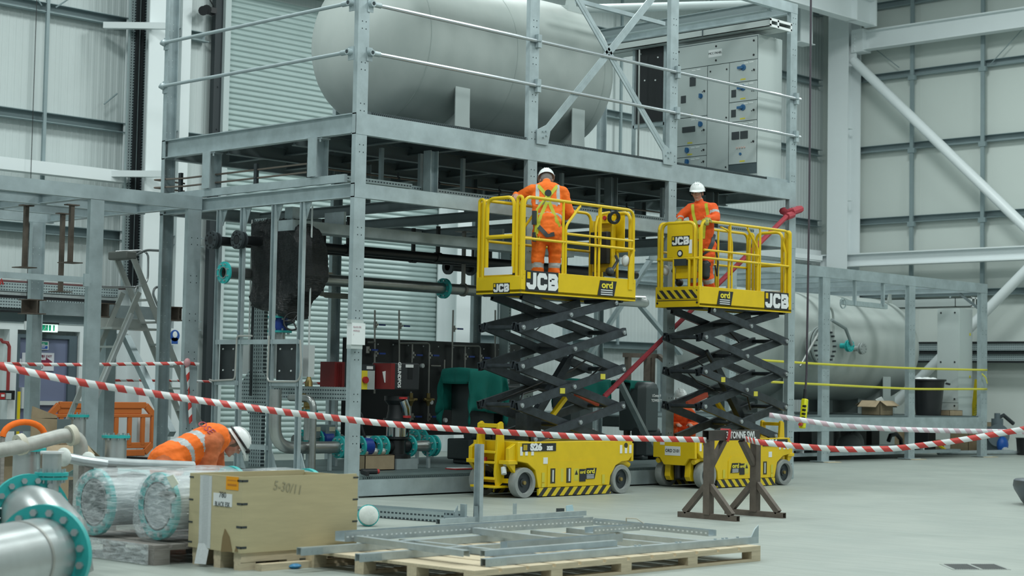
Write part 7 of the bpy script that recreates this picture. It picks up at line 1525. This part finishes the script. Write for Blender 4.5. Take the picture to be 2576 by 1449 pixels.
q.build('panel', ORB, t, bevel=.01); q = M(); q.box(br-.02, ya-.03, bt-.5, br+.16, ya+.03, bt-.34); q.build('connector', ORB, t); q = M(); [q.box(x-.06, ya-.25, 0, x+.06, ya+.25, .05) for x in (bl+.35, br-.35)]; q.build('foot', BLACK, t)
# platform stepladder
ALU = mat('dull_aluminium', (.47, .50, .48), .4, .5, var=.06, sc=8)
yl = 21.3; t = T('platform_stepladder', 'tall aluminium platform stepladder with guard hoop behind the left frame', 'stepladder', P(340, 1190, y=yl)); W = V((0, .42, 0))
def LP(px, py): return P(px, py, y=yl)
def bot(px0, py0, px1, py1): a, b = LP(px0, py0), LP(px1, py1); return a, a+(b-a)*((a.z-.0)/(a.z-b.z))
ra, rb = bot(332, 640, 500, 1060); la, lb = bot(350, 735, 218, 1045)
for k_ in (0, 1): q = M(); q.bar(ra+W*k_, rb+W*k_, .03, .085, up=(1, 0, 0)); q.build('front_rail', ALU, t); q = M(); q.bar(la+W*k_, lb+W*k_, .03, .075, up=(1, 0, 0)); q.build('rear_rail', ALU, t)
for i in range(2, 10): p = ra.lerp(rb, i/10); q = M(); q.bar(p, p+W, .08, .03); q.build('tread', ALU, t)
for i in range(3, 10): p = la.lerp(lb, i/10); q = M(); q.bar(p, p+W, .04, .03); q.build('rung', ALU, t)
a, b = LP(282, 822), LP(398, 822); q = M(); q.box(a.x, yl+.0, a.z-.03, b.x, yl+.42, a.z); q.box(a.x, yl+.42, a.z, b.x, yl+.43, a.z+.14); q.build('platform', ALU, t)
q = M(); a, b = LP(330, 790), LP(238, 1005); q.bar(a-Y_*.03, b-Y_*.03, .03, .05, up=(1, 0, 0)); q.build('locking_stay', mat('bright_aluminium', (.6, .64, .65), .3, .6), t)
a, b = LP(334, 642), LP(330, 642); q = M(); q.box(a.x-.12, yl-.02, a.z-.06, a.x+.06, yl+.46, a.z+.06); q.build('tool_tray', mat('grey_tray', (.12, .13, .12), .6), t, bevel=.02)
q = M(); q.tube([LP(333, 646), LP(368, 629), LP(412, 631), LP(420, 640), LP(418, 705), LP(408, 722), LP(390, 722), LP(384, 738), LP(408, 796)], .018, 8, bend=.06); q.tube([LP(333, 630)+W, LP(368, 629)+W*.2, LP(373, 640), LP(372, 700), LP(365, 716), LP(342, 720), LP(340, 735)], .016, 8, bend=.06); q.tube([LP(345, 722), LP(300, 722)+W, LP(255, 722), LP(345, 723)], .015, 8); q.build('guard_hoop', mat('steel_tube_bright', (.5, .52, .53), .25, .85), t)
# right-hand clutter
for pl, pt, pr_, pb, y, lab in ((2490, 1048, 2518, 1075, 21.9, 'upper cardboard box of the pile beyond the right module'), (2518, 1062, 2536, 1100, 21.6, 'upright brown cardboard box beside the grey motor'), (2462, 1105, 2505, 1140, 22.9, 'cardboard box on the floor behind the last column'), (2395, 1105, 2440, 1140, 23.2, 'cardboard box on the floor under the right end of the module'), (2350, 1090, 2374, 1135, 23.4, 'cardboard box standing beside the black bin bags under the module'), (2225, 1085, 2275, 1125, 23.2, 'wide cardboard box under the second bay of the module')):
    a, b = P(pl, pt, y=y), P(pr_, pb, y=y); carton('cardboard_box', lab, min((a.x+b.x)/2, 39.0-(b.x-a.x)/2), y+.25, 0, b.x-a.x, .5, max(a.z, .2))
a = P(2505, 1085, y=22.3); q = M(); q.box(a.x-.3, 22.3, 0, a.x+.45, 22.36, a.z); tag(q.build('white_panel_stack', WHT), 'white panels leaning behind the last column of the right module', 'panel')
p = P(2542, 1112, y=20.75); p.x = min(p.x, 38.7); t = T('electric_motor', 'dark grey flanged electric motor on the floor at far right', 'motor', (p.x, 21.2, 0)); MG = mat('motor_grey', (.13, .17, .19), .45)
q = M(); q.cyl((p.x-.15, 21.0, .42), (p.x+.3, 21.5, .42), .2, 20); q.box(p.x-.15, 21.0, .0, p.x+.25, 21.4, .28); q.build('body', MG, t); q = M(); q.ring((p.x-.17, 20.98, .42), (.45, .5, 0), .27, .06, .05, 24); q.build('end_flange', MG, t); q = M(); q.cyl((p.x+.0, 21.1, .6), (p.x+.0, 21.1, .82), .14, 14); q.cyl((p.x, 21.1, .82), (p.x, 21.1, .95), .07, 10); q.build('terminal_box', MG, t)
q = M(); q.tube([(p.x+.1, 21.15, .82), (p.x+.3, 21.1, .9), (p.x+.6, 21.0, .7)], .05, 8); q.build('hose', DARK, t)
p = P(2522, 1128, y=20.9); q = M(); q.sph((p.x, 20.9, .2), .17, .13, .2, 12, 8); q.m = 1; q.cyl((p.x-.1, 20.75, .08), (p.x-.05, 20.85, .08), .07, 10); tag(q.build('blue_pump', [mat('bright_blue', (.01, .10, .42), .4), GREYL]), 'small bright blue pump casing on the floor beside the grey motor', 'pump')
p = P(2575, 1145, z=0); q = M(); q.lathe((p.x+.1, p.y, 0), Z_, [(0, 0), (.19, 0), (.22, .38), (.24, .4), (.2, .39), (0, .36)], 20); tag(q.build('bucket', BLACK), 'black bucket at the right edge beside the motor', 'bucket')
q = M(); [q.tube([P(2360, 1136+i*6, y=20.9+i*.12).xy.to_3d()+V((0, 0, .05)), P(2548, 1140+i*5, y=20.6+i*.1).xy.to_3d()+V((0, 0, .05))], .045, 8) for i in range(1)]
tag(q.build('scaffold_tube', GB), 'long pale metal tube lying on the floor before the far clutter', 'tube')
q = M(); a_ = P(2400, 1140, z=.05); q.tube([(a_.x, a_.y+.25, .05), (a_.x+3.2, a_.y-.9, .05)], .045, 8); tag(q.build('scaffold_tube', GB), 'second pale metal tube on the floor, crossing behind the last column', 'tube')
# under the module
for px, py, w, h, y, mt_, nm, lab, cat in ((2165, 1105, .5, .62, 22.6, BLACK, 'black_cabinet', 'black plastic case under the module beside the white bags', 'case'), (2203, 1105, .35, .6, 22.8, BLACK, 'black_cabinet', 'second black case under the module, right of the gap', 'case'), (2345, 1110, .35, .62, 22.4, BLACK, 'black_cabinet', 'black case under the module near the green crate', 'case'), (2325, 1118, .5, .42, 22.9, mat('lime_plastic', (.30, .52, .06), .45), 'green_crate', 'lime green plastic crate under the right module', 'crate'), (2060, 1095, .6, .62, 22.6, mat('white_carton', (.5, .55, .55), .6), 'grey_carton', 'grey carton under the left end of the right module', 'carton'), (2027, 1085, .5, .6, 22.6, DARK, 'black_cabinet', 'dark case under the left end of the right module', 'case'), (2115, 1090, .55, .66, 23.2, WHT, 'white_carton', 'tall white carton under the right module behind the bags', 'carton')):
    p = P(px, py, y=y); q = M(); q.box(p.x-w/2, y, 0, p.x+w/2, y+.4, h); tag(q.build(nm, mt_, bevel=.02), lab, cat)
p = P(2135, 1108, y=22.2); q = M(); q.sph((p.x, 22.2, .22), .33, .25, .24, 14, 9); q.sph((p.x+.35, 22.25, .2), .2, .2, .3, 12, 8); o = q.build('white_bag', mat('white_sack', (.62, .66, .66), .7, bump=.6, sc=7)); tag(o, 'bulging white sack on the floor under the right module', 'sack')
for i, px in enumerate((2112, 2095)):
    p = P(px, 1112+i*28, y=21.7); q = M(); q.lathe((p.x, 21.7, .11), (.3, 1, 0), [(.05, -.03), (.11, -.03), (.11, .03), (.05, .03)], 20); tag(q.build('trolley_wheel', RUBBER), ('upper' if i == 0 else 'lower')+' black trolley wheel under the right module', 'wheel')
q = M(); q.tube([P(2235, 1110, y=22)+V((0, 0, 0)), P(2240, 1095, y=22), P(2255, 1092, y=22), P(2266, 1105, y=22), P(2268, 1125, y=22)], .05, 8); tag(q.build('grey_hose', DARK), 'dark hose looping over a box under the right module', 'hose')
q = M(); q.bar((P(2290, 1060, y=23).x, 22.0, .03), P(2320, 1090, y=22.8), .05, .05); tag(q.build('yellow_bar', MATS['tool_yellow']), 'yellow bar propped in the clutter under the right module', 'bar')
# dished end on the floor at the right edge and the floor drain
p = P(2650, 1271, z=0); t = T('vessel_end', 'dark steel dished vessel end on the floor at the right edge', 'dished end', (p.x, p.y, 0)); DE = mat('dark_mill_steel', (.13, .15, .17), .4, .6, var=.2, sc=4)
q = M(); q.lathe((p.x, p.y, 0), Z_, [(.0, 0), (.36, 0), (.40, .05), (.485, .19), (.50, .24), (.49, .31), (.47, .325), (.0, .325)], 40); q.build('shell', DE, t)
t = T('floor_drain', 'rectangular steel floor drain grating set in the concrete at lower right', 'drain', (12.86, 7.27, 0))
u1 = (P(2500, 1420, z=0)-P(2370, 1420, z=0)); u2 = (P(2400, 1433, z=0)-P(2370, 1420, z=0)); o0 = P(2370, 1420, z=0)
q = M(); q.poly([o0-u1*.04-u2*.06, o0+u1*1.06-u2*.06, o0+u1*1.06+u2*1.06, o0-u1*.04+u2*1.06], (0, 0, .003)); q.build('frame', mat('drain_frame', (.30, .33, .31), .5), t)
q = M()
for h in (0, .52):
    for i in range(11): a = o0+u1*(h+.03+.042*i)+u2*.02; q.poly([a, a+u1*.026, a+u1*.026+u2*.96, a+u2*.96], (0, 0, .006))
q.build('bars', mat('drain_bars', (.08, .09, .09), .6, .3), t)['kind'] = 'stuff'
